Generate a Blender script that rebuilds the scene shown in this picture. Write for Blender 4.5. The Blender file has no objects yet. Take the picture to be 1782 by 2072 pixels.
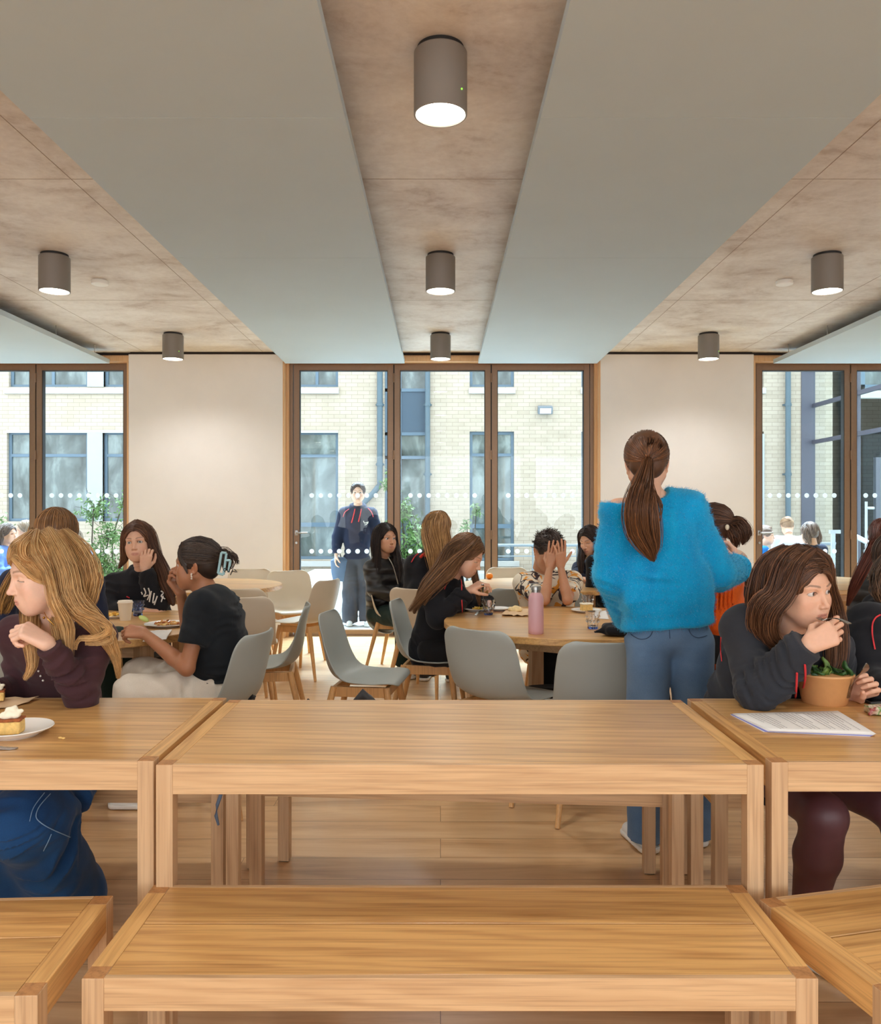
import bpy, bmesh, math, random
import numpy as np
from mathutils import Vector, Matrix, Euler

# ------------------------------------------------------------------ camera, world, light, exposure
SC = bpy.context.scene
COL = SC.collection
F = 1650.0          # focal length in pixels of the 1782 px wide frame
CH = 1.37           # camera height

cam_d = bpy.data.cameras.new('camera')
cam_d.sensor_fit = 'HORIZONTAL'
cam_d.sensor_width = 36.0
cam_d.lens = 36.0 * F / 1782.0
cam_d.clip_start = 0.05
cam_d.clip_end = 200
cam = bpy.data.objects.new('camera', cam_d)
cam.location = (0, 0, CH)
cam.rotation_euler = (math.pi / 2, 0, 0)
COL.objects.link(cam)
SC.camera = cam

SC.view_settings.view_transform = 'Standard'
SC.view_settings.look = 'None'
SC.view_settings.exposure = 0.0
SC.view_settings.gamma = 1.0
SC.view_settings.use_curve_mapping = False
SC.cycles.use_denoising = True
SC.cycles.max_bounces = 9
SC.cycles.diffuse_bounces = 5
SC.cycles.glossy_bounces = 4
SC.cycles.transmission_bounces = 6
SC.cycles.transparent_max_bounces = 12
SC.cycles.caustics_reflective = False
SC.cycles.caustics_refractive = False
SC.cycles.sample_clamp_indirect = 6.0

world = bpy.data.worlds.new('world')
SC.world = world
world.use_nodes = True
wn = world.node_tree
wn.nodes.clear()
wo = wn.nodes.new('ShaderNodeOutputWorld')
wb = wn.nodes.new('ShaderNodeBackground')
wc = wn.nodes.new('ShaderNodeTexCoord')
wx = wn.nodes.new('ShaderNodeSeparateXYZ')
wr = wn.nodes.new('ShaderNodeValToRGB')
wr.color_ramp.elements[0].position = 0.0
wr.color_ramp.elements[0].color = (0.84, 0.88, 0.92, 1)
wr.color_ramp.elements[1].position = 0.6
wr.color_ramp.elements[1].color = (0.80, 0.89, 1.0, 1)
wn.links.new(wc.outputs['Generated'], wx.inputs[0])
wn.links.new(wx.outputs['Z'], wr.inputs[0])
wn.links.new(wr.outputs[0], wb.inputs[0])
wn.links.new(wb.outputs[0], wo.inputs[0])
wb.inputs[1].default_value = 4.2      # overcast sky

LAMP_W = 60.0        # one ceiling downlight
LAMP_COL = (1.0, 0.98, 0.96)
FILL_W = 40.0       # added soft fill from behind the camera
WIN_W = 22.0         # sky light let in by each opening


def area(name, loc, rot, sx, sy, power, color, portal=False):
    l = bpy.data.lights.new(name, 'AREA')
    l.shape = 'RECTANGLE'
    l.size = sx
    l.size_y = sy
    l.energy = power
    l.color = color
    l.cycles.is_portal = portal
    o = bpy.data.objects.new(name, l)
    o.location = loc
    o.rotation_euler = rot
    COL.objects.link(o)
    return o


for _x, _w in ((-5.15, 3.4), (0.0, 3.4), (5.15, 3.4)):
    area('window_portal', (_x, 9.16, 1.5), (-math.pi / 2, 0, 0), _w, 2.9, 1, (1, 1, 1), True)
_s = bpy.data.lights.new('bright_overcast_sky', 'SUN')
_s.energy = 34.0
_s.angle = math.radians(45)
_s.color = (0.62, 0.83, 1.0)
_so = bpy.data.objects.new('bright_overcast_sky', _s)
_so.rotation_euler = (math.radians(-28), 0, 0)      # light falls steeply from beyond the far roof
COL.objects.link(_so)
area('rear_fill_light', (0, -3.85, 1.7), (math.pi / 2, 0, 0), 11.0, 2.4, FILL_W, (1.0, 0.98, 0.96))  # added fill lamp, brightens the room from behind the camera


# ------------------------------------------------------------------ helpers
def at(px, py, Y):
    """point at depth Y that the photograph shows at pixel px, py"""
    return ((px - 891.0) * Y / F, Y, CH - (py - 1036.0) * Y / F)


def tag(o, label=None, cat=None, group=None, kind=None):
    if label: o['label'] = label
    if cat: o['category'] = cat
    if group: o['group'] = group
    if kind: o['kind'] = kind
    return o


def empty(name, loc=(0, 0, 0), rz=0.0, parent=None):
    o = bpy.data.objects.new(name, None)
    o.empty_display_size = 0.1
    o.location = loc
    o.rotation_euler = (0, 0, rz)
    COL.objects.link(o)
    if parent: o.parent = parent
    return o


def mesh_np(name, V, Fc, mat, parent=None, col=None, smooth=True, uv=None):
    """V (n,3); Fc a list of arrays of faces with 3 or 4 corners each, or one such array"""
    if not isinstance(Fc, list): Fc = [Fc]
    V = np.asarray(V, dtype=np.float32)
    me = bpy.data.meshes.new(name)
    me.vertices.add(len(V))
    me.vertices.foreach_set('co', V.ravel())
    loops = np.concatenate([f.ravel() for f in Fc]).astype(np.int32)
    sizes = np.concatenate([np.full(len(f), f.shape[1]) for f in Fc]).astype(np.int32)
    starts = np.concatenate([[0], np.cumsum(sizes)[:-1]]).astype(np.int32)
    me.loops.add(len(loops))
    me.loops.foreach_set('vertex_index', loops)
    me.polygons.add(len(sizes))
    me.polygons.foreach_set('loop_start', starts)
    me.polygons.foreach_set('loop_total', sizes)
    me.polygons.foreach_set('use_smooth', np.full(len(sizes), smooth, dtype=bool))
    if col is not None:
        ca = me.color_attributes.new('Col', 'FLOAT_COLOR', 'POINT')
        c4 = np.ones((len(V), 4), dtype=np.float32)
        c4[:, :3] = col
        ca.data.foreach_set('color', c4.ravel())
    me.update(calc_edges=True)
    me.validate()
    if mat: me.materials.append(mat)
    o = bpy.data.objects.new(name, me)
    COL.objects.link(o)
    if parent: o.parent = parent
    return o


class MB:
    """collects simple shapes and links them as ONE mesh object"""
    def __init__(s):
        s.bm = bmesh.new()

    def box(s, c, d, bev=0.0, rot=None, taper=None):
        r = bmesh.ops.create_cube(s.bm, size=1.0)
        vs = r['verts']
        M = Matrix.Translation(c) @ (rot.to_4x4() if rot else Matrix.Identity(4)) @ Matrix.Diagonal((d[0], d[1], d[2], 1))
        bmesh.ops.transform(s.bm, matrix=M, verts=vs)
        if bev > 0:
            es = list({e for v in vs for e in v.link_edges})
            bmesh.ops.bevel(s.bm, geom=es, offset=bev, segments=2, affect='EDGES', profile=0.6)
        return s

    def b2(s, lo, hi, bev=0.0):
        return s.box([(a + b) / 2 for a, b in zip(lo, hi)], [b - a for a, b in zip(lo, hi)], bev)

    def cyl(s, a, b, r1, r2=None, n=16, cap=True):
        r2 = r1 if r2 is None else r2
        a = Vector(a); b = Vector(b)
        d = b - a
        q = d.to_track_quat('Z', 'Y')
        M = Matrix.Translation((a + b) / 2) @ q.to_matrix().to_4x4()
        bmesh.ops.create_cone(s.bm, cap_ends=cap, segments=n, radius1=r1, radius2=max(r2, 1e-5), depth=d.length, matrix=M)
        return s

    def sph(s, c, r, n=12, sc=(1, 1, 1)):
        M = Matrix.Translation(c) @ Matrix.Diagonal((sc[0], sc[1], sc[2], 1))
        bmesh.ops.create_uvsphere(s.bm, u_segments=n * 2, v_segments=n, radius=r, matrix=M)
        return s

    def tube(s, pts, r, n=8):
        pts = [Vector(p) for p in pts]
        rings = []
        up = Vector((0, 0, 1))
        for i, p in enumerate(pts):
            t = (pts[min(i + 1, len(pts) - 1)] - pts[max(i - 1, 0)]).normalized()
            u = t.cross(up)
            if u.length < 0.05: u = t.cross(Vector((0, 1, 0)))
            u.normalize()
            w = t.cross(u)
            rr = r[i] if isinstance(r, (list, tuple)) else r
            rings.append([s.bm.verts.new(p + (u * math.cos(2 * math.pi * k / n) + w * math.sin(2 * math.pi * k / n)) * rr) for k in range(n)])
        for a, b in zip(rings, rings[1:]):
            for k in range(n):
                s.bm.faces.new((a[k], a[(k + 1) % n], b[(k + 1) % n], b[k]))
        s.bm.faces.new(rings[0][::-1]); s.bm.faces.new(rings[-1])
        return s

    def lathe(s, prof, c=(0, 0, 0), n=32):
        rings = []
        for r, z in prof:
            rings.append([s.bm.verts.new((c[0] + r * math.cos(2 * math.pi * k / n), c[1] + r * math.sin(2 * math.pi * k / n), c[2] + z)) for k in range(n)])
        for a, b in zip(rings, rings[1:]):
            for k in range(n):
                s.bm.faces.new((a[k], a[(k + 1) % n], b[(k + 1) % n], b[k]))
        if prof[0][0] > 1e-6: s.bm.faces.new(rings[0][::-1])
        if prof[-1][0] > 1e-6: s.bm.faces.new(rings[-1])
        return s

    def prism(s, poly, z0, z1, bev=0):
        a = [s.bm.verts.new((x, y, z0)) for x, y in poly]
        b = [s.bm.verts.new((x, y, z1)) for x, y in poly]
        n = len(poly)
        for k in range(n):
            s.bm.faces.new((a[k], a[(k + 1) % n], b[(k + 1) % n], b[k]))
        s.bm.faces.new(a[::-1]); s.bm.faces.new(b)
        return s

    def build(s, name, mat, parent=None, smooth=False, auto=None):
        bmesh.ops.recalc_face_normals(s.bm, faces=s.bm.faces)
        me = bpy.data.meshes.new(name)
        s.bm.to_mesh(me)
        s.bm.free()
        if smooth or auto:
            me.polygons.foreach_set('use_smooth', [True] * len(me.polygons))
        if auto:
            me.set_sharp_from_angle(angle=math.radians(auto))
        me.materials.append(mat)
        o = bpy.data.objects.new(name, me)
        COL.objects.link(o)
        if parent: o.parent = parent
        return o


def copy_tree(o, parent=None):
    c = o.copy()
    COL.objects.link(c)
    if parent: c.parent = parent
    for ch in list(o.children):
        copy_tree(ch, c)
    return c


# ------------------------------------------------------------------ materials
def S(r, g, b):
    """8-bit sRGB to linear"""
    return tuple((x / 255 / 12.92) if x / 255 <= 0.04045 else ((x / 255 + 0.055) / 1.055) ** 2.4 for x in (r, g, b))


def new_mat(name):
    m = bpy.data.materials.new(name)
    m.use_nodes = True
    nt = m.node_tree
    b = nt.nodes['Principled BSDF']
    return m, nt, b


def N(nt, kind, **kw):
    n = nt.nodes.new(kind)
    for k, v in kw.items():
        if k.startswith('_'):
            setattr(n, k[1:], v)
        else:
            n.inputs[k].default_value = v
    return n


def L(nt, a, b): nt.links.new(a, b)


def coords(nt, scale=(1, 1, 1), rot=(0, 0, 0), kind='Object', loc=(0, 0, 0)):
    tc = nt.nodes.new('ShaderNodeTexCoord')
    mp = nt.nodes.new('ShaderNodeMapping')
    mp.inputs['Scale'].default_value = scale
    mp.inputs['Rotation'].default_value = rot
    mp.inputs['Location'].default_value = loc
    L(nt, tc.outputs[kind], mp.inputs[0])
    return mp.outputs[0]


def ramp(nt, fac, stops):
    r = nt.nodes.new('ShaderNodeValToRGB')
    e = r.color_ramp.elements
    while len(e) < len(stops): e.new(0.5)
    for i, (p, c) in enumerate(stops):
        e[i].position = p
        e[i].color = (*c, 1) if len(c) == 3 else c
    L(nt, fac, r.inputs[0])
    return r.outputs[0]


def mixc(nt, fac, a, b, mode='MIX'):
    m = nt.nodes.new('ShaderNodeMix')
    m.data_type = 'RGBA'
    m.blend_type = mode
    for inp, v in ((0, fac), (6, a), (7, b)):
        if hasattr(v, 'links') or hasattr(v, 'is_linked'):
            L(nt, v, m.inputs[inp])
        elif inp == 0:
            m.inputs[0].default_value = v
        else:
            m.inputs[inp].default_value = (*v, 1)
    return m.outputs[2]


def noise(nt, vec, scale, detail=4, rough=0.55, dist=0.0):
    n = N(nt, 'ShaderNodeTexNoise', Scale=scale, Detail=detail, Roughness=rough, Distortion=dist)
    L(nt, vec, n.inputs['Vector'])
    return n.outputs['Fac']


def bump(nt, b, h, strength=0.2, dist=0.01):
    bp = N(nt, 'ShaderNodeBump', Strength=strength, Distance=dist)
    L(nt, h, bp.inputs['Height'])
    L(nt, bp.outputs[0], b.inputs['Normal'])


def plain(name, c, rough=0.5, metal=0.0, noise_amt=0.0, nscale=8, bumps=None, spec=0.5, **kw):
    m, nt, b = new_mat(name)
    b.inputs['Base Color'].default_value = (*c, 1)
    b.inputs['Roughness'].default_value = rough
    b.inputs['Metallic'].default_value = metal
    b.inputs['Specular IOR Level'].default_value = spec
    v = coords(nt)
    f = noise(nt, v, nscale, 3)
    if noise_amt > 0:
        lo = tuple(x * (1 - noise_amt) for x in c)
        hi = tuple(min(1, x * (1 + noise_amt)) for x in c)
        L(nt, ramp(nt, f, [(0.3, lo), (0.7, hi)]), b.inputs['Base Color'])
    else:
        lo = tuple(x * 0.97 for x in c)
        L(nt, ramp(nt, f, [(0.3, lo), (0.7, c)]), b.inputs['Base Color'])
    if bumps: bump(nt, b, noise(nt, v, bumps[0], 4), bumps[1], bumps[2])
    for k, x in kw.items():
        b.inputs[k.replace('_', ' ')].default_value = x
    return m


def wood(name, light, dark, axis='X', rough=0.42, stave=0.0, contrast=1.0, coat=0.0, grain=1.0):
    """oak: long soft figure along the axis, fine pores, optional staves of differing tone"""
    m, nt, b = new_mat(name)
    sc = {'X': (0.55, 7, 7), 'Y': (7, 0.55, 7), 'Z': (7, 7, 0.55)}[axis]
    fine = {'X': (3, 160, 160), 'Y': (160, 3, 160), 'Z': (160, 160, 3)}[axis]
    info = nt.nodes.new('ShaderNodeObjectInfo')
    off = N(nt, 'ShaderNodeVectorMath', _operation='SCALE')
    off.inputs['Scale'].default_value = 37.0
    comb = nt.nodes.new('ShaderNodeCombineXYZ')
    for i in range(3): L(nt, info.outputs['Random'], comb.inputs[i])
    L(nt, comb.outputs[0], off.inputs[0])
    tc = nt.nodes.new('ShaderNodeTexCoord')
    add = N(nt, 'ShaderNodeVectorMath', _operation='ADD')
    L(nt, tc.outputs['Object'], add.inputs[0]); L(nt, off.outputs[0], add.inputs[1])

    def mp(s):
        x = nt.nodes.new('ShaderNodeMapping'); x.inputs['Scale'].default_value = s
        L(nt, add.outputs[0], x.inputs[0]); return x.outputs[0]
    big = noise(nt, mp(sc), 1.6 * grain, 5, 0.6, 0.8)
    # rings from a banded wave bent by the noise
    w = N(nt, 'ShaderNodeTexWave', Scale=1.5 * grain, Distortion=9.0, Detail=3.0)
    w.wave_type = 'BANDS'
    w.bands_direction = 'DIAGONAL'
    w.inputs['Detail Scale'].default_value = 1.3
    L(nt, mp(tuple(x * 1.3 for x in sc)), w.inputs['Vector'])
    fine_n = noise(nt, mp(fine), 1.0, 3, 0.6)
    mid = tuple((a * 0.55 + c * 0.45) for a, c in zip(light, dark))
    c1 = ramp(nt, big, [(0.28, dark), (0.45, mid), (0.66, light)])
    c2 = ramp(nt, w.outputs['Fac'], [(0.0, dark), (0.35, mid), (0.8, light)])
    c = mixc(nt, 0.42 * contrast, c1, c2)
    c = mixc(nt, 0.45, light, c) if contrast < 0.8 else c
    c = mixc(nt, 0.35, c, ramp(nt, fine_n, [(0.36, tuple(x * 0.62 for x in mid)), (0.52, light)]))
    if stave > 0:
        sep = nt.nodes.new('ShaderNodeSeparateXYZ')
        L(nt, add.outputs[0], sep.inputs[0])
        o = {'X': ('Y', 'X'), 'Y': ('X', 'Y'), 'Z': ('X', 'Z')}[axis]
        mu = N(nt, 'ShaderNodeMath', _operation='DIVIDE'); mu.inputs[1].default_value = stave
        L(nt, sep.outputs[o[0]], mu.inputs[0])
        fl = N(nt, 'ShaderNodeMath', _operation='FLOOR'); L(nt, mu.outputs[0], fl.inputs[0])
        wn_ = nt.nodes.new('ShaderNodeTexWhiteNoise'); wn_.noise_dimensions = '1D'
        L(nt, fl.outputs[0], wn_.inputs['W'])
        tone = ramp(nt, wn_.outputs['Value'], [(0.0, (0.80, 0.78, 0.75)), (1.0, (1.06, 1.05, 1.04))])
        c = mixc(nt, 0.8, c, tone, 'MULTIPLY')
    L(nt, c, b.inputs['Base Color'])
    b.inputs['Roughness'].default_value = rough
    b.inputs['Coat Weight'].default_value = coat
    b.inputs['Coat Roughness'].default_value = 0.25
    bump(nt, b, fine_n, 0.12, 0.002)
    return m


def fabric(name, c, c2=None, scale=900, rough=0.9, sheen=0.08, amt=0.2, bstr=0.25, big=6):
    m, nt, b = new_mat(name)
    c2 = c2 or tuple(x * (1 - amt) for x in c)
    v = coords(nt)
    f = noise(nt, v, big, 4, 0.6)
    g = noise(nt, v, scale, 2)
    cc = ramp(nt, f, [(0.3, c2), (0.7, c)])
    cc = mixc(nt, 0.3, cc, ramp(nt, g, [(0.3, tuple(x * 0.6 for x in c)), (0.7, tuple(min(1, x * 1.3 + 0.004) for x in c))]))
    L(nt, cc, b.inputs['Base Color'])
    b.inputs['Roughness'].default_value = rough
    b.inputs['Sheen Weight'].default_value = sheen
    b.inputs['Sheen Roughness'].default_value = 0.5
    b.inputs['Specular IOR Level'].default_value = 0.2
    bump(nt, b, noise(nt, v, scale * 0.5, 3), bstr, 0.001)
    return m


def attr_mat(name, rough=0.5, sss=0.0, spec=0.5, sheen=0.0, nscale=0, amt=0.1):
    m, nt, b = new_mat(name)
    a = nt.nodes.new('ShaderNodeAttribute')
    a.attribute_name = 'Col'
    c = a.outputs['Color']
    v = coords(nt)
    f = noise(nt, v, nscale or 60, 3)
    c = mixc(nt, 1.0, c, ramp(nt, f, [(0.25, (1 - amt,) * 3), (0.75, (1 + amt * 0.3,) * 3)]), 'MULTIPLY')
    L(nt, c, b.inputs['Base Color'])
    b.inputs['Roughness'].default_value = rough
    b.inputs['Specular IOR Level'].default_value = spec
    b.inputs['Sheen Weight'].default_value = sheen
    if sss > 0:
        b.inputs['Subsurface Weight'].default_value = sss
        b.inputs['Subsurface Radius'].default_value = (0.012, 0.004, 0.002)
        b.inputs['Subsurface Scale'].default_value = 0.5
    return m


def emis(name, c, s):
    m, nt, b = new_mat(name)
    b.inputs['Base Color'].default_value = (*c, 1)
    b.inputs['Emission Color'].default_value = (*c, 1)
    b.inputs['Emission Strength'].default_value = s
    return m


def pane_glass(name, tint=(0.93, 0.97, 0.97), refl=1.0, ior=1.45):
    m = bpy.data.materials.new(name)
    m.use_nodes = True
    nt = m.node_tree
    nt.nodes.clear()
    out = nt.nodes.new('ShaderNodeOutputMaterial')
    tr = N(nt, 'ShaderNodeBsdfTransparent', Color=(*tint, 1))
    gl = N(nt, 'ShaderNodeBsdfGlossy', Roughness=0.01, Color=(refl, refl, refl, 1))
    lw = N(nt, 'ShaderNodeLayerWeight', Blend=0.5)
    pw = N(nt, 'ShaderNodeMath', _operation='POWER'); pw.inputs[1].default_value = 5.0
    L(nt, lw.outputs['Facing'], pw.inputs[0])
    ma = N(nt, 'ShaderNodeMath', _operation='MULTIPLY_ADD'); ma.inputs[1].default_value = 0.93; ma.inputs[2].default_value = 0.016
    L(nt, pw.outputs[0], ma.inputs[0])
    mx = nt.nodes.new('ShaderNodeMixShader')
    L(nt, ma.outputs[0], mx.inputs[0]); L(nt, tr.outputs[0], mx.inputs[1]); L(nt, gl.outputs[0], mx.inputs[2])
    L(nt, mx.outputs[0], out.inputs[0])
    return m


OAK_L, OAK_D = S(226, 178, 112), S(162, 106, 54)
M = {}
M['oak_x'] = wood('oak_along_x', OAK_L, OAK_D, 'X', 0.36, stave=0.062, coat=0.3)
M['oak_xn'] = wood('oak_rail_x', S(212, 174, 130), S(172, 130, 88), 'X', 0.5)
M['oak_y'] = wood('oak_along_y', OAK_L, OAK_D, 'Y', 0.42)
M['oak_z'] = wood('oak_along_z', S(206, 170, 130), S(174, 134, 94), 'Z', 0.5)
M['oak_end'] = wood('oak_end_grain', S(190, 136, 84), S(140, 92, 52), 'Z', 0.55)
M['chair_oak'] = wood('chair_leg_oak', S(222, 174, 116), S(186, 132, 78), 'Z', 0.45, contrast=0.7)
M['lining'] = wood('timber_lining', S(222, 178, 132), S(190, 140, 94), 'Z', 0.5, contrast=0.7)


def floor_mat():
    m, nt, b = new_mat('oak_floor')
    tc = nt.nodes.new('ShaderNodeTexCoord')
    br = N(nt, 'ShaderNodeTexBrick', Scale=1.0)
    br.offset = 0.37
    br.inputs['Color1'].default_value = (0.25, 0.25, 0.25, 1)
    br.inputs['Color2'].default_value = (0.9, 0.9, 0.9, 1)
    br.inputs['Mortar'].default_value = (0.0, 0.0, 0.0, 1)
    br.inputs['Mortar Size'].default_value = 0.0012
    br.inputs['Mortar Smooth'].default_value = 0.3
    br.inputs['Brick Width'].default_value = 2.1
    br.inputs['Row Height'].default_value = 0.19
    L(nt, tc.outputs['Object'], br.inputs['Vector'])
    mp = nt.nodes.new('ShaderNodeMapping'); mp.inputs['Scale'].default_value = (0.5, 5, 1)
    sc = N(nt, 'ShaderNodeVectorMath', _operation='SCALE'); sc.inputs['Scale'].default_value = 9.0
    L(nt, br.outputs['Color'], sc.inputs[0])
    ad = N(nt, 'ShaderNodeVectorMath', _operation='ADD')
    L(nt, tc.outputs['Object'], ad.inputs[0]); L(nt, sc.outputs[0], ad.inputs[1])
    L(nt, ad.outputs[0], mp.inputs[0])
    g = noise(nt, mp.outputs[0], 2.2, 6, 0.62, 0.9)
    c = ramp(nt, g, [(0.28, S(190, 144, 98)), (0.48, S(220, 178, 128)), (0.7, S(236, 200, 152))])
    tone = ramp(nt, br.outputs['Color'], [(0.0, (0.86, 0.84, 0.82)), (1.0, (1.04, 1.03, 1.02))])
    c = mixc(nt, 0.85, c, tone, 'MULTIPLY')
    c = mixc(nt, br.outputs['Fac'], c, S(110, 74, 44))
    L(nt, c, b.inputs['Base Color'])
    b.inputs['Roughness'].default_value = 0.34
    b.inputs['Specular IOR Level'].default_value = 0.6
    b.inputs['Coat Weight'].default_value = 0.35
    b.inputs['Coat Roughness'].default_value = 0.28
    bump(nt, b, g, 0.05, 0.002)
    return m


def concrete_mat():
    m, nt, b = new_mat('ceiling_concrete')
    v = coords(nt)
    n1 = noise(nt, coords(nt, (1.0, 1.1, 1)), 1.1, 8, 0.66, 0.35)
    n2 = noise(nt, coords(nt, (1.0, 1.4, 1), loc=(3, 5, 0)), 2.3, 9, 0.72, 0.35)
    n3 = noise(nt, v, 26, 4, 0.6)
    c = ramp(nt, n1, [(0.34, S(184, 168, 156)), (0.46, S(210, 200, 192)), (0.56, S(234, 230, 226))])
    c2 = ramp(nt, n2, [(0.36, S(174, 154, 140)), (0.45, S(216, 208, 201)), (0.58, S(238, 234, 230))])
    c = mixc(nt, 0.5, c, c2)
    c = mixc(nt, 0.12, c, ramp(nt, n3, [(0.3, S(150, 124, 104)), (0.6, S(225, 212, 198))]))
    # formwork joints across the strips
    L(nt, c, b.inputs['Base Color'])
    b.inputs['Roughness'].default_value = 0.62
    bump(nt, b, n3, 0.08, 0.003)
    return m


def brick_mat(name='pale_brick', rot=(0, 0, 0), c1=(192, 178, 162), c2=(178, 164, 146), mo=(158, 146, 130)):
    m, nt, b = new_mat(name)
    v = coords(nt, (1, 1, 1), rot)
    br = N(nt, 'ShaderNodeTexBrick', Scale=1.0)
    br.inputs['Color1'].default_value = (*S(*c1), 1)
    br.inputs['Color2'].default_value = (*S(*c2), 1)
    br.inputs['Mortar'].default_value = (*S(*mo), 1)
    br.inputs['Mortar Size'].default_value = 0.006
    br.inputs['Mortar Smooth'].default_value = 0.6
    br.inputs['Brick Width'].default_value = 0.225
    br.inputs['Row Height'].default_value = 0.075
    br.inputs['Bias'].default_value = -0.35
    L(nt, v, br.inputs['Vector'])
    n = noise(nt, v, 3.0, 5)
    c = mixc(nt, 0.5, br.outputs['Color'], ramp(nt, n, [(0.3, S(205, 200, 185)), (0.7, S(240, 238, 230))]), 'MULTIPLY')
    c = mixc(nt, 0.35, c, br.outputs['Color'])
    L(nt, c, b.inputs['Base Color'])
    b.inputs['Roughness'].default_value = 0.85
    bump(nt, b, br.outputs['Fac'], -0.5, 0.006)
    return m


M['floor'] = floor_mat()
M['concrete'] = concrete_mat()
M['panel'] = plain('acoustic_panel_paint', S(190, 204, 212), 0.75, nscale=2, spec=0.3)
M['panel_edge'] = plain('panel_edge_metal', S(190, 196, 192), 0.5)
M['plaster'] = plain('cream_plaster', S(234, 230, 226), 0.8, noise_amt=0.02, nscale=3, spec=0.25)
M['bronze'] = plain('bronze_aluminium', S(138, 110, 88), 0.42, 0.2, noise_amt=0.04, nscale=30)
M['gasket'] = plain('black_gasket', S(30, 28, 28), 0.6)
M['steel'] = plain('brushed_steel', S(170, 168, 164), 0.3, 0.9)
M['dark'] = plain('shadow_gap_tone', S(46, 34, 28), 0.8)  # dark tone painted for the shade in the ceiling gaps
M['glass'] = pane_glass('clear_glazing')
_m, _nt, _b = new_mat('frosted_dot')
_tl = N(_nt, 'ShaderNodeBsdfTranslucent', Color=(0.86, 0.92, 0.95, 1))
_df = N(_nt, 'ShaderNodeBsdfDiffuse', Color=(0.86, 0.92, 0.95, 1))
_mx = _nt.nodes.new('ShaderNodeMixShader'); _mx.inputs[0].default_value = 0.45
L(_nt, _df.outputs[0], _mx.inputs[1]); L(_nt, _tl.outputs[0], _mx.inputs[2])
L(_nt, _mx.outputs[0], _nt.nodes['Material Output'].inputs[0])
M['dot'] = _m
M['lamp'] = plain('downlight_taupe', S(128, 120, 112), 0.45)
M['led'] = emis('green_indicator', S(120, 220, 60), 2.5)
M['bulb'] = emis('downlight_diffuser', (1.0, 0.93, 0.80), 9.0)
M['white_plastic'] = plain('white_plastic', S(246, 246, 244), 0.4)
M['brick'] = brick_mat('pale_brick', (math.radians(90), 0, 0))
M['brick_side'] = brick_mat('pale_brick_side', (math.radians(90), 0, math.radians(90)))
M['render'] = plain('white_render', S(168, 172, 172), 0.8, noise_amt=0.02)
M['stone'] = plain('pale_stone', S(186, 186, 182), 0.7, noise_amt=0.03)
M['paving'] = plain('pale_paving', S(190, 192, 192), 0.8, noise_amt=0.05, nscale=4)
M['win_frame'] = plain('blue_grey_window_metal', S(92, 112, 128), 0.45, 0.1)
M['win_dark'] = plain('room_behind_glass', S(128, 138, 138), 0.9, noise_amt=0.4, nscale=1.6)
M['spandrel'] = plain('blue_grey_panel', S(62, 80, 96), 0.5)
M['pipe'] = plain('grey_rainwater_pipe', S(84, 102, 112), 0.5)
M['mauve'] = plain('grey_mauve_mullion', S(80, 80, 92), 0.5)


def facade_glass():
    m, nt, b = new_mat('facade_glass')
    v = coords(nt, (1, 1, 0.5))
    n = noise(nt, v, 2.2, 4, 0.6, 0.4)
    L(nt, ramp(nt, n, [(0.35, S(52, 62, 60)), (0.5, S(88, 98, 96)), (0.66, S(136, 148, 146))]), b.inputs['Base Color'])  # mottled tones painted in place of window reflections
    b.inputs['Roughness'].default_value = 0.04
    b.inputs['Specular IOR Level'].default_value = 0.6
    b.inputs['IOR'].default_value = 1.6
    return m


M['facade_glass'] = facade_glass()
# ------------------------------------------------------------------ room shell
def structure(o):
    o['kind'] = 'structure'
    return o


CEIL = 3.11
WY = 8.85          # inner face of the pillars
structure(MB().b2((-7.4, -4.2, -0.12), (7.4, 9.16, 0.0)).build('floor', M['floor']))
structure(MB().b2((-7.6, -4.4, CEIL), (7.6, 9.3, CEIL + 0.3)).build('ceiling', M['concrete']))
structure(MB().b2((-7.6, -4.4, -0.12), (-7.4, 9.3, CEIL)).build('wall_left', M['plaster']))
structure(MB().b2((7.4, -4.4, -0.12), (7.6, 9.3, CEIL)).build('wall_right', M['plaster']))
# rear wall behind the camera: low wall and head, the rest opened for soft fill
mb = MB()
mb.b2((-7.4, -4.4, -0.12), (7.4, -4.2, 0.3)).b2((-7.4, -4.4, 2.9), (7.4, -4.2, CEIL))
for x in (-7.2, -2.4, 2.4, 7.2): mb.b2((x - 0.2, -4.4, 0.3), (x + 0.2, -4.2, 2.9))
structure(mb.build('wall_rear', M['plaster']))

# the two plastered piers between the openings, and the stubs at the far sides
PX = [(-3.385, -1.711), (1.735, 3.40)]
for i, (a, b) in enumerate(PX):
    mb = MB().b2((a, WY, 0.0), (b, 9.16, CEIL - 0.028), 0.004)
    o = structure(mb.build('wall_front', M['plaster']))
    structure(MB().b2((a + 0.01, WY + 0.02, CEIL - 0.03), (b - 0.01, 9.16, CEIL)).build('trim_%d' % (i + 1), M['dark']))  # dark strip stands in for the shade of the gap above the pier
structure(MB().b2((-7.4, WY, 0.0), (-6.96, 9.16, CEIL)).build('wall_front', M['plaster']))
structure(MB().b2((7.02, WY, 0.0), (7.4, 9.16, CEIL)).build('wall_front', M['plaster']))
structure(MB().b2((-7.6, 9.16, CEIL - 0.05), (7.6, 9.34, CEIL + 1.1)).build('wall_front_parapet', M['brick']))

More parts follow.
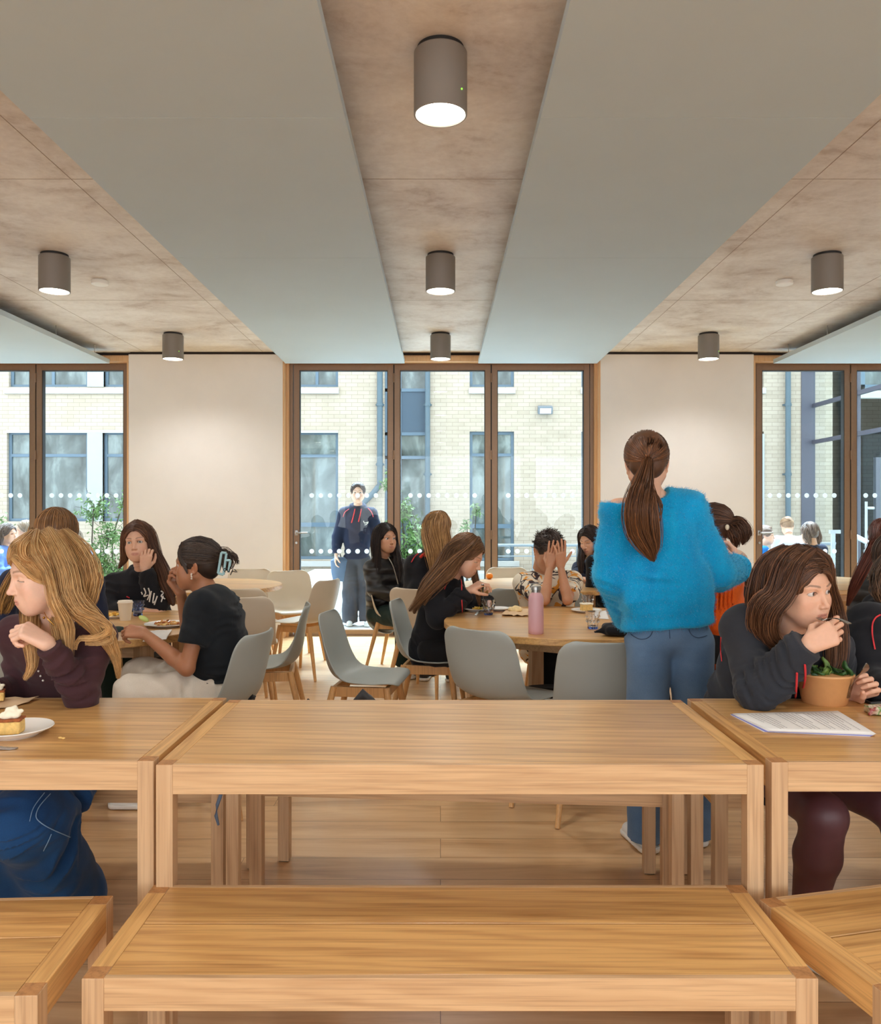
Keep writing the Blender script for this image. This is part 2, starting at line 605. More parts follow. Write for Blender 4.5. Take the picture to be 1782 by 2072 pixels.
# concrete formwork joints: fine strips in a darker tone
mb = MB()
for x in (-3.22, -1.93, 1.95, 3.24): mb.b2((x - 0.0018, -4, CEIL - 0.0012), (x + 0.0018, WY, CEIL + 0.002))
for y in (1.82, 4.26, 6.70): mb.b2((-7.2, y - 0.0016, CEIL - 0.0010), (7.2, y + 0.0016, CEIL + 0.002))
structure(mb.build('trim_3', plain('joint_line', S(168, 150, 136), 0.9)))

# head timber over the openings and timber reveals
OPEN = [(-6.96, -3.385, 1), (-1.711, 1.735, 2), (3.40, 7.02, 3)]
for a, b, i in OPEN:
    mb = MB()
    mb.b2((a, WY + 0.02, CEIL - 0.10), (b, 9.16, CEIL - 0.05), 0.002)
    mb.b2((a, WY + 0.05, CEIL - 0.05), (b, 9.16, CEIL - 0.03))
    structure(mb.build('trim_%d' % (3 + i), M['lining']))
    structure(MB().b2((a, WY + 0.06, CEIL - 0.03), (b, 9.16, CEIL)).build('trim_%d' % (6 + i), M['dark']))  # dark strip colours in the shade above the head timber
    mb = MB()
    for x, s in ((a, 1), (b, -1)):
        mb.b2((min(x, x + s * 0.016), WY - 0.004, 0.0), (max(x, x + s * 0.016), 9.16, CEIL - 0.10), 0.001)
        mb.b2((min(x + s * 0.016, x + s * 0.045), WY + 0.09, 0.0), (max(x + s * 0.016, x + s * 0.045), 9.16, CEIL - 0.10), 0.001)
    structure(mb.build('trim_%d' % (9 + i), M['lining']))

FY = 9.0           # inner face of the door frames


def leaf(x0, x1, name, lab, handle=None):
    """one glazed leaf, 65 mm stiles; returns the thing"""
    r = empty(name, ((x0 + x1) / 2, FY, 0))
    r['kind'] = 'structure'
    w = (x1 - x0) / 2
    st, top, bot = 0.062, 2.935, 0.07
    mb = MB()
    for s in (-1, 1):
        mb.b2((s * w - (st if s > 0 else 0), 0, 0.012), (s * w + (0 if s > 0 else st), 0.07, 3.0), 0.002)
    mb.b2((-w + st, 0, top), (w - st, 0.07, 3.0), 0.002)
    mb.b2((-w + st, 0, 0.012), (w - st, 0.07, bot), 0.002)
    mb.build('frame', M['bronze'], r)
    g = MB()
    for s in (-1, 1):
        g.b2((min(s * (w - st), s * (w - st - 0.006)), 0.004, bot), (max(s * (w - st), s * (w - st - 0.006)), 0.07, top))
    g.b2((-w + st, 0.004, top - 0.006), (w - st, 0.07, top))
    g.build('gasket', M['gasket'], r)
    p = MB().b2((-w + st, 0.03, bot), (w - st, 0.036, top)).build('glass_pane', M['glass'], r)
    d = MB()
    n = int((2 * w - 2 * st - 0.06) / 0.1016)
    for z in (1.553, 0.935):
        for k in range(n):
            x = (k - (n - 1) / 2) * 0.1016
            d.cyl((x, 0.028, z), (x, 0.030, z), 0.026, n=20)
    d.build('frosted_dots', M['dot'], p)
    if handle is not None:
        s = handle
        hx = s * (w - 0.03)
        hd = MB().cyl((hx, -0.001, 1.14), (hx, -0.05, 1.14), 0.010, n=12).tube([(hx, -0.05, 1.14), (hx - s * 0.02, -0.052, 1.14), (hx - s * 0.13, -0.052, 1.142)], 0.009)
        hd.box((hx, -0.004, 1.14), (0.034, 0.008, 0.06), 0.003)
        hd.build('handle', M['steel'], r, auto=35)
        MB().cyl((hx, 0, 1.03), (hx, -0.014, 1.03), 0.013, n=16).build('lock', M['steel'], r, auto=35)
    return r


def doorset(a, b, cuts, num, handle_leaf=0, hs=-1):
    """bronze folding door set: outer frame plus leaves between the cut lines"""
    root = empty('door_%d' % num, ((a + b) / 2, FY, 0))
    root['kind'] = 'structure'
    cx = (a + b) / 2
    mb = MB()
    mb.b2((a - cx, -0.004, 0), (a - cx + 0.062, 0.085, CEIL - 0.10), 0.002)
    mb.b2((b - cx - 0.062, -0.004, 0), (b - cx, 0.085, CEIL - 0.10), 0.002)
    mb.b2((a - cx, -0.003, 3.0), (b - cx, 0.085, CEIL - 0.10), 0.002)
    mb.b2((a - cx, -0.02, -0.002), (b - cx, 0.09, 0.012), 0.002)
    mb.build('outer_frame', M['bronze'], root)
    gap = MB()
    for c in cuts[1:-1]:
        gap.b2((c - cx - 0.007, 0.012, 0.012), (c - cx + 0.007, 0.06, 3.0))
    gap.build('seal', M['gasket'], root)
    hg = MB()
    for c in cuts[1:-1]:
        for z in (0.35, 1.12, 2.0, 2.85):
            hg.cyl((c - cx, -0.008, z - 0.05), (c - cx, -0.008, z + 0.05), 0.009, n=10)
            hg.box((c - cx, 0.002, z), (0.05, 0.008, 0.085), 0.001)
    hg.build('hinge', M['bronze'], root)
    for k in range(len(cuts) - 1):
        lf = leaf(cuts[k] + 0.006, cuts[k + 1] - 0.006, 'leaf', '', hs if k == handle_leaf else None)
        lf.parent = root
        lf.location = ((cuts[k] + cuts[k + 1]) / 2 - cx, 0, 0)
    return root


doorset(-1.69, 1.712, [-1.625, -0.515, 0.56, 1.65], 1, 0, -1)
doorset(-6.94, -3.37, [-6.88, -5.66, -4.465, -3.43], 2, 0, -1)
doorset(3.42, 6.98, [3.48, 4.525, 5.70, 6.92], 3, 0, -1)

# ------------------------------------------------------------------ suspended acoustic rafts
PB, PT = 2.965, 0.045
for x0, x1, lab in ((-1.665, -0.385, 'large grey ceiling raft between the left lamp row and the middle lamp row'),
                    (0.405, 1.68, 'large grey ceiling raft between the middle lamp row and the right lamp row'),
                    (-6.6, -3.553, 'grey ceiling raft hung over the far left windows'),
                    (3.574, 6.6, 'grey ceiling raft hung over the far right windows')):
    r = empty('ceiling_raft', ((x0 + x1) / 2, 2.2, PB))
    tag(r, lab, 'ceiling panel', 'suspended ceiling rafts')
    w = (x1 - x0) / 2
    ys = [-3.2, -0.6, 0.66, 3.30, 5.12, 8.76]
    p = MB()
    for a, b in zip(ys, ys[1:]):
        p.b2((-w, a - 2.2 + 0.001, 0), (w, b - 2.2 - 0.001, PT), 0.0015)
    p.build('board', M['panel'], r)
    for s in (-1, 1):
        for y in (4.0, 5.2, 6.4, 7.6, 8.45):
            MB().cyl((s * (w - 0.03), y - 2.2, PT), (s * (w - 0.03), y - 2.2, CEIL - PB), 0.004, n=6).build('hanger', M['steel'], r)

# ------------------------------------------------------------------ downlights and detectors


def make_downlight():
    r = empty('downlight')
    MB().cyl((0, 0, -0.014), (0, 0, 0), 0.088, n=40).build('mounting_ring', M['gasket'], r, auto=40)  # mounting base, coloured black to paint the shadow gap over the housing
    MB().lathe([(0.0, -0.016), (0.094, -0.016), (0.1, -0.022), (0.1, -0.25), (0.0985, -0.252), (0.094, -0.252), (0.093, -0.244), (0.0, -0.243)], n=48).build('housing', M['lamp'], r, auto=35)
    MB().lathe([(0.0, -0.2475), (0.0915, -0.2475), (0.0915, -0.243), (0.0, -0.243)], n=40).build('diffuser', M['bulb'], r)
    l = bpy.data.lights.new('downlight_bulb', 'SPOT')
    l.energy = LAMP_W
    l.color = LAMP_COL
    l.spot_size = math.radians(150)
    l.spot_blend = 0.75
    l.shadow_soft_size = 0.085
    lo = bpy.data.objects.new('downlight_bulb', l)
    lo.location = (0, 0, -0.262)
    COL.objects.link(lo)
    lo.parent = r
    return r


proto = make_downlight()
first = True
rown = {-2.607: 'left', 0.0: 'middle', 2.612: 'right'}
posn = {3.06: 'nearest', 5.51: 'second', 7.95: 'third, nearest the windows'}
for x in (-2.607, 0.0, 2.612):
    for y in (-1.84, 0.61, 3.06, 5.51, 7.95):
        o = proto if first else copy_tree(proto)
        first = False
        o.location = (x, y, CEIL)
        if y in posn:
            lab = {('middle', 3.06): 'big taupe cylinder downlight on the concrete strip, the nearest and largest lamp',
                   ('middle', 5.51): 'taupe cylinder downlight, second of the middle row between the two large rafts',
                   ('middle', 7.95): 'taupe cylinder downlight at the window end of the middle row',
                   ('left', 5.51): 'larger taupe cylinder downlight of the left row, beside the left smoke detector',
                   ('left', 7.95): 'smaller taupe cylinder downlight of the left row, in front of the left pier',
                   ('right', 5.51): 'larger taupe cylinder downlight of the right row, beside the right smoke detector',
                   ('right', 7.95): 'smaller taupe cylinder downlight of the right row, in front of the right pier'}.get(
                (rown[x], y), 'taupe cylinder downlight of the %s row, outside the photo above the near tables' % rown[x])
        else:
            lab = 'taupe cylinder downlight of the %s row, %s' % (rown[x], 'just behind the camera' if y > 0 else 'farthest behind the camera')
        tag(o, lab, 'ceiling light', 'cylinder downlights')
        if (x, y) in ((0.0, 3.06), (-2.607, 7.95), (2.612, 7.95)):
            MB().sph((0.078, -0.0635, -0.185), 0.0035, 6).build('indicator', M['led'], o)
for x, lab in ((-2.56, 'white round smoke detector on concrete beside the left row of lamps'),
               (2.585, 'white round smoke detector on concrete beside the right row of lamps')):
    r = empty('smoke_detector', (x, 6.13, CEIL))
    tag(r, lab, 'smoke detector', 'smoke detectors')
    MB().lathe([(0, 0), (0.055, 0), (0.06, -0.006), (0.06, -0.022), (0, -0.022)], n=32).build('base', M['white_plastic'], r, auto=35)
    MB().lathe([(0, -0.022), (0.062, -0.022), (0.06, -0.030), (0.048, -0.034), (0, -0.035)], n=32).build('cover', M['white_plastic'], r, auto=50)
# ------------------------------------------------------------------ courtyard
GY = 15.5


def fx(px): return (px - 891.0) * GY / F
def fz(py): return CH - (py - 1036.0) * GY / F


structure(MB().b2((-30, 9.165, -0.25), (30, 32, -0.004)).build('ground_courtyard', M['paving']))

# windows cut the brick facade: list of (x0, x1, z0, z1, transom z, mullions)
UP, SILL, HEAD = fz(560), fz(783), fz(873)
wins = [
    # lower left pair
    (fx(14), fx(177), fz(1055), HEAD, fz(921), [fx(67)]),
    (fx(208), fx(300), fz(1055), HEAD, fz(921), []),
    (fx(-150), fx(-40), fz(1055), HEAD, fz(921), []),
    (fx(560), fx(684), fz(1132), HEAD, fz(922), []),
    (fx(950), fx(1040), fz(1135), HEAD, fz(920), []),
    (fx(1176), fx(1265), fz(1135), HEAD, fz(920), []),
    (fx(1380), fx(1545), fz(1135), HEAD, fz(920), []),
    (fx(18), fx(177), SILL, UP, None, [fx(104)]),
    (fx(210), fx(300), SILL, UP, None, []),
    (fx(-150), fx(-40), SILL, UP, None, []),
    (fx(560), fx(684), SILL, UP, None, [fx(640)]),
    (fx(950), fx(1040), SILL, UP, None, []),
    (fx(1176), fx(1265), SILL, UP, None, []),
    (fx(1380), fx(1545), SILL, UP, None, []),
]
strip = (fx(778), fx(868))
xs = sorted(set([-16.0, 10.5] + [w[0] for w in wins] + [w[1] for w in wins] + list(strip)))
mb = MB()
TOPZ = 7.6
for a, b in zip(xs, xs[1:]):
    cx = (a + b) / 2
    if strip[0] < cx < strip[1]: continue
    ws = sorted([(w[2], w[3]) for w in wins if w[0] < cx < w[1]])
    z = -0.1
    for z0, z1 in ws:
        if z0 > z: mb.b2((a, GY, z), (b, GY + 0.3, z0))
        z = z1
    mb.b2((a, GY, z), (b, GY + 0.3, TOPZ))
structure(mb.build('wall_courtyard', M['brick']))
structure(MB().b2((fx(177), GY - 0.02, fz(1055)), (fx(208), GY + 0.2, HEAD)).b2((fx(177), GY - 0.02, SILL), (fx(210), GY + 0.2, UP)).build('trim_13', M['render']))
structure(MB().b2((fx(1360), GY - 0.03, -0.1), (fx(1545), GY - 0.005, HEAD - 0.05)).build('trim_14', M['render']))
mb = MB()
for x0, x1 in ((fx(10), fx(302)), (fx(556), fx(686)), (fx(948), fx(1042)), (fx(1174), fx(1268)), (fx(1380), fx(1547))):
    mb.b2((x0, GY - 0.07, fz(797)), (x1, GY + 0.1, fz(786)), 0.006)
for x0, x1 in ((fx(556), fx(690)), (fx(935), fx(1050)), (fx(1170), fx(1268))):
    mb.b2((x0, GY - 0.07, fz(1146)), (x1, GY + 0.1, fz(1135)), 0.006)
structure(mb.build('trim_15', M['stone']))
structure(MB().b2((fx(560), GY - 0.02, fz(876)), (fx(684), GY + 0.01, fz(871))).b2((fx(14), GY - 0.02, fz(876)), (fx(300), GY + 0.01, fz(870))).build('trim_16', M['stone']))


def facade_window(i, x0, x1, z0, z1, tz, mul):
    r = empty('window_%d' % i, ((x0 + x1) / 2, GY + 0.10, z0))
    r['kind'] = 'structure'
    w, h = (x1 - x0) / 2, z1 - z0
    f = MB()
    t = 0.055
    f.b2((-w, -0.03, 0), (-w + t, 0.04, h)).b2((w - t, -0.03, 0), (w, 0.04, h)).b2((-w + t, -0.03, 0), (w - t, 0.04, t)).b2((-w + t, -0.03, h - t), (w - t, 0.04, h))
    if tz: f.b2((-w + t, -0.03, tz - z0 - t / 2), (w - t, 0.04, tz - z0 + t / 2))
    for m_ in mul:
        x = m_ - (x0 + x1) / 2
        f.b2((x - t / 2, -0.028, t), (x + t / 2, 0.04, h - t))
    if h > 2.0 and not mul:
        f.b2((-w + t, -0.035, 0.62), (w - t, 0.04, 0.70))
    f.build('window_frame', M['win_frame'], r)
    MB().b2((-w + t, 0.0, t), (w - t, 0.008, h - t)).build('window_pane', M['facade_glass'], r)


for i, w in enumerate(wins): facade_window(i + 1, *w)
# tall glazed strip with blue-grey spandrels
r = empty('window_20', ((strip[0] + strip[1]) / 2, GY + 0.12, 0)); r['kind'] = 'structure'
w = (strip[1] - strip[0]) / 2
f = MB()
zs = [0.0, fz(1135), fz(925), fz(877), fz(788), UP, TOPZ]
for x in (-w, -0.16, w - 0.05): f.b2((x, -0.04, 0), (x + 0.05, 0.04, TOPZ))
for z in zs: f.b2((-w, -0.04, z - 0.03), (w, 0.04, z + 0.03))
f.build('window_frame', M['win_frame'], r)
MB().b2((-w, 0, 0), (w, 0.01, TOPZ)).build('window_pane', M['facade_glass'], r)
MB().b2((-w + 0.02, -0.02, fz(874)), (w - 0.02, -0.002, fz(791))).build('spandrel_panel', M['spandrel'], r)

for px, wd, lab, z0 in ((769, 0.055, 'grey rainwater pipe left of the narrow glazed strip, with a bent foot', fz(985)),
                        (865, 0.05, 'straight grey rainwater pipe right of the narrow glazed strip', 0.0),
                        (1590, 0.05, 'grey rainwater pipe on brick between white window and the dark mullion', 0.0)):
    r = empty('drainpipe', (fx(px), GY - 0.09, 0))
    tag(r, lab, 'drainpipe', 'rainwater pipes on the courtyard wall')
    p = MB()
    if z0 > 0:
        p.tube([(0, 0, TOPZ), (0, 0, z0 + 0.1), (-0.03, 0, z0), (-0.12, 0, z0 - 0.12), (-0.42, 0, z0 - 0.42), (-0.5, 0, z0 - 0.55)], wd, 12)
    else:
        p.cyl((0, 0, 0), (0, 0, TOPZ), wd, n=14)
    p.build('pipe', M['pipe'], r, auto=40)
    for z in (fz(820), fz(960) if z0 == 0 else fz(940), 5.4):
        MB().cyl((0, 0, z - 0.03), (0, 0, z + 0.03), wd * 1.2, n=14).box((0, 0.05, z), (0.16, 0.05, 0.03)).build('bracket', M['pipe'], r, auto=40)

r = empty('floodlight', (fx(1101), GY - 0.12, fz(831)))
tag(r, 'grey wall floodlight on the pale brick, high between two windows', 'floodlight')
MB().box((0, 0, 0), (0.28, 0.12, 0.15), 0.02, Euler((0.35, 0, 0)).to_matrix()).build('housing', plain('floodlight_grey', S(116, 124, 132), 0.5), r)
MB().box((0, -0.063, -0.028), (0.21, 0.01, 0.10), 0.003, Euler((0.35, 0, 0)).to_matrix()).build('lens', plain('floodlight_lens', S(232, 236, 236), 0.3), r)
MB().box((0, 0.07, 0.02), (0.06, 0.08, 0.05)).build('bracket', M['pipe'], r)

# glazed stair hall standing out at right angles on the right
HX = 7.05
r = empty('window_21', (HX, GY, 0)); r['kind'] = 'structure'
f = MB()
f.b2((-0.20, -0.02, 0), (0.06, 0.1, 6.5))
for y in (-1.55, -1.7, -3.2, -4.9): f.b2((0, y, 0), (0.06, y + 0.06, 6.5))
for z in (0.05, 2.66, 3.35, 4.05, 4.9): f.b2((0, -6.2, z), (0.06, 0, z + 0.07))
f.build('window_frame', M['mauve'], r)
MB().b2((0.02, -6.2, 0), (0.03, 0, 6.5)).build('window_pane', M['glass'], r)
structure(MB().b2((HX + 0.4, GY, -0.1), (HX + 8, GY + 0.3, 6.5)).build('wall_stair_hall', M['brick']))
r = empty('door_4', (HX + 1.9, GY - 0.14, 0)); r['kind'] = 'structure'
f = MB().b2((-0.75, 0, 0), (-0.66, 0.1, 2.5)).b2((0.66, 0, 0), (0.75, 0.1, 2.5)).b2((-0.75, 0, 2.4), (0.75, 0.1, 2.5)).b2((-0.66, 0, 0), (0.66, 0.1, 0.2)).b2((-0.05, 0, 0.2), (0.05, 0.1, 2.4))
f.build('door_frame', M['mauve'], r)
MB().b2((-0.66, 0.04, 0.2), (0.66, 0.05, 2.4)).build('window_pane', M['facade_glass'], r)
MB().tube([(-0.12, -0.02, 0.9), (-0.12, -0.08, 0.9), (-0.12, -0.08, 1.4), (-0.12, -0.02, 1.4)], 0.018).build('handle', M['steel'], r)
r = empty('window_22', (HX + 1.0, GY - 0.05, 3.7)); r['kind'] = 'structure'
MB().b2((-0.1, -0.02, 0), (1.9, 0.02, 0.08)).b2((-0.1, -0.02, 0), (-0.02, 0.02, 1.3)).b2((0.9, -0.02, 0), (0.98, 0.02, 1.3)).build('window_frame', M['win_frame'], r)
MB().b2((-0.02, 0, 0.08), (1.9, 0.01, 1.3)).build('window_pane', M['facade_glass'], r)
structure(MB().b2((HX + 0.85, GY - 0.14, 3.52), (HX + 3, GY + 0.02, 3.66)).build('trim_17', M['stone']))

# railings
M['rail'] = plain('galvanised_rail', S(130, 138, 142), 0.4, 0.2)


def railing(name, x0, x1, y, z, lab, n=6, mid=True):
    r = empty(name, ((x0 + x1) / 2, y, 0))
    tag(r, lab, 'railing')
    w = (x1 - x0) / 2
    MB().cyl((-w, 0, z), (w, 0, z), 0.025, n=10).build('handrail', M['rail'], r, auto=40)
    if mid: MB().cyl((-w, 0, z * 0.78), (w, 0, z * 0.78), 0.010, n=8).cyl((-w, 0, z * 0.3), (w, 0, z * 0.3), 0.010, n=8).build('mid_rail', M['rail'], r, auto=40)
    for k in range(n):
        x = -w + 0.03 + (2 * w - 0.06) * k / (n - 1)
        MB().cyl((x, 0, 0), (x, 0, z), 0.014, n=8).build('post', M['rail'], r, auto=40)


railing('railing', at(985, 0, 13.5)[0], at(1260, 0, 13.5)[0], 13.5, 0.82, 'slim pale grey railing across the courtyard before the brick wall', 4)
railing('railing', at(1560, 0, 12.6)[0], at(1690, 0, 12.6)[0], 12.6, 0.88, 'thin grey railing behind the group outdoors on the right', 4)
r = empty('stair_handrail', (0, 0, 0))
tag(r, 'white painted stair handrail with posts by the glazed hall', 'handrail')
M['white_metal'] = plain('white_painted_metal', S(180, 186, 190), 0.4)
p0, p1 = at(1682, 1076, 11.6), at(1712, 1076, 11.3)
MB().box([(a + b) / 2 for a, b in zip(p0, p1)], (0.26, 0.05, 0.05)).build('top_bar', M['white_metal'], r)
for px, Y in ((1685, 11.6), (1712, 11.3)):
    a = at(px, 1076, Y)
    MB().b2((a[0] - 0.025, Y - 0.02, 0), (a[0] + 0.025, Y + 0.02, a[2])).build('post', M['white_metal'], r)
a, b = at(1730, 1085, 11.0), at(1790, 1115, 10.2)
MB().cyl(a, b, 0.035, n=8).build('sloping_bar', M['white_metal'], r)
for q in (a, b): MB().b2((q[0] - 0.025, q[1] - 0.02, 0), (q[0] + 0.025, q[1] + 0.02, q[2])).build('post', M['white_metal'], r)
r = empty('tall_handrail', (0, 0, 0)); tag(r, 'tall white tubular rail standing before the dark hall door', 'handrail')
a, b = at(1752, 1015, 12.5), at(1752, 1088, 12.5)
MB().cyl((a[0], 12.5, 0), a, 0.02, n=8).build('post', M['white_metal'], r)
MB().cyl(at(1752, 1028, 12.5), at(1768, 1028, 12.5), 0.02, n=8).cyl(b, at(1790, 1076, 12.5), 0.02, n=8).build('rail', M['white_metal'], r)

# low planters and benches of pale stone
for x0, x1, y0, y1, z, lab in ((-8.3, -4.1, 11.02, 11.14, 0.34, 'long pale stone planter wall outside the left windows'),
                               (-2.1, -1.35, 10.2, 13.6, 0.42, 'pale stone seat wall running back outside the middle door'),
                               (-1.3, 2.6, 14.3, 14.9, 0.30, 'pale stone plinth under the windows across the courtyard')):
    o = MB().b2((x0, y0, -0.004), (x1, y1, z), 0.012).build('planter_wall', M['stone'])
    tag(o, lab, 'planter')

# shrubs
M['leaf_a'] = plain('light_green_leaf', S(104, 128, 80), 0.6, noise_amt=0.25, nscale=5)
M['leaf_b'] = plain('fresh_green_leaf', S(90, 120, 60), 0.6, noise_amt=0.3, nscale=5)
M['leaf_c'] = plain('dark_green_leaf', S(52, 76, 46), 0.6, noise_amt=0.3, nscale=5)
M['stem'] = plain('shrub_stem', S(70, 62, 48), 0.8)


def shrub(loc, blobs, n, mat, label, seed, ls=0.075, name='garden_shrub', droop=0.3):
    rng = np.random.default_rng(seed)
    r = empty(name, loc)
    tag(r, label, 'shrub', 'courtyard shrubs')
    V = []; Fc = []
    mb = MB()
    cs = np.array([b[:3] for b in blobs]); rs = np.array([b[3] for b in blobs])
    w = rs ** 2 / (rs ** 2).sum()
    # twigs with leaves set along them
    nt_ = n // 9
    for t in range(nt_):
        i = rng.choice(len(blobs), p=w)
        d = rng.normal(size=3); d /= np.linalg.norm(d)
        tip = cs[i] + d * rs[i] * rng.uniform(0.5, 1.0)
        base = cs[i] + (tip - cs[i]) * 0.2 - np.array([0, 0, rs[i] * 0.4])
        for k in range(9):
            s = (k + 1) / 9
            p = base + (tip - base) * s + np.array([0, 0, -droop * rs[i] * s * s]) + rng.normal(size=3) * 0.012
            ld = rng.normal(size=3); ld[2] -= 0.4; ld /= np.linalg.norm(ld)
            sd = np.cross(ld, rng.normal(size=3)); sd /= np.linalg.norm(sd)
            l = ls * rng.uniform(0.7, 1.3)
            j = len(V)
            V += [p, p + ld * l * 0.5 + sd * l * 0.16, p + ld * l, p + ld * l * 0.5 - sd * l * 0.16]
            Fc.append((j, j + 1, j + 2, j + 3))
        if t % 5 == 0: mb.tube([tuple(base), tuple((base + tip) / 2 + np.array([0, 0, 0.02])), tuple(tip)], 0.003, 4)
    mesh_np('foliage', np.array(V), np.array(Fc), mat, r, smooth=False)
    for i in range(len(blobs)):
        mb.tube([(0.05 * rng.normal(), 0.04 * rng.normal(), -loc[2]), tuple(cs[i] * 0.5 + rng.normal(size=3) * 0.03), tuple(cs[i])], 0.010, 5)
    mb.build('stem', M['stem'], r)


shrub((-6.3, 12.0, 0.34), [(0.1, 0, 0.35, 0.40), (0.5, 0, 0.55, 0.38), (-0.2, 0, 0.85, 0.28), (-0.75, 0, 1.1, 0.25), (-0.35, 0.1, 0.3, 0.3), (-0.7, 0, 1.35, 0.22)], 2600, M['leaf_a'],
      'airy pale green shrub outside the left window, reaching left past the mullion', 3, 0.07)
shrub((-5.0, 12.0, 0.34), [(0, 0, 0.4, 0.42), (0.15, 0, 0.8, 0.36), (-0.1, 0, 1.15, 0.28), (0.35, 0, 1.25, 0.22), (0.3, 0, 0.2, 0.4)], 2600, M['leaf_b'],
      'denser green shrub outside the left window beside the pier', 4, 0.07)
shrub((-4.05, 10.6, 0.0), [(0, 0, 0.25, 0.3), (0.3, 0, 0.35, 0.22), (-0.3, 0, 0.2, 0.2)], 900, M['leaf_c'],
      'low dark green grassy plant on the paving outside the left window', 5, 0.11)
shrub((-0.45, 12.6, 0.0), [(0, 0, 0.75, 0.36), (0.1, 0, 1.1, 0.34), (-0.15, 0, 1.45, 0.26), (-0.35, 0, 1.85, 0.2), (0.2, 0, 0.5, 0.4), (-0.3, 0, 2.05, 0.12), (-0.2, 0, 0.8, 0.3)], 3200, M['leaf_b'],
      'tall fresh green bamboo-like shrub outside the middle door', 6, 0.09)
shrub((0.42, 12.9, 0.0), [(0, 0, 1.2, 0.12), (0.15, 0, 1.45, 0.16), (-0.1, 0, 0.9, 0.15)], 260, M['leaf_a'],
      'small sparse sapling in front of brick, right of the bamboo shrub', 7, 0.08)
shrub((-2.5, 11.6, 0.2), [(0, 0, 0.3, 0.2), (0.12, 0, 0.5, 0.14), (-0.1, 0, 0.15, 0.2)], 420, M['leaf_c'],
      'little flowering plant outside by the hinge side of the middle door', 8, 0.05)
# ------------------------------------------------------------------ oak benches and tables
def board_piece(name, lo, hi, mat, parent, bev=0.0018):
    c = [(a + b) / 2 for a, b in zip(lo, hi)]
    o = MB().box((0, 0, 0), [b - a for a, b in zip(lo, hi)], bev).build(name, mat, parent)
    o.location = c
    return o


def parsons(name, w, d, h, leg, apron, split=False):
    """square-leg frame table or bench, origin at the middle of its footprint"""
    r = empty(name)
    W, D = w / 2, d / 2
    for sx in (-1, 1):
        for sy in (-1, 1):
            x0, y0 = (W - leg if sx > 0 else -W), (D - leg if sy > 0 else -D)
            lg = board_piece('leg', (x0, y0, 0.004), (x0 + leg, y0 + leg, h - 0.0006), M['oak_z'], r)
            MB().box((0, 0, -h / 2 + 0.0025), (leg * 0.8, leg * 0.8, 0.006)).build('foot_pad', M['gasket'], lg)
            MB().box((0, 0, h / 2 - 0.0021), (leg - 0.003, leg - 0.003, 0.0008)).build('end_grain', M['oak_end'], lg)
    t = 0.014
    for sy in (-1, 1):
        y0, y1 = sorted((sy * (D - 0.0008), sy * (D - t)))
        board_piece('apron', (-W + leg, y0, h - apron), (W - leg, y1, h), M['oak_xn'], r, 0.001)
    for sx in (-1, 1):
        x0, x1 = sorted((sx * (W - 0.0006), sx * (W - leg)))
        board_piece('side_rail', (x0, -D + leg, h - apron), (x1, D - leg, h), M['oak_y'], r, 0.0015)
    if split:
        ym = 0.012
        board_piece('top_board', (-W + leg + 0.0006, -D + t + 0.0004, h - 0.026), (W - leg - 0.0006, ym - 0.0025, h), M['oak_x'], r, 0.0016)
        board_piece('top_board', (-W + leg + 0.0006, ym + 0.0025, h - 0.026), (W - leg - 0.0006, D - t - 0.0004, h), M['oak_x'], r, 0.0016)
        board_piece('apron', (-W + leg, ym - 0.01, h - apron * 0.8), (W - leg, ym + 0.01, h - 0.03), M['oak_xn'], r, 0.001)
    else:
        board_piece('tabletop', (-W + leg + 0.0006, -D + t + 0.0004, h - 0.026), (W - leg - 0.0006, D - t - 0.0004, h), M['oak_x'], r, 0.0016)
    return r


TW, TD, TH = 1.491, 0.692, 0.75
tb = parsons('dining_table', TW, TD, TH, 0.041, 0.073)
bn = parsons('bench', 1.453, 0.405, 0.45, 0.044, 0.065, True)


def place(o, x, y, rz, label, cat, group, first=False):
    c = o if first else copy_tree(o)
    c.location = (x, y, 0)
    c.rotation_euler = (0, 0, math.radians(rz))
    tag(c, label, cat, group)
    return c


place(tb, 0.0475, 2.0 + TD / 2, 0, 'empty rectangular oak table in the middle, nothing on it', 'table', 'rectangular oak tables in a row', True)
place(tb, -0.714 - TW / 2, 2.035 + TD / 2 - 0.004, 0, 'rectangular oak table with the plate of cake, where the blonde leans', 'table', 'rectangular oak tables in a row')
place(tb, 0.820 + TW / 2, 2.02 + TD / 2, 0, 'rectangular oak table carrying the paper bowl and printed sheets', 'table', 'rectangular oak tables in a row')
GB = 'oak benches'
place(bn, 0.0185, 1.608 + 0.2025, 0, 'nearest oak bench, seen whole from above in front of the middle table', 'bench', GB, True)


def rot_pt(x, y, a):
    a = math.radians(a)
    return x * math.cos(a) - y * math.sin(a), x * math.sin(a) + y * math.cos(a)


dx, dy = rot_pt(0.7265, 0.2025, 2.6)
place(bn, -0.785 - dx, 1.957 - dy, 2.6, 'oak bench in front of the left table, its end beside the nearest bench', 'bench', GB)
dx, dy = rot_pt(-0.7265, 0.2025, 13.3)
place(bn, 0.757 - dx, 1.939 - dy, 13.3, 'skewed oak bench in front of the right table, turned out of line', 'bench', GB)
place(bn, 0.075, 2.975, -4.5, 'oak bench behind the empty middle table, seen beneath it by its legs', 'bench', GB)
place(bn, -0.70 - 0.7265, 2.76 + 0.2025, 0, 'oak bench behind the left table, under the person in blue jeans', 'bench', GB)
place(bn, 0.913 + 0.7265, 2.712 + 0.2025, 0, 'oak bench behind the right table, under the person eating from the bowl', 'bench', GB)

# ------------------------------------------------------------------ round tables


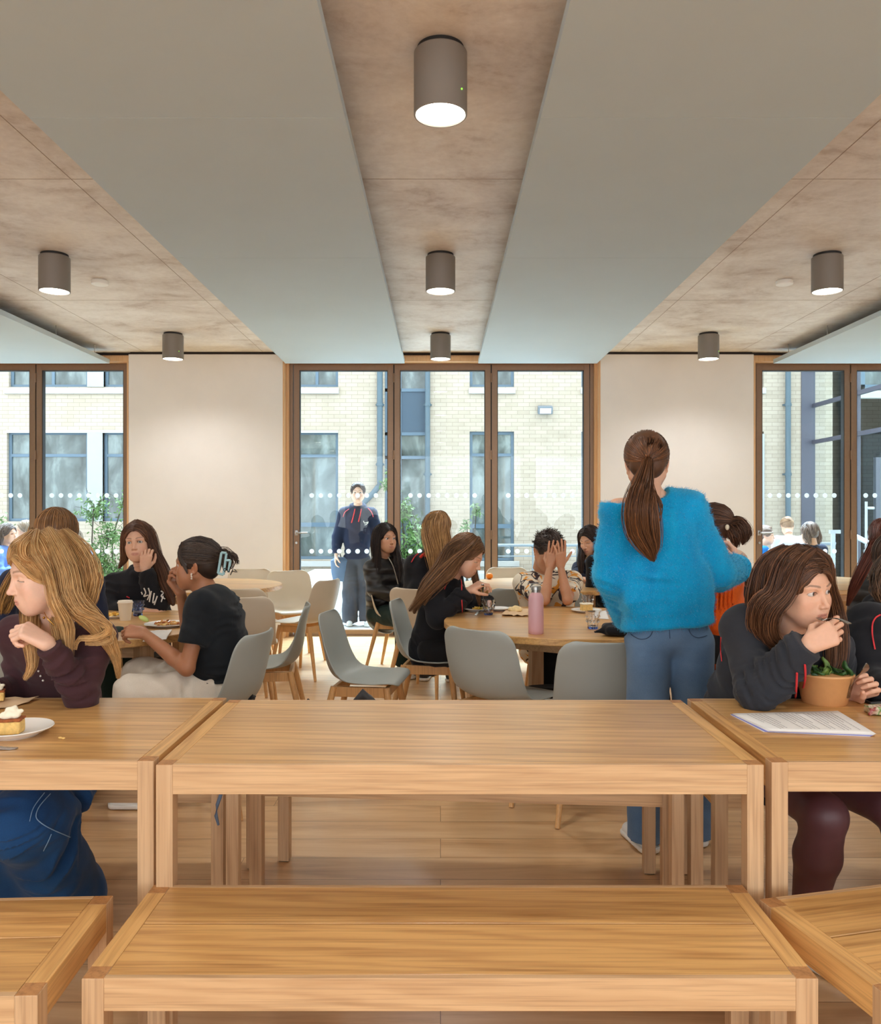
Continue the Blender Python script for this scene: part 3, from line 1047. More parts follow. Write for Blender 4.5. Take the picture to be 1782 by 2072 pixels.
def round_table(x, y, R, label, ang=10, lr=None):
    r = empty('round_table', (x, y, 0))
    tag(r, label, 'table', 'round oak tables')
    n = 72
    MB().lathe([(0, 0.712), (R - 0.006, 0.712), (R, 0.717), (R, 0.746), (R - 0.004, 0.75), (0, 0.75)], n=96).build('tabletop', M['oak_x'], r, auto=35)
    lr = lr or R - 0.16
    for k in range(4):
        a = math.radians(ang + 90 * k)
        lg = MB().box((0, 0, 0), (0.078, 0.078, 0.708), 0.003).build('leg', M['oak_z'], r)
        lg.location = (lr * math.cos(a), lr * math.sin(a), 0.356)
        lg.rotation_euler = (0, 0, a)
    f = MB()
    for k in range(4):
        a = math.radians(ang + 90 * k); b = math.radians(ang + 90 * (k + 1))
        p, q = Vector((lr * math.cos(a), lr * math.sin(a), 0.67)), Vector((lr * math.cos(b), lr * math.sin(b), 0.67))
        d = q - p
        f.box((p + q) / 2, (d.length - 0.07, 0.02, 0.08), 0, Euler((0, 0, math.atan2(d.y, d.x))).to_matrix())
    f.build('apron', M['oak_xn'], r)
    return r


round_table(0.72, 4.665, 0.70, 'round oak table with the pink bottle, boy and long-haired girl around it', 12)
round_table(-1.9, 4.5, 0.68, 'round oak table with the takeaway cup, left of the middle chairs', -42)
round_table(-2.04, 6.95, 0.68, 'empty round oak table by the left pier', -30)
round_table(0.85, 7.0, 0.70, 'round oak table with the orange on it, close to the middle doors', 40)
round_table(3.25, 7.25, 0.80, 'round oak table before the far right windows', 35)
round_table(-4.2, 6.7, 0.70, 'round oak table before the far left windows, mostly hidden by heads', 40)

# ------------------------------------------------------------------ shell chairs
M['shell_grey'] = plain('grey_chair_shell', S(158, 162, 156), 0.42, spec=0.4)
M['shell_cream'] = plain('cream_chair_shell', S(214, 200, 178), 0.42, spec=0.4)


def make_chair(mat, name='shell_chair'):
    """moulded shell on a turned oak frame; faces +Y, origin on the floor under the seat"""
    r = empty(name)
    # centre line: front lip of the seat, seat, bend, back
    prof = [(0.225, 0.440), (0.222, 0.452), (0.205, 0.462), (0.15, 0.461), (0.07, 0.452), (0.0, 0.444), (-0.07, 0.442), (-0.125, 0.450), (-0.165, 0.475),
            (-0.190, 0.515), (-0.203, 0.565), (-0.210, 0.62), (-0.218, 0.68), (-0.228, 0.735), (-0.238, 0.775), (-0.243, 0.795), (-0.246, 0.806)]
    P = np.array(prof)
    seg = np.r_[0, np.cumsum(np.hypot(*np.diff(P, axis=0).T))]
    T = seg[-1]
    m_ = 46
    s = T * (0.5 - 0.5 * np.cos(np.linspace(0, math.pi, m_))) * 0.55 + np.linspace(0, T, m_) * 0.45
    Yc = np.interp(s, seg, P[:, 0]); Zc = np.interp(s, seg, P[:, 1])
    k = np.array([0.25, 0.5, 0.25])
    for _ in range(3):
        Yc[1:-1] = np.convolve(Yc, k, 'valid'); Zc[1:-1] = np.convolve(Zc, k, 'valid')
    ty, tz = np.gradient(Yc), np.gradient(Zc)
    ln = np.hypot(ty, tz); ty /= ln; tz /= ln
    ny, nz = -tz * -1, ty * -1          # towards the sitter
    ny, nz = tz, -ty
    t = s / T
    hw = np.interp(t, [0, 0.12, 0.3, 0.45, 0.6, 0.8, 1.0], [0.215, 0.232, 0.238, 0.236, 0.234, 0.228, 0.212])
    rc = 0.075
    d1 = T - s
    hw = np.where(d1 < rc, hw - rc + np.sqrt(np.maximum(rc ** 2 - (rc - d1) ** 2, 0)), hw)
    d0 = s
    rf = 0.05
    hw = np.where(d0 < rf, hw - rf + np.sqrt(np.maximum(rf ** 2 - (rf - d0) ** 2, 0)), hw)
    curl = np.interp(t, [0, 0.2, 0.38, 0.48, 0.6, 0.8, 1.0], [-0.004, 0.006, 0.045, 0.085, 0.075, 0.045, 0.03])
    nu = 25
    u = np.linspace(-1, 1, nu)
    V = np.zeros((m_, nu, 3))
    V[:, :, 0] = hw[:, None] * u[None, :] * (1 - 0.04 * (curl[:, None] / 0.085) * u[None, :] ** 2)
    cu = curl[:, None] * np.abs(u[None, :]) ** 2.3
    # curl lifts the sides towards the sitter: up on the seat, forward on the back
    V[:, :, 1] = Yc[:, None] + cu * (-ny[:, None]) * -1 * np.sign(1)
    V[:, :, 2] = Zc[:, None] + cu * nz[:, None]
    V[:, :, 1] = Yc[:, None] + cu * np.maximum(np.abs(tz), 0.0)[:, None]
    V[:, :, 2] = Zc[:, None] + cu * np.maximum(ty * -1, 0.0)[:, None] * 0.55
    idx = np.arange(m_ * nu).reshape(m_, nu)
    Fc = np.stack([idx[:-1, :-1], idx[:-1, 1:], idx[1:, 1:], idx[1:, :-1]], -1).reshape(-1, 4)
    sh = mesh_np('shell', V.reshape(-1, 3), Fc, mat, r)
    md = sh.modifiers.new('thick', 'SOLIDIFY'); md.thickness = 0.009; md.offset = 0.0
    md = sh.modifiers.new('sub', 'SUBSURF'); md.levels = 1; md.render_levels = 1
    # under frame
    f = MB()
    zt = 0.428
    for sx in (-1, 1):
        f.box((sx * 0.155, 0.01, zt - 0.028), (0.022, 0.30, 0.055), 0.004)
    f.box((0, 0.155, zt - 0.028), (0.30, 0.022, 0.055), 0.004)
    f.box((0, -0.135, zt - 0.028), (0.30, 0.022, 0.055), 0.004)
    f.build('frame', M['chair_oak'], r)
    for sx in (-1, 1):
        for sy, y0, y1 in ((1, 0.155, 0.215), (-1, -0.135, -0.235)):
            lg = MB().tube([(0, 0, 0), (sx * 0.0145, (y1 - y0) * 0.25, -0.105), (sx * 0.06, y1 - y0, -zt + 0.004)], [0.0185, 0.0185, 0.0115], 12).build('leg', M['chair_oak'], r, auto=40)
            lg.location = (sx * 0.16, y0, zt - 0.002)
    return r


ch_g = make_chair(M['shell_grey'])
ch_c = make_chair(M['shell_cream'])
used = set()


def chair(x, y, face, label, cream=False):
    """face: direction the sitter looks, degrees from +X counter-clockwise"""
    o = ch_c if cream else ch_g
    c = o if id(o) not in used else copy_tree(o)
    used.add(id(o))
    c.location = (x, y, 0)
    c.rotation_euler = (0, 0, math.radians(face - 90))
    tag(c, label, 'chair', 'moulded shell chairs on oak legs')
    return c


chair(0.31, 4.10, 50, 'grey shell chair at the round table seen from behind, its back turned slightly')
chair(0.725, 3.76, 90, 'grey shell chair with its back to us, directly left of the standing blue jumper')
chair(-0.42, 4.55, -8, 'empty grey shell chair in side view, its seat turned to the right')
chair(-0.07, 5.16, -8, 'grey shell chair under the long-haired girl bent over her plate')
chair(-1.07, 3.88, 168, 'pale shell chair under the woman in the black t-shirt')
chair(-1.04, 4.95, 187, 'grey shell chair in side view just behind the chair of the black t-shirt')
chair(-1.36, 5.62, 100, 'cream shell chair behind the shoulder of the black t-shirt, the lower of two backs', True)
chair(-1.52, 6.22, 95, 'cream shell chair pushed in at the near side of the empty round table', True)
chair(-1.86, 7.85, -85, 'cream shell chair at the far side of the empty round table by the pier', True)
chair(-1.13, 6.88, 155, 'pale shell chair turned away beside the glass door, four oak legs in view', True)
chair(-1.36, 7.62, -62, 'pale shell chair nearest the hinge of the glass door, behind another chair', True)
chair(-0.36, 7.08, -15, 'pale shell chair under the girl in the puffer jacket', True)
chair(-0.10, 6.20, 60, 'pale shell chair under the blonde person seen from behind', True)
chair(0.56, 6.22, 90, 'shaded grey shell chair tucked in between the eating girl and the boy')
chair(0.68, 8.05, -88, 'cream shell chair at the far side of the table with the orange', True)
chair(0.80, 5.62, -95, 'grey shell chair under the boy in the patterned shirt')
chair(1.55, 6.25, 130, 'pale shell chair behind the glass, beside the dark-haired girl', True)
chair(1.40, 7.62, -130, 'cream shell chair under the dark-haired girl by the right pier', True)
chair(1.66, 4.70, 178, 'grey shell chair under the person in the orange cable knit')
chair(2.45, 4.95, 155, 'pale shell chair standing behind the person with the bowl', True)
chair(2.85, 8.25, -90, 'cream shell chair in front of the right door frame', True)
chair(3.60, 8.30, -85, 'cream shell chair in front of the second pane of the right windows', True)
chair(-2.55, 5.3, -45, 'grey shell chair under the person in the black hoodie with white lettering')
chair(-2.9, 4.2, 20, 'grey shell chair behind the maroon sleeve at the left edge')
chair(-3.3, 6.3, 150, 'grey shell chair beyond the blonde hair, before the left window')
# ------------------------------------------------------------------ solid modelling by distance fields
def _hash(ix, iy, iz):
    n = (ix.astype(np.int64) * 73856093) ^ (iy.astype(np.int64) * 19349663) ^ (iz.astype(np.int64) * 83492791)
    n = (n << 13) ^ n
    n = (n * (n * n * 15731 + 789221) + 1376312589) & 0x7fffffff
    return n.astype(np.float64) / 0x7fffffff


def vnoise(P):
    """smooth value noise, about -1..1"""
    P = np.asarray(P, dtype=np.float64)
    i = np.floor(P).astype(np.int64)
    f = P - i
    f = f * f * (3 - 2 * f)
    r = 0
    for dx in (0, 1):
        for dy in (0, 1):
            for dz in (0, 1):
                w = (f[..., 0] if dx else 1 - f[..., 0]) * (f[..., 1] if dy else 1 - f[..., 1]) * (f[..., 2] if dz else 1 - f[..., 2])
                r = r + w * _hash(i[..., 0] + dx, i[..., 1] + dy, i[..., 2] + dz)
    return r * 2 - 1


def unit(v):
    v = np.asarray(v, dtype=float)
    return v / max(np.linalg.norm(v), 1e-9)


def crease(P, a, ax, amp, fq):
    """folds that run across a limb or trunk, bent by a broad noise"""
    q = P - a
    z = q @ ax
    r = q - z[..., None] * ax
    w = vnoise(P * 5.0 + 5) * 0.075 + vnoise(P * 13.0 + 2) * 0.02
    c = r * 5.5 + ((z + w) * fq * 2.4)[..., None] * ax
    n1 = vnoise(c)
    n2 = vnoise(c * 1.9 + 17)
    k = np.clip(vnoise(P * 7.0 + 31) * 1.3 + 0.35, 0, 1.3)
    return -amp * (1.1 * (1 - 2.4 * np.abs(n1)) * k + 0.4 * n2 * k + 0.25 * vnoise(P * 9.0))


class Vol:
    """distance field on a grid; primitives are merged in turn, then meshed"""
    def __init__(s, lo, hi, h):
        s.h = h
        s.lo = np.array(lo, float)
        s.n = np.maximum(np.ceil((np.array(hi, float) - s.lo) / h).astype(int) + 1, 4)
        s.f = np.full(s.n, 1.0, dtype=np.float32)

    def _sub(s, lo, hi):
        a = np.clip(np.floor((np.array(lo) - s.lo) / s.h).astype(int), 0, s.n)
        b = np.clip(np.ceil((np.array(hi) - s.lo) / s.h).astype(int) + 1, 0, s.n)
        if np.any(b <= a): return None, None
        ax = [(s.lo[i] + s.h * np.arange(a[i], b[i])).astype(np.float32) for i in range(3)]
        P = np.stack(np.meshgrid(*ax, indexing='ij'), -1)
        return tuple(slice(a[i], b[i]) for i in range(3)), P

    def _merge(s, sl, d, k, op):
        g = s.f[sl]
        if op == 'add':
            if k > 0:
                hh = np.maximum(k - np.abs(g - d), 0) / k
                s.f[sl] = np.minimum(g, d) - hh * hh * k * 0.25
            else:
                s.f[sl] = np.minimum(g, d)
        else:
            d = -d
            if k > 0:
                hh = np.maximum(k - np.abs(g - d), 0) / k
                s.f[sl] = np.maximum(g, d) + hh * hh * k * 0.25
            else:
                s.f[sl] = np.maximum(g, d)

    def cone(s, a, b, ra, rb=None, k=0.0, op='add', flat=0, sq=None, wob=None):
        """tapered capsule; flat=1 cuts it square at b, 2 at both; sq=(side axis, ratio) flattens it; wob=(amp,freq)"""
        rb = ra if rb is None else rb
        a = np.array(a, float); b = np.array(b, float)
        m = max(ra, rb) * (1.0 if sq is None else max(1.0, sq[1])) + k + 3 * s.h + (wob[0] * 1.5 if wob else 0)
        sl, P = s._sub(np.minimum(a, b) - m, np.maximum(a, b) + m)
        if sl is None: return s
        ab = b - a
        L2 = max(ab @ ab, 1e-12)
        q = P - a.astype(np.float32)
        t = (q @ ab.astype(np.float32)) / L2
        tc = np.clip(t, 0, 1)
        v = q - tc[..., None] * ab.astype(np.float32)
        if sq is not None:
            u = np.asarray(sq[0], float)
            u = unit(u - ab * (u @ ab) / L2).astype(np.float32)
            c = v @ u
            v = v - (c * (1 - 1 / sq[1]))[..., None] * u
        d = np.sqrt((v * v).sum(-1)) - (ra + (rb - ra) * tc)
        if wob:
            near = np.abs(d) < wob[0] * 2.5 + 3 * s.h
            d[near] += crease(P[near], a, unit(ab), wob[0], wob[1]).astype(np.float32)
        if flat:
            ln = math.sqrt(L2)
            d = np.maximum(d, (t - 1) * ln)
            if flat == 2: d = np.maximum(d, -t * ln)
        s._merge(sl, d.astype(np.float32), k, op)
        return s

    def chain(s, pts, rs, k=0.0, **kw):
        for i in range(len(pts) - 1):
            s.cone(pts[i], pts[i + 1], rs[i], rs[i + 1], k, **kw)
        return s

    def ell(s, c, r, R=None, k=0.0, op='add'):
        c = np.array(c, float); r = np.array(r, float)
        m = r.max() + k + 3 * s.h
        sl, P = s._sub(c - m, c + m)
        if sl is None: return s
        q = P - c.astype(np.float32)
        if R is not None: q = q @ np.asarray(R, np.float32)
        k0 = np.sqrt(((q / r.astype(np.float32)) ** 2).sum(-1))
        k1 = np.sqrt(((q / (r * r).astype(np.float32)) ** 2).sum(-1))
        d = k0 * (k0 - 1) / np.maximum(k1, 1e-6)
        s._merge(sl, d.astype(np.float32), k, op)
        return s

    def box(s, c, hd, R=None, rnd=0.0, k=0.0, op='add'):
        c = np.array(c, float); hd = np.array(hd, float)
        m = np.linalg.norm(hd) + k + 3 * s.h
        sl, P = s._sub(c - m, c + m)
        if sl is None: return s
        q = P - c.astype(np.float32)
        if R is not None: q = q @ np.asarray(R, np.float32)
        q = np.abs(q) - (hd - rnd).astype(np.float32)
        d = np.sqrt((np.maximum(q, 0) ** 2).sum(-1)) + np.minimum(q.max(-1), 0) - rnd
        s._merge(sl, d.astype(np.float32), k, op)
        return s

    def slab(s, a, b, wa, wb, da, db, side, k=0.0, op='add', flat=0, wob=None, pw=2.0):
        """trunk section from a to b with half widths along side and half depths across it"""
        a = np.array(a, float); b = np.array(b, float)
        m = max(wa, wb, da, db) + k + 3 * s.h + (wob[0] * 1.5 if wob else 0)
        sl, P = s._sub(np.minimum(a, b) - m, np.maximum(a, b) + m)
        if sl is None: return s
        ab = b - a; L2 = max(ab @ ab, 1e-12); ax = ab / math.sqrt(L2)
        u = np.asarray(side, float); u = unit(u - ax * (u @ ax)); w = np.cross(ax, u)
        q = P - a.astype(np.float32)
        t = (q @ ab.astype(np.float32)) / L2
        tc = np.clip(t, 0, 1)
        v = q - tc[..., None] * ab.astype(np.float32)
        hw = wa + (wb - wa) * tc; hd = da + (db - da) * tc
        mn = np.minimum(hw, hd)
        x = np.abs(v @ u.astype(np.float32)) / hw; y = np.abs(v @ w.astype(np.float32)) / hd
        z = np.abs(v @ ax.astype(np.float32)) / mn
        d = ((x ** pw + y ** pw + z ** pw) ** (1 / pw) - 1) * mn
        if wob:
            near = np.abs(d) < wob[0] * 2.5 + 3 * s.h
            d[near] += crease(P[near], a, ax, wob[0], wob[1]).astype(np.float32)
        if flat:
            ln = math.sqrt(L2)
            d = np.maximum(d, (t - 1) * ln)
            if flat == 2: d = np.maximum(d, -t * ln)
        s._merge(sl, d.astype(np.float32), k, op)
        return s

    def noise(s, amp, freq, seed=0.0, ridged=False, amp2=0, freq2=0):
        """cloth folds, applied close to the surface only"""
        near = np.abs(s.f) < (amp * 2 + 3 * s.h)
        idx = np.argwhere(near)
        P = s.lo + idx * s.h
        v = vnoise(P * np.asarray(freq) + seed)
        if ridged: v = 1 - 2 * np.abs(v)
        d = amp * v
        if amp2: d = d + amp2 * vnoise(P * freq2 + seed + 9)
        s.f[near] += d.astype(np.float32)
        return s

    def halfspace(s, p, nrm, k=0.0):
        """cut away everything on the side nrm points to"""
        nrm = unit(nrm)
        sl, P = s._sub(s.lo, s.lo + s.h * s.n)
        d = ((P - np.asarray(p, np.float32)) @ nrm.astype(np.float32))
        s._merge(sl, -d.astype(np.float32) * 1.0, k, 'sub')
        return s

    def mesh(s):
        """surface nets: vertices, quads"""
        f = s.f.copy()
        f[0] = f[-1] = 1; f[:, 0] = f[:, -1] = 1; f[:, :, 0] = f[:, :, -1] = 1
        ins = f < 0
        n = np.array(f.shape) - 1
        cs = np.zeros(n, dtype=np.int8)
        for dx in (0, 1):
            for dy in (0, 1):
                for dz in (0, 1):
                    cs += ins[dx:dx + n[0], dy:dy + n[1], dz:dz + n[2]]
        act = (cs > 0) & (cs < 8)
        idx = np.argwhere(act)
        if len(idx) == 0: return np.zeros((0, 3)), np.zeros((0, 4), int)
        acc = np.zeros((len(idx), 3)); cnt = np.zeros(len(idx))
        corners = [(a, b, c) for a in (0, 1) for b in (0, 1) for c in (0, 1)]
        vals = {c: f[idx[:, 0] + c[0], idx[:, 1] + c[1], idx[:, 2] + c[2]] for c in corners}
        for a in corners:
            for ax in range(3):
                if a[ax]: continue
                b = list(a); b[ax] = 1; b = tuple(b)
                va, vb = vals[a], vals[b]
                m = (va < 0) != (vb < 0)
                t = np.where(m, va / np.where(m, va - vb, 1), 0)
                p = np.tile(np.array(a, float), (len(idx), 1))
                p[:, ax] = t
                acc += p * m[:, None]; cnt += m
        V = s.lo + (idx + acc / cnt[:, None]) * s.h
        vid = np.full(n, -1, dtype=np.int64)
        vid[tuple(idx.T)] = np.arange(len(idx))
        Q = []
        for ax in range(3):
            o = [i for i in range(3) if i != ax]
            A = ins; sl0 = [slice(1, -1)] * 3; sl0[ax] = slice(0, -1)
            sl1 = [slice(1, -1)] * 3; sl1[ax] = slice(1, None)
            x0 = A[tuple(sl0)]; x1 = A[tuple(sl1)]
            e = np.argwhere(x0 != x1)
            if len(e) == 0: continue
            flip = x0[tuple(e.T)]
            e = e.copy(); e[:, o[0]] += 1; e[:, o[1]] += 1
            def g(d0, d1):
                q = e.copy(); q[:, o[0]] -= d0; q[:, o[1]] -= d1
                return vid[tuple(q.T)]
            quad = np.stack([g(1, 1), g(0, 1), g(0, 0), g(1, 0)], 1)
            if ax == 1: flip = ~flip
            quad[~flip] = quad[~flip][:, ::-1]
            Q.append(quad)
        Q = np.concatenate(Q)
        Q = Q[(Q >= 0).all(1)]
        return V, Q


def relax(V, Q, it=1, w=0.5):
    n = len(V)
    for _ in range(it):
        acc = np.zeros_like(V); c = np.zeros(n)
        for k in range(4):
            a, b = Q[:, k], Q[:, (k + 1) % 4]
            np.add.at(acc, a, V[b]); np.add.at(c, a, 1)
            np.add.at(acc, b, V[a]); np.add.at(c, b, 1)
        V = V * (1 - w) + acc / np.maximum(c, 1)[:, None] * w
    return V


def keep_big(V, Q, frac=0.02):
    """drop tiny floating crumbs"""
    n = len(V)
    lab = np.arange(n)
    for _ in range(60):
        m = lab[Q].min(1)
        new = lab.copy()
        for k in range(4): np.minimum.at(new, Q[:, k], m)
        new = new[new]
        if np.array_equal(new, lab): break
        lab = new
    return V, Q


def surf(vol, name, mat, parent, rel=1, col=None):
    V, Q = vol.mesh()
    if len(V) == 0: return None
    V = relax(V, Q, rel)
    c = col(V) if callable(col) else (np.tile(col, (len(V), 1)) if col is not None else None)
    return mesh_np(name, V, Q, mat, parent, c)


def merge_parts(parts):
    Vs, Qs, Cs, n = [], [], [], 0
    for V, Q, C in parts:
        if len(V) == 0: continue
        Vs.append(V); Qs.append(Q + n); Cs.append(C); n += len(V)
    return np.concatenate(Vs), np.concatenate(Qs), np.concatenate(Cs)


# ------------------------------------------------------------------ heads
def head_rot(az, pitch=0, roll=0):
    """columns: lateral, forward, up.  az 0 looks at the camera, 90 to the right of the photo"""
    a = math.radians(az); p = math.radians(pitch); r = math.radians(roll)
    f = np.array([math.sin(a), -math.cos(a), 0.0]); u = np.array([0, 0, 1.0]); x = np.array([-math.cos(a), -math.sin(a), 0.0])
    f2 = f * math.cos(p) - u * math.sin(p); u2 = u * math.cos(p) + f * math.sin(p)
    x3 = x * math.cos(r) + u2 * math.sin(r); u3 = u2 * math.cos(r) - x * math.sin(r)
    return np.stack([x3, f2, u3], 1)


class Head:
    def __init__(s, pos, az, pitch=0, roll=0, sc=1.0):
        s.pos = np.array(pos, float); s.R = head_rot(az, pitch, roll); s.sc = sc

    def w(s, p):
        return (np.asarray(p, float) * s.sc) @ s.R.T + s.pos

    def l(s, p):
        return ((np.asarray(p, float) - s.pos) @ s.R) / s.sc


def head_mesh(h, res, skin, lip, brow, eyes=0.0072, look_down=False, male=False, smile=False, lash=(0.02, 0.012, 0.01)):
    """returns V, Q, colours in world space"""
    v = Vol((-0.095, -0.125, -0.15), (0.095, 0.13, 0.13), res)
    v.ell((0, -0.014, 0.030), (0.0735, 0.094, 0.084))
    v.ell((0, 0.020, -0.028), (0.0595, 0.0675, 0.086), k=0.03)
    v.ell((0, 0.052, -0.080), (0.030, 0.030, 0.028), k=0.035)
    for sx in (-1, 1):
        v.cone((sx * 0.053, 0.0, -0.052), (sx * 0.020, 0.058, -0.094), 0.016, 0.011, k=0.035)
        v.ell((sx * 0.036, 0.060, -0.030), (0.022, 0.017, 0.018), k=0.022)
        v.ell((sx * 0.033, 0.050, -0.056), (0.023, 0.022, 0.026), k=0.025)
        v.cone((sx * 0.013, 0.0795, 0.016), (sx * 0.044, 0.066, 0.017), 0.008 if not male else 0.0095, 0.006, k=0.018)
    v.ell((0, 0.061, -0.101), (0.017, 0.0135, 0.012), k=0.016)
    v.ell((0, 0.076, -0.066), (0.024, 0.013, 0.018), k=0.02)
    for sx in (-1, 1):
        v.ell((sx * 0.031, 0.089, -0.002), (0.0165, 0.013, 0.0115), k=0.014, op='sub')
    # nose
    v.cone((0, 0.080, 0.008), (0, 0.1010, -0.034), 0.0058, 0.0074, k=0.013)
    v.ell((0, 0.1035, -0.037), (0.0082, 0.0085, 0.0075), k=0.006)
    for sx in (-1, 1):
        v.ell((sx * 0.0105, 0.0935, -0.0405), (0.0062, 0.0090, 0.0058), k=0.006)
        v.ell((sx * 0.0062, 0.098, -0.0478), (0.0034, 0.0046, 0.003), k=0.002, op='sub')
    # lips
    cw = 0.0235 if not smile else 0.028
    cz = -0.0685 + (0.005 if smile else 0)
    for sx in (-1, 1):
        v.cone((sx * 0.004, 0.0895, -0.0640), (sx * cw, 0.078, cz), 0.0046, 0.0022, k=0.006)
        v.cone((0, 0.0880, -0.0725), (sx * cw * 0.9, 0.0775, cz - 0.001), 0.0056, 0.0022, k=0.006)
        v.cone((0, 0.096, -0.0683), (sx * cw, 0.0845, cz), 0.0009, 0.0009, k=0.003, op='sub')
    # eyes: lids over the ball
    zl = -0.0055 if look_down else -0.0008
    op = 0.0013 if look_down else eyes
    for sx in (-1, 1):
        c = np.array((sx * 0.031, 0.0655, -0.001))
        sl, P = v._sub(c - 0.022, c + 0.022)
        q = P - c.astype(np.float32)
        lid = np.sqrt((q * q).sum(-1)) - 0.0142
        so = P - np.array((sx * 0.031, 0.083, zl - 0.001), np.float32)
        so[..., 2] += 0.0012 * (so[..., 0] * sx / 0.014)
        slit = (np.sqrt((so[..., 0] / 0.0146) ** 2 + (so[..., 1] / 0.03) ** 2 + (so[..., 2] / op) ** 2) - 1) * op
        v._merge(sl, lid, 0.004, 'add')
        v._merge(sl, slit, 0.0015, 'sub')
    # ears
    for sx in (-1, 1):
        Re = np.array(Euler((0.15, sx * 0.18, sx * 0.35)).to_matrix())
        v.ell((sx * 0.0745, -0.012, -0.014), (0.0062, 0.0165, 0.029), R=Re, k=0.006)
        v.ell((sx * 0.082, -0.006, -0.012), (0.0065, 0.009, 0.019), R=Re, k=0.004, op='sub')
        v.ell((sx * 0.0745, -0.004, -0.036), (0.0045, 0.007, 0.009), k=0.004)
    v.cone((0, -0.018, -0.045), (0, -0.030, -0.15), 0.050 if not male else 0.054, 0.048, k=0.02, flat=1)
    V, Q = v.mesh()
    V = relax(V, Q, 1, 0.4)
    x, y, z = np.abs(V[:, 0]), V[:, 1], V[:, 2]
    C = np.tile(np.array(skin, float), (len(V), 1))

    def blend(mask, c):
        C[:] = C * (1 - mask[:, None]) + np.array(c) * mask[:, None]
    g = lambda d, r: np.clip(1 - d / r, 0, 1)
    skin = np.array(skin)
    blend(0.35 * g(np.hypot(np.hypot(x - 0.042, y - 0.068), z + 0.034), 0.026), skin * (1.02, 0.72, 0.70))
    blend(0.35 * g(np.hypot(np.hypot(x, y - 0.104), z + 0.038), 0.016), skin * (1.0, 0.76, 0.72))
    blend(0.4 * g(np.hypot(x - 0.076, z + 0.012), 0.03) * (x > 0.068), skin * (1.0, 0.76, 0.72))
    # lip colour
    lz = np.where(z > -0.0685, np.abs(z + 0.0655) / 0.0052, np.abs(z + 0.0722) / 0.0062)
    lx = x / cw
    m = np.clip((1.0 - np.sqrt(np.clip(lx, 0, 2) ** 2.4 + lz ** 2 * 0.9)) * 4, 0, 1) * (y > 0.072)
    blend(m * 0.85, lip)
    blend(np.clip(1 - np.abs(z - (-0.0684 + (cz + 0.0684) * lx)) / 0.0011, 0, 1) * (lx < 1) * (y > 0.07) * 0.75, np.array(lip) * 0.25)
    # brows
    bz = 0.0205 + 0.0045 * np.sin(np.clip((x - 0.012) / 0.040, 0, 1) * 2.4) - np.clip(x - 0.043, 0, 1) * 0.35
    bw = np.interp(x, [0.010, 0.016, 0.04, 0.053], [0.001, 0.0034, 0.0028, 0.0006])
    m = np.clip((bw - np.abs(z - bz)) / 0.0014 + 0.5, 0, 1) * (x > 0.011) * (x < 0.053) * (y > 0.04)
    blend(m * (0.7 if not male else 0.9), brow)
    # lash line on the upper lid edge, soft shade of the lower lid rim
    ex = (x - 0.031) / 0.0145
    ez = zl - 0.001 - 0.0012 * ex + op * np.sqrt(np.clip(1 - ex ** 2, 0, 1))
    m = np.clip(1 - np.abs(z - ez) / 0.0017, 0, 1) * (np.abs(ex) < 1.08) * (y > 0.06)
    blend(m * 0.95, lash)
    ez2 = zl - 0.001 - 0.0012 * ex - op * np.sqrt(np.clip(1 - ex ** 2, 0, 1))
    m = np.clip(1 - np.abs(z - ez2) / 0.0012, 0, 1) * (np.abs(ex) < 1.0) * (y > 0.06)
    blend(m * 0.5, lash)
    if smile:
        m = (np.abs(z + 0.0672 - 0.003 * lx ** 2) < 0.003 * np.sqrt(np.clip(1 - lx ** 2, 0, 1))) * (lx < 0.8) * (y > 0.08)
        blend(m * 0.95, (0.8, 0.78, 0.74))
    return h.w(V), Q, C


def eye_part(h, parent, iris=(0.10, 0.055, 0.03), gaze=(0, 0), mat=None):
    """two eyeballs: gaze is an offset of the iris, lateral and up"""
    Vs, Fs, Cs, n = [], [], [], 0
    for sx in (-1, 1):
        nu, nv = 28, 18
        th = np.linspace(0, math.pi, nv); ph = np.linspace(0, 2 * math.pi, nu, endpoint=False)
        T, Pp = np.meshgrid(th, ph, indexing='ij')
        d = np.stack([np.sin(T) * np.cos(Pp), np.cos(T), np.sin(T) * np.sin(Pp)], -1).reshape(-1, 3)
        gd = unit((gaze[0], 1.0, gaze[1]))
        R = np.array(Vector((0, 1, 0)).rotation_difference(Vector(gd)).to_matrix())
        dd = d @ R.T
        ang = np.arccos(np.clip(d[:, 1], -1, 1))
        C = np.tile(np.array((0.62, 0.58, 0.55)), (len(d), 1))
        C[ang < 0.52] = iris
        C[ang < 0.22] = (0.004, 0.004, 0.004)
        Vs.append(h.w(np.array((sx * 0.031, 0.0655, -0.001)) + dd * 0.0132))
        i = np.arange(nv * nu).reshape(nv, nu)
        Fs.append(np.stack([i[:-1], np.roll(i[:-1], -1, 1), np.roll(i[1:], -1, 1), i[1:]], -1).reshape(-1, 4) + n)
        Cs.append(C); n += len(d)
    return mesh_np('eyes', np.concatenate(Vs), np.concatenate(Fs), MS['eye'], parent, np.concatenate(Cs))


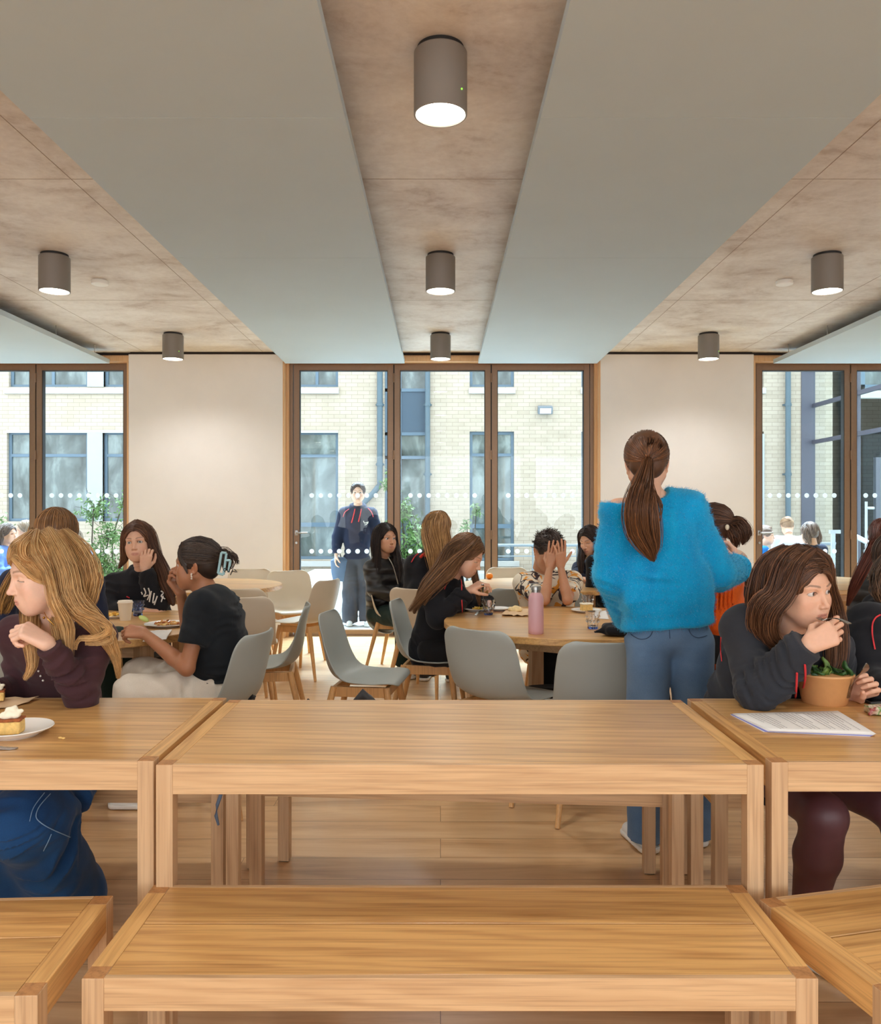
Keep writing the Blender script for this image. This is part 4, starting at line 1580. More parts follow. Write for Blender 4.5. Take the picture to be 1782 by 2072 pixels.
# ------------------------------------------------------------------ hands
def hand_cones(wrist, fdir, pnorm, side, curl=(0.3, 0.35, 0.4, 0.45), thumb=(0.3, 0.5), sc=1.0, spread=0.06, lens=None):
    """list of tapered segments.  fdir: wrist to knuckles; pnorm: out of the palm; side +1 puts the thumb along fdir x pnorm"""
    f = unit(fdir); n = unit(np.asarray(pnorm, float) - f * (f @ np.asarray(pnorm, float))); t = np.cross(f, n) * side
    w = np.asarray(wrist, float)
    out = []
    S_ = sc
    kn = []
    for i, off in enumerate((0.027, 0.009, -0.009, -0.026)):
        kl = (0.084, 0.087, 0.083, 0.076)[i] * S_
        k = w + f * kl + t * off * S_
        kn.append(k)
        out.append((w + t * off * 0.55 * S_ + f * 0.008 * S_ - n * 0.001, k, 0.0155 * S_, 0.0118 * S_, 0.010 * S_))
    L_ = lens or ((0.040, 0.024, 0.020), (0.044, 0.027, 0.021), (0.041, 0.025, 0.020), (0.032, 0.019, 0.018))
    for i in range(4):
        c = curl[i]
        a = 0.0; p = kn[i]
        sp = (1.5 - i) * spread
        for j, (ln, mx) in enumerate(zip(L_[i], (1.25, 1.65, 1.1))):
            a += c * mx
            d = unit((f * math.cos(a) + n * math.sin(a)) + t * sp * (1 - c * 0.7))
            q = p + d * ln * S_
            r0 = (0.0088, 0.0080, 0.0072)[j] * S_; r1 = (0.0080, 0.0072, 0.0060)[j] * S_
            out.append((p, q, r0, r1, 0.003 * S_))
            p = q
    a0, a1 = thumb
    b = w + f * 0.022 * S_ + t * 0.022 * S_ + n * 0.004
    d = unit(f * 0.62 + t * (0.80 - a0 * 0.6) + n * (0.25 + a0 * 0.9))
    q = b + d * 0.040 * S_
    out.append((b, q, 0.0145 * S_, 0.0108 * S_, 0.010 * S_))
    d2 = unit(d + n * a1 * 0.4 - t * a1 * 0.9 + f * 0.3)
    q2 = q + d2 * 0.031 * S_
    out.append((q, q2, 0.0105 * S_, 0.0092 * S_, 0.004))
    d3 = unit(d2 - t * a1 * 0.5 + n * a1 * 0.2)
    out.append((q2, q2 + d3 * 0.025 * S_, 0.0092 * S_, 0.0070 * S_, 0.004))
    return out


def hand_mesh(cones, res, skin, forearm=None):
    pts = np.array([c[0] for c in cones] + [c[1] for c in cones] + ([forearm[0]] if forearm else []))
    v = Vol(pts.min(0) - 0.035, pts.max(0) + 0.035, res)
    if forearm:
        a, b, ra, rb = forearm
        v.cone(a, b, ra, rb, k=0.012)
    for a, b, ra, rb, k in cones: v.cone(a, b, ra, rb, k=k)
    V, Q = v.mesh()
    V = relax(V, Q, 1, 0.4)
    tips = np.array([cones[i][1] for i in (6, 9, 12, 15, 18) if i < len(cones)])
    C = np.tile(np.array(skin, float), (len(V), 1))
    if len(tips):
        d = np.min(np.linalg.norm(V[:, None] - tips[None], axis=2), 1)
        m = np.clip(1 - d / 0.022, 0, 1) * 0.35
        C = C * (1 - m[:, None]) + np.array(skin) * (1.02, 0.72, 0.68) * m[:, None]
    return V, Q, C


# ------------------------------------------------------------------ hair
def spline(P, n):
    """Catmull-Rom through the points"""
    P = np.asarray(P, float)
    if len(P) == 2: return P[0] + (P[1] - P[0]) * np.linspace(0, 1, n)[:, None]
    E = np.concatenate([[2 * P[0] - P[1]], P, [2 * P[-1] - P[-2]]])
    m = len(P) - 1
    t = np.linspace(0, m - 1e-6, n)
    i = np.floor(t).astype(int); u = (t - i)[:, None]
    a, b, c, d = E[i], E[i + 1], E[i + 2], E[i + 3]
    return 0.5 * (2 * b + (c - a) * u + (2 * a - 5 * b + 4 * c - d) * u ** 2 + (-a + 3 * b - 3 * c + d) * u ** 3)


def strand_mesh(paths, radii, cols, sides=3):
    """paths (m,n,3)"""
    P = np.asarray(paths); m, n, _ = P.shape
    T = np.gradient(P, axis=1); T /= np.maximum(np.linalg.norm(T, axis=2, keepdims=True), 1e-9)
    ref = np.array((0.31, 0.52, 0.79))
    U = np.cross(T, ref); U /= np.maximum(np.linalg.norm(U, axis=2, keepdims=True), 1e-9)
    W = np.cross(T, U)
    tt = np.linspace(0, 1, n)
    prof = np.minimum(1, 0.45 + tt * 6) * np.where(tt > 0.8, (1 - tt) / 0.2 * 0.85 + 0.15, 1)
    r = np.asarray(radii)[:, None] * prof[None]
    V = np.zeros((m, n, sides, 3))
    for k in range(sides):
        a = 2 * math.pi * k / sides
        V[:, :, k] = P + (U * math.cos(a) + W * math.sin(a)) * r[..., None]
    i = np.arange(m * n * sides).reshape(m, n, sides)
    Q = np.stack([i[:, :-1], np.roll(i[:, :-1], -1, 2), np.roll(i[:, 1:], -1, 2), i[:, 1:]], -1).reshape(-1, 4)
    C = np.repeat(np.asarray(cols)[:, None, :], n * sides, 1).reshape(-1, 3)
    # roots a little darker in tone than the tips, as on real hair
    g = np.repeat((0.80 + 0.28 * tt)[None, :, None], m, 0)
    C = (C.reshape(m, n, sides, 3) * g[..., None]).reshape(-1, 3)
    return V.reshape(-1, 3), Q, C


CAPC, CAPR = np.array((0, -0.014, 0.030)), np.array((0.0735, 0.094, 0.084))


def push_out(h, P, off):
    """keep points outside the skull; off is the clearance"""
    sh = P.shape
    q = h.l(P.reshape(-1, 3))
    off = np.asarray(off).reshape(-1)
    r = CAPR[None] + off[:, None]
    d = (q - CAPC) / r
    k = np.linalg.norm(d, axis=1)
    m = (k < 1) & (q[:, 2] > -0.06)
    q[m] = CAPC + (q[m] - CAPC) / k[m][:, None]
    # the jaw and cheeks as a second body
    c2 = np.array((0, 0.012, -0.035)); r2 = np.array((0.062, 0.068, 0.085))[None] + off[:, None] * 0.8
    d = (q - c2) / r2; k = np.linalg.norm(d, axis=1)
    m = (k < 1)
    q[m] = c2 + (q[m] - c2) / np.maximum(k[m], 0.2)[:, None]
    return h.w(q).reshape(sh)


def make_hair(h, parent, color, locks, seed=1, res=0.005, part=0.0, cap_n=420, cap_low=-0.045, tone=0.28, sr=0.0011, front=0.084, style='loose', tie=None, cap_off=0.010, cover=1.0, mat=None, hairline=1.0, light=None):
    """locks: list of dict(pts=[...] world, r=[...], n=strands).  The cap hugs the skull; strands give the grain"""
    rng = np.random.default_rng(seed)
    color = np.array(color, float)
    light = np.array(light if light is not None else color * 1.9)
    allp = [h.w((x, y, z)) for x in (-0.1, 0.1) for y in (-0.13, 0.11) for z in (-0.08, 0.14)]
    for l in locks:
        for p, r in zip(l['pts'], l['r']): allp += [np.array(p) - r, np.array(p) + r]
    allp = np.array(allp)
    v = Vol(allp.min(0) - 0.012, allp.max(0) + 0.012, res)
    # cap shell in head space
    v.ell(h.w(CAPC), (CAPR + cap_off) * h.sc, R=h.R)
    v.ell(h.w((0, -0.055, -0.02)), np.array((0.064, 0.050, 0.055)) * h.sc, R=h.R, k=0.02)
    # open the face
    fr = np.array((0.062, 0.085, 0.100)) * hairline
    v.ell(h.w((0, 0.098, -0.030)), fr * h.sc, R=h.R, k=0.004, op='sub')
    v.ell(h.w((0, 0.03 if style != 'short' else 0.055, -0.13)), np.array((0.09, 0.11, 0.085)) * h.sc, R=h.R, k=0.004, op='sub')
    if style == 'short':
        for s in (-1, 1): v.ell(h.w((s * 0.085, 0.01, -0.035)), np.array((0.03, 0.035, 0.04)) * h.sc, R=h.R, k=0.004, op='sub')
    for l in locks:
        P = spline(l['pts'], 14); rr = np.interp(np.linspace(0, 1, 14), np.linspace(0, 1, len(l['r'])), l['r'])
        if l.get('hug', True): P = push_out(h, P, np.full(14, 0.002))
        for i in range(13): v.cone(P[i], P[i + 1], rr[i] * 0.74, rr[i + 1] * 0.70, k=0.008)
    V, Q = v.mesh()
    V = relax(V, Q, 1)
    cn = vnoise(V * 45 + seed)
    C = color * (0.72 if style == 'loose' else 0.95) + (light - color) * 0.22 * (cn[:, None] * 0.5 + 0.5)  # loose hair mass darkened beneath the strands to paint in depth
    parts = [(V, Q, C)]
    paths, rad, cols = [], [], []
    n = 14
    # strands on the cap
    if style in ('loose', 'pony', 'bun'):
        for i in range(cap_n):
            s = -1 if rng.random() < 0.5 else 1
            a = rng.uniform(0.0, 1.0) ** 1.25          # along the parting, front to back
            y0 = front - a * 0.165
            th = rng.uniform(0.0, 1.0)
            if style == 'loose' and i % 4 == 0:
                # along the hairline that frames the face
                t_ = np.linspace(0.12, rng.uniform(1.2, 1.75), 6)
                rr_ = hairline * rng.uniform(1.0, 1.14)
                R_ = CAPR + cap_off
                X_ = s * 0.060 * rr_ * np.sin(t_) + part * (1 - t_ / 1.7); Z_ = -0.030 + 0.098 * rr_ * np.cos(t_)
                Y_ = CAPC[1] + R_[1] * np.sqrt(np.clip(1 - (X_ / R_[0]) ** 2 - ((Z_ - CAPC[2]) / R_[2]) ** 2, 0.02, 1)) - np.linspace(0, 0.02, 6)
                pts = [np.array(q_) for q_ in zip(X_, Y_, Z_)]
            elif style == 'loose' and rng.random() < 0.42:
                phi = rng.uniform(-1.35, 1.35)
                R_ = CAPR + cap_off
                pts = [CAPC + R_ * np.array((math.sin(phi) * math.sin(th_), -math.cos(phi) * math.sin(th_), math.cos(th_))) for th_ in np.linspace(0.12, rng.uniform(1.7, 2.05), 6)]
            elif style == 'loose':
                el = math.acos(np.clip((y0 - CAPC[1]) / (CAPR[1] + 0.01), -1, 1))
                pts = []
                for k in np.linspace(0, 1, 6):
                    lat = (part / 0.08 * (1 - k) + s * k * 1.0)
                    ang = k * rng.uniform(1.45, 1.95)
                    base = (CAPR[0] + cap_off)
                    yy = y0 - k * 0.006 - (0.030 * k * k if a < 0.3 else 0.01 * k)
                    sc_ = math.sqrt(max(0.02, 1 - ((yy - CAPC[1]) / (CAPR[1] + cap_off)) ** 2))
                    xx = part * (1 - k) + s * math.sin(ang) * base * sc_
                    zz = CAPC[2] + math.cos(ang) * (CAPR[2] + cap_off) * sc_
                    pts.append((xx, yy, zz))
            else:
                # everything is swept back to the tie
                tl = np.array(tie)
                az_ = rng.uniform(-math.pi, math.pi)
                fy = rng.uniform(0.0, 1.0)
                ang = rng.uniform(-1.75, 1.75)
                yy = CAPC[1] + (CAPR[1] + cap_off) * math.cos(0.55 + 0.25 * rng.random() + abs(ang) * 0.15)
                sc_ = math.sqrt(max(0.02, 1 - ((yy - CAPC[1]) / (CAPR[1] + cap_off)) ** 2))
                p0 = np.array((math.sin(ang) * (CAPR[0] + cap_off) * sc_, yy, CAPC[2] + math.cos(ang) * (CAPR[2] + cap_off) * sc_))
                pts = []
                for k in np.linspace(0, 1, 6):
                    q = p0 * (1 - k) + tl * k
                    d = (q - CAPC) / (CAPR + cap_off)
                    kk = np.linalg.norm(d)
                    q = CAPC + (q - CAPC) / kk * (1.0) if kk < 1.0 or k < 0.8 else q
                    pts.append(q)
            W_ = h.w(np.array(pts))
            P = spline(W_, n)
            P = push_out(h, P, np.full(n, cap_off + rng.uniform(-0.001, 0.004)))
            paths.append(P); rad.append(sr * rng.uniform(0.7, 1.5))
            cols.append(color + (light - color) * rng.random() ** 2 * 0.9 * 1.0)
    elif style == 'short':
        for i in range(cap_n):
            d = rng.normal(size=3); d[2] = abs(d[2]) * 0.9 - 0.25; d = unit(d)
            q = CAPC + d * (CAPR + cap_off * 0.7)
            if q[1] > 0.052 and q[2] < 0.058: continue
            if q[2] < -0.03: continue
            tdir = unit(np.array((0.35 * rng.normal(), 0.55 + 0.3 * rng.normal(), 0.25)))
            pts = [q, q + d * 0.005 + tdir * 0.012, q + d * 0.004 + tdir * 0.027]
            P = spline(h.w(np.array(pts)), n)
            paths.append(P); rad.append(sr * 1.3 * rng.uniform(0.7, 1.4))
            cols.append(color + (light - color) * rng.random() ** 2 * 0.7)
    # strands of the locks
    for l in locks:
        base = spline(l['pts'], n)
        rr = np.interp(np.linspace(0, 1, n), np.linspace(0, 1, len(l['r'])), l['r'])
        T = np.gradient(base, axis=0); T /= np.linalg.norm(T, axis=1, keepdims=True)
        U = np.cross(T, (0.2, 1.0, 0.1)); U /= np.maximum(np.linalg.norm(U, axis=1, keepdims=True), 1e-6)
        W = np.cross(T, U)
        for i in range(int(l.get('n', 60) * cover * 1.3)):
            a = rng.uniform(0, 2 * math.pi); q = math.sqrt(rng.uniform(0.45, 1.12)) if rng.random() < 0.85 else rng.uniform(1.0, 1.45)
            a2 = a + rng.uniform(-0.5, 0.5)
            aa = np.linspace(a, a2, n)
            wv = l.get('wave', 0.0)
            off = (U * np.cos(aa)[:, None] + W * np.sin(aa)[:, None]) * (rr * q)[:, None]
            if wv: off = off + (U * np.sin(np.linspace(0, rng.uniform(5, 12), n) + rng.uniform(0, 6))[:, None]) * wv * np.linspace(0.2, 1, n)[:, None]
            P = base + off
            if l.get('hug', True): P = push_out(h, P, np.full(n, cap_off * 0.9 + rng.uniform(0, 0.003)))
            cut = rng.uniform(0.8, 1.06)
            P = spline(P, 40)[np.clip((np.linspace(0, min(1, cut), n) * 39).astype(int), 0, 39)]
            paths.append(P); rad.append(sr * rng.uniform(0.6, 1.5))
            lc = np.array(l.get('color', color)); ll = np.array(l.get('light', light))
            cols.append(lc + (ll - lc) * rng.random() ** 1.6)
    if paths:
        c = np.array(cols) * (1 + tone * (rng.random((len(cols), 1)) - 0.5))
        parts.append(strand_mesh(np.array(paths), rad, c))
    V, Q, C = merge_parts(parts)
    return mesh_np('hair', V, Q, mat or MS['hair'], parent, np.clip(C, 0, 1))


MS = {
    'skin': attr_mat('skin', 0.48, 0.12, 0.45, nscale=90, amt=0.05),
    'eye': attr_mat('eye_surface', 0.08, 0, 0.6, amt=0.0),
    'hair': attr_mat('hair_fibres', 0.44, 0, 0.4, amt=0.25, nscale=30),
}
MS['hair'].node_tree.nodes['Principled BSDF'].inputs['Anisotropic'].default_value = 0.5
# ------------------------------------------------------------------ people
def A(px, py, Y): return np.array(at(px, py, Y))


def fwd_of(az): a = math.radians(az); return np.array([math.sin(a), -math.cos(a), 0.0])


def lat_of(az): a = math.radians(az); return np.array([-math.cos(a), -math.sin(a), 0.0])


def on_surface(V, px, py, tol=3.0, lift=0.002):
    """the point of a cloth surface that faces the camera at a pixel"""
    p = V[:, 0] / V[:, 1] * F + 891; q = 1036 - (V[:, 2] - CH) / V[:, 1] * F
    d = np.hypot(p - px, q - py)
    m = d < tol
    if not m.any():
        i = np.argmin(d); return V[i] + np.array((0, -lift, 0))
    W_ = V[m]
    w = W_[np.argmin(W_[:, 1])]
    y = w[1] - lift
    return np.array(at(px, py, y))


def decor(name, V, pix, r, mat, parent, tol=4.0, n=6, lift=0.0015):
    """a cord or seam lying on the cloth along a run of points"""
    q = np.array(pix, float)
    q = np.concatenate([q[i] + (q[i + 1] - q[i]) * np.linspace(0, 1, 4, endpoint=False)[:, None] for i in range(len(q) - 1)] + [q[-1:]])
    if isinstance(r, list): q = np.array(pix, float)
    P = np.array([on_surface(V, px, py, tol, lift) for px, py in q])
    for _ in range(3 if len(P) > 4 else 0): P[1:-1] = P[1:-1] * 0.5 + (P[:-2] + P[2:]) * 0.25
    if isinstance(r, list): r = r + [r[-1]] * (len(P) * 4 - len(r))
    if len(P) > 2: P = spline(P, len(P) * 4)
    return MB().tube([tuple(p) for p in P], r, n).build(name, mat, parent, auto=60)


SKINTONE = {'pale': S(232, 190, 166), 'light': S(224, 176, 148), 'mid': S(206, 154, 122), 'tan': S(196, 142, 108), 'brown': S(172, 116, 82)}
LIP = S(186, 110, 102)


def skeleton_defaults(J, az, seated=True):
    f, s, up = fwd_of(az), lat_of(az), np.array([0, 0, 1.0])
    pel, nk = J['pelvis'], J['neck']
    ax = unit(nk - pel)
    J.setdefault('sh', [nk - ax * 0.05 + s * 0.165, nk - ax * 0.05 - s * 0.165])
    J.setdefault('el', [J['sh'][0] - up * 0.25 + f * 0.08 + s * 0.04, J['sh'][1] - up * 0.25 + f * 0.08 - s * 0.04])
    J.setdefault('wr', [J['el'][0] + f * 0.22 + up * 0.02 - s * 0.05, J['el'][1] + f * 0.22 + up * 0.02 + s * 0.05])
    J.setdefault('hip', [pel + s * 0.09, pel - s * 0.09])
    if seated:
        J.setdefault('kn', [J['hip'][0] + f * 0.42 + s * 0.02, J['hip'][1] + f * 0.42 - s * 0.02])
        J.setdefault('an', [np.array([k[0], k[1], 0.09]) - f * 0.04 for k in J['kn']])
    else:
        J.setdefault('kn', [J['hip'][0] - up * 0.42, J['hip'][1] - up * 0.42])
        J.setdefault('an', [np.array([h[0], h[1], 0.09]) for h in J['hip']])
    return J


PEOPLE = []


def human(label, head, skin, J, az, seated=True, res=0.008, hres=0.003, face=None, hands=(None, None), top=None, bottom=None, shoe=None,
          group=None, bare_arm=(False, False), bare_leg=None, iris=(0.10, 0.055, 0.03), gaze=(0, 0), brow=(0.05, 0.03, 0.02), sc=1.0, eyes=True, build=0.92):
    r = empty('person')
    PEOPLE.append((r, (float(J['pelvis'][0]), float(J['pelvis'][1]), 0.0)))
    tag(r, label, 'person', group)
    J = skeleton_defaults(J, az, seated)
    f, s, up = fwd_of(az), lat_of(az), np.array([0, 0, 1.0])
    pel, nk = J['pelvis'], J['neck']
    ax = unit(nk - pel)
    tone = np.array(SKINTONE[skin])
    B = build
    # --- one body: trunk, limbs, then head and hands at finer grain
    pts = np.array([pel, nk, head.pos] + J['sh'] + J['el'] + J['wr'] + J['hip'] + J['kn'] + J['an'])
    v = Vol(pts.min(0) - 0.14, pts.max(0) + 0.10, max(res, 0.007))
    side = unit(J['sh'][0] - J['sh'][1])
    ch = nk - ax * 0.13
    v.slab(pel + ax * (0.0 if seated else 0.08), pel + (ch - pel) * 0.45, 0.135 * B, 0.10 * B, 0.085, 0.07, side, k=0.03)
    v.slab(pel + (ch - pel) * 0.45, ch, 0.10 * B, 0.125 * B, 0.07, 0.078, side, k=0.04)
    v.slab(ch, nk - ax * 0.05, 0.125 * B, 0.10 * B, 0.075, 0.05, side, k=0.04)
    v.cone(nk - ax * 0.06, head.w((0, -0.022, -0.07)), 0.050, 0.046, k=0.03)
    for i in range(2):
        sh, el, wr = J['sh'][i], J['el'][i], J['wr'][i]
        v.cone(nk - ax * 0.04, sh, 0.045, 0.040, k=0.03)
        v.cone(sh, el, 0.042 * B, 0.035 * B, k=0.02)
        v.cone(el, el + (wr - el) * 0.3, 0.036 * B, 0.037 * B, k=0.015)
        v.cone(el + (wr - el) * 0.3, wr, 0.037 * B, 0.024 * B, k=0.01)
        hp, kn, an = J['hip'][i], J['kn'][i], J['an'][i]
        lg = 1.0 if bare_leg is None else 1.3
        v.cone(hp, kn, 0.070 * B * lg, 0.050 * B * lg, k=0.03)
        v.cone(kn, kn + (an - kn) * 0.3, 0.048 * B * lg, 0.052 * B * lg, k=0.02)
        v.cone(kn + (an - kn) * 0.3, an, 0.052 * B * lg, 0.034, k=0.02)
    V, Q = v.mesh(); V = relax(V, Q, 1)
    C = np.tile(tone, (len(V), 1))
    if bare_leg is not None:
        C[(V[:, 2] < pel[2] + 0.09)] = bare_leg
    parts = [(V, Q, C)]
    fc = dict(look_down=False, male=False, smile=False, eyes=0.0072)
    fc.update(face or {})
    lipc = fc.pop('lip', LIP)
    parts.append(head_mesh(head, hres, tone, tone * 0.35 + np.array(lipc) * 0.65, tone * 0.15 + np.array(brow) * 0.85, **fc))
    held = []
    for i in range(2):
        hd = hands[i]
        if hd is None: continue
        hd = dict(hd)
        rs = hd.pop('res', max(hres * 0.75, 0.002))
        cs = hand_cones(J['wr'][i], **hd)
        held.append(cs)
        el, wr = J['el'][i], J['wr'][i]
        a = el + (wr - el) * (0.45 if not bare_arm[i] else 0.1)
        parts.append(hand_mesh(cs, rs, tone, (a, wr, (0.031 if not bare_arm[i] else 0.037) * B, 0.0235 * B)))
    V, Q, C = merge_parts(parts)
    body = mesh_np('body', V, Q, MS['skin'], r, np.clip(C, 0, 1))
    if eyes: eye_part(head, r, iris, gaze)
    out = dict(root=r, J=J, body=V, held=held)
    # --- top
    t = dict(mat=None, r=(0.062, 0.055, 0.043), w=(0.165, 0.145, 0.155), d=(0.115, 0.10, 0.105), hood=False, collar=0.0, sleeve=1.0, hem=0.03, fold=0.006, ff=13, name='hoodie', k=0.035, arm_wob=0.006, off=None, drop=0.04)
    t.update(top or {})
    pts = np.array([pel - ax * 0.12, nk] + J['sh'] + J['el'] + J['wr'])
    m = 0.17
    v = Vol(pts.min(0) - m, pts.max(0) + m, res)
    hemp = pel - ax * t['hem']
    w, d = t['w'], t['d']
    wob = (t['fold'] * t.get('tw', 1.1), 9)
    mid = pel + (ch - pel) * 0.45
    v.slab(hemp, mid, w[0], w[1], d[0], d[1], side, flat=0, wob=wob, pw=2.3)
    v.slab(mid, ch, w[1], w[2], d[1], d[2], side, k=0.05, wob=wob, pw=2.2)
    v.slab(ch, nk - ax * 0.055, w[2], w[2] * 0.72, d[2], d[2] * 0.62, side, k=0.05)
    if t.get('cut') is not None: v.halfspace(pel + ax * t['cut'], -ax, k=0.02)
    for i in range(2):
        sh, el, wr = J['sh'][i], J['el'][i], J['wr'][i]
        ru, re, rw = t['r']
        v.cone(nk - ax * t['drop'], sh, 0.05, ru * 0.98, k=0.04)
        sl = t['sleeve'] if not isinstance(t['sleeve'], (list, tuple)) else t['sleeve'][i]
        if sl <= 0.5:      # short sleeve
            v.cone(sh, sh + (el - sh) * sl * 2, ru, ru * 0.95, k=t['k'], flat=1, wob=(t['arm_wob'] * 0.6, 16))
        else:
            v.cone(sh, el, ru, re, k=t['k'], wob=(t['arm_wob'], 15))
            e = el + (wr - el) * min(1.0, (sl - 0.5) * 2) * 0.97
            v.cone(el, e, re, rw, k=0.02, flat=1, wob=(t['arm_wob'], 19))
            if t.get('cuff'): v.cone(e - unit(wr - el) * t['cuff'], e, rw * 0.93, rw * 0.9, k=0.004, flat=1)
    if t['hood']:
        hb = nk + ax * 0.01
        for q in range(10):
            a0, a1 = math.pi * 2 * q / 10, math.pi * 2 * (q + 1) / 10
            def pp(a_):
                b_ = (1 - math.cos(a_)) / 2
                return hb + side * math.sin(a_) * 0.078 + f * (math.cos(a_) * 0.072) + ax * (b_ * 0.035 - 0.03) - f * 0.01
            r0 = 0.017 + 0.020 * (1 - math.cos(a0)) / 2; r1 = 0.017 + 0.020 * (1 - math.cos(a1)) / 2
            v.cone(pp(a0), pp(a1), r0, r1, k=0.012)
        v.ell(nk - f * 0.095 - ax * 0.035, (0.095, 0.055, 0.085), R=np.stack([side, np.cross(ax, side), ax], 1), k=0.03)
    elif t['collar'] > 0:
        for q in range(10):
            a0, a1 = math.pi * 2 * q / 10, math.pi * 2 * (q + 1) / 10
            pp = lambda a_: nk - ax * 0.012 + side * math.sin(a_) * 0.062 + f * math.cos(a_) * 0.055 - ax * (0.022 * (1 + math.cos(a_)) / 2)
            v.cone(pp(a0), pp(a1), t['collar'], t['collar'], k=0.01)
    if t['fold'] > 0:
        v.noise(t['fold'], t['ff'], seed=t.get('seed', 3), ridged=t.get('ridged', False), amp2=t['fold'] * 0.35, freq2=t['ff'] * 2.3)
    if t['off'] is not None:
        for q in t['off']: q(v)
    V, Q = v.mesh(); V = relax(V, Q, 1)
    out['top'] = V
    c = t['col'](V) if t.get('col') else None
    out['top_obj'] = mesh_np(t['name'], V, Q, t['mat'], r, c)
    # --- bottom
    b = dict(mat=None, r=(0.092, 0.072, 0.062), name='trousers', fold=0.004, ff=11, end=1.0)
    b.update(bottom or {})
    if b['mat'] is not None:
        pts = np.array([pel] + J['hip'] + J['kn'] + J['an'])
        v = Vol(pts.min(0) - 0.16, pts.max(0) + 0.13, res)
        zb = 0.065 if not seated else 0.0
        v.slab(pel + ax * (0.03 + zb), pel + ax * (zb - 0.03), 0.145 * B, 0.155 * B, 0.10, 0.105, side, k=0.03)
        for i in range(2):
            hp, kn, an = J['hip'][i], J['kn'][i], J['an'][i]
            if b.get('thigh'):
                v.cone(hp, hp + (kn - hp) * b['thigh'], b['r'][0], b['r'][1], k=0.03, flat=1, wob=(b['fold'], 9))
                continue
            v.cone(hp, kn, b['r'][0], b['r'][1], k=0.03, wob=(b['fold'], 9))
            e = kn + (an - kn) * b['end']
            v.cone(kn, e, b['r'][1], b['r'][2], k=0.03, flat=1, wob=(b['fold'], 12))
        if b['fold'] > 0: v.noise(b['fold'], b['ff'], seed=7, amp2=b['fold'] * 0.4, freq2=b['ff'] * 2.4)
        V, Q = v.mesh(); V = relax(V, Q, 1)
        out['bottom'] = V
        mesh_np(b['name'], V, Q, b['mat'], r, b['col'](V) if b.get('col') else None)
    if shoe is not None:
        for i in range(2):
            an = J['an'][i]
            sf = shoe.get('f', [f, f])[i] if isinstance(shoe.get('f'), list) else unit(shoe.get('f', f))
            c0 = np.array([an[0], an[1], 0.0])
            v = Vol(c0 - 0.22 + (0, 0, 0.16), c0 + 0.22, 0.006)
            g = np.array([0, 0, 1.0])
            v.cone(c0 + g * 0.045 - sf * 0.03, c0 + g * 0.032 + sf * 0.13, 0.036, 0.030, sq=(np.cross(sf, g), 1.15))
            v.cone(c0 + g * 0.05, an + g * 0.0 + g * 0.03, 0.034, 0.036, k=0.02)
            v.halfspace(c0 + g * 0.012, -g)
            V, Q = v.mesh(); V = relax(V, Q, 1)
            so = mesh_np('shoe', V, Q, shoe['mat'], r)
            v = Vol(c0 - 0.22 + (0, 0, 0.16), c0 + 0.22, 0.006)
            v.cone(c0 + g * 0.02 - sf * 0.035, c0 + g * 0.02 + sf * 0.135, 0.040, 0.034, sq=(np.cross(sf, g), 1.15))
            v.halfspace(c0 + g * 0.026, g); v.halfspace(c0 + g * 0.004, -g)
            V, Q = v.mesh()
            mesh_np('sole', V, Q, shoe.get('sole', MC['white_sole']), so)
    return out


MC = {
    'white_sole': plain('white_rubber', S(226, 224, 218), 0.6),
    'black_shoe': plain('black_shoe', S(26, 26, 28), 0.5),
    'white_shoe': plain('white_trainer', S(222, 222, 218), 0.6),
    'maroon': fabric('maroon_jersey', S(74, 46, 50), S(58, 36, 42)),
    'charcoal': fabric('charcoal_fleece', S(50, 52, 58), S(38, 40, 46), amt=0.1),
    'black': fabric('black_fleece', S(32, 32, 36), S(22, 22, 26)),
    'black_t': fabric('black_jersey', S(30, 34, 38), S(20, 22, 26)),
    'navy': fabric('navy_fleece', S(38, 44, 66), S(26, 30, 48)),
    'denim': fabric('blue_denim', S(98, 124, 152), S(70, 98, 130), scale=600, sheen=0.1, big=5),
    'denim_d': fabric('deep_blue_denim', S(34, 76, 122), S(18, 50, 92), scale=600, sheen=0.1, big=5),
    'black_trouser': fabric('black_cotton', S(28, 28, 30), S(20, 20, 22)),
    'white_trouser': fabric('off_white_cotton', S(226, 216, 200), S(206, 196, 180)),
    'grey_trouser': fabric('washed_grey_denim', S(74, 74, 80), S(58, 58, 66)),
    'green': fabric('dark_green_cloth', S(34, 52, 46), S(24, 40, 36)),
    'red': plain('red_cord', S(214, 50, 56), 0.7),
    'red_lining': fabric('red_lining', S(206, 62, 48), S(180, 44, 38)),
    'orange': fabric('orange_cable_knit', S(232, 104, 30), S(206, 76, 16), scale=260, bstr=0.6),
    'light_blue': fabric('light_blue_shirt', S(120, 150, 210), S(100, 130, 196)),
    'royal': fabric('bright_blue_jacket', S(20, 110, 180), S(10, 84, 150)),
    'white_tee': fabric('white_jersey', S(206, 206, 212), S(190, 190, 198)),
}


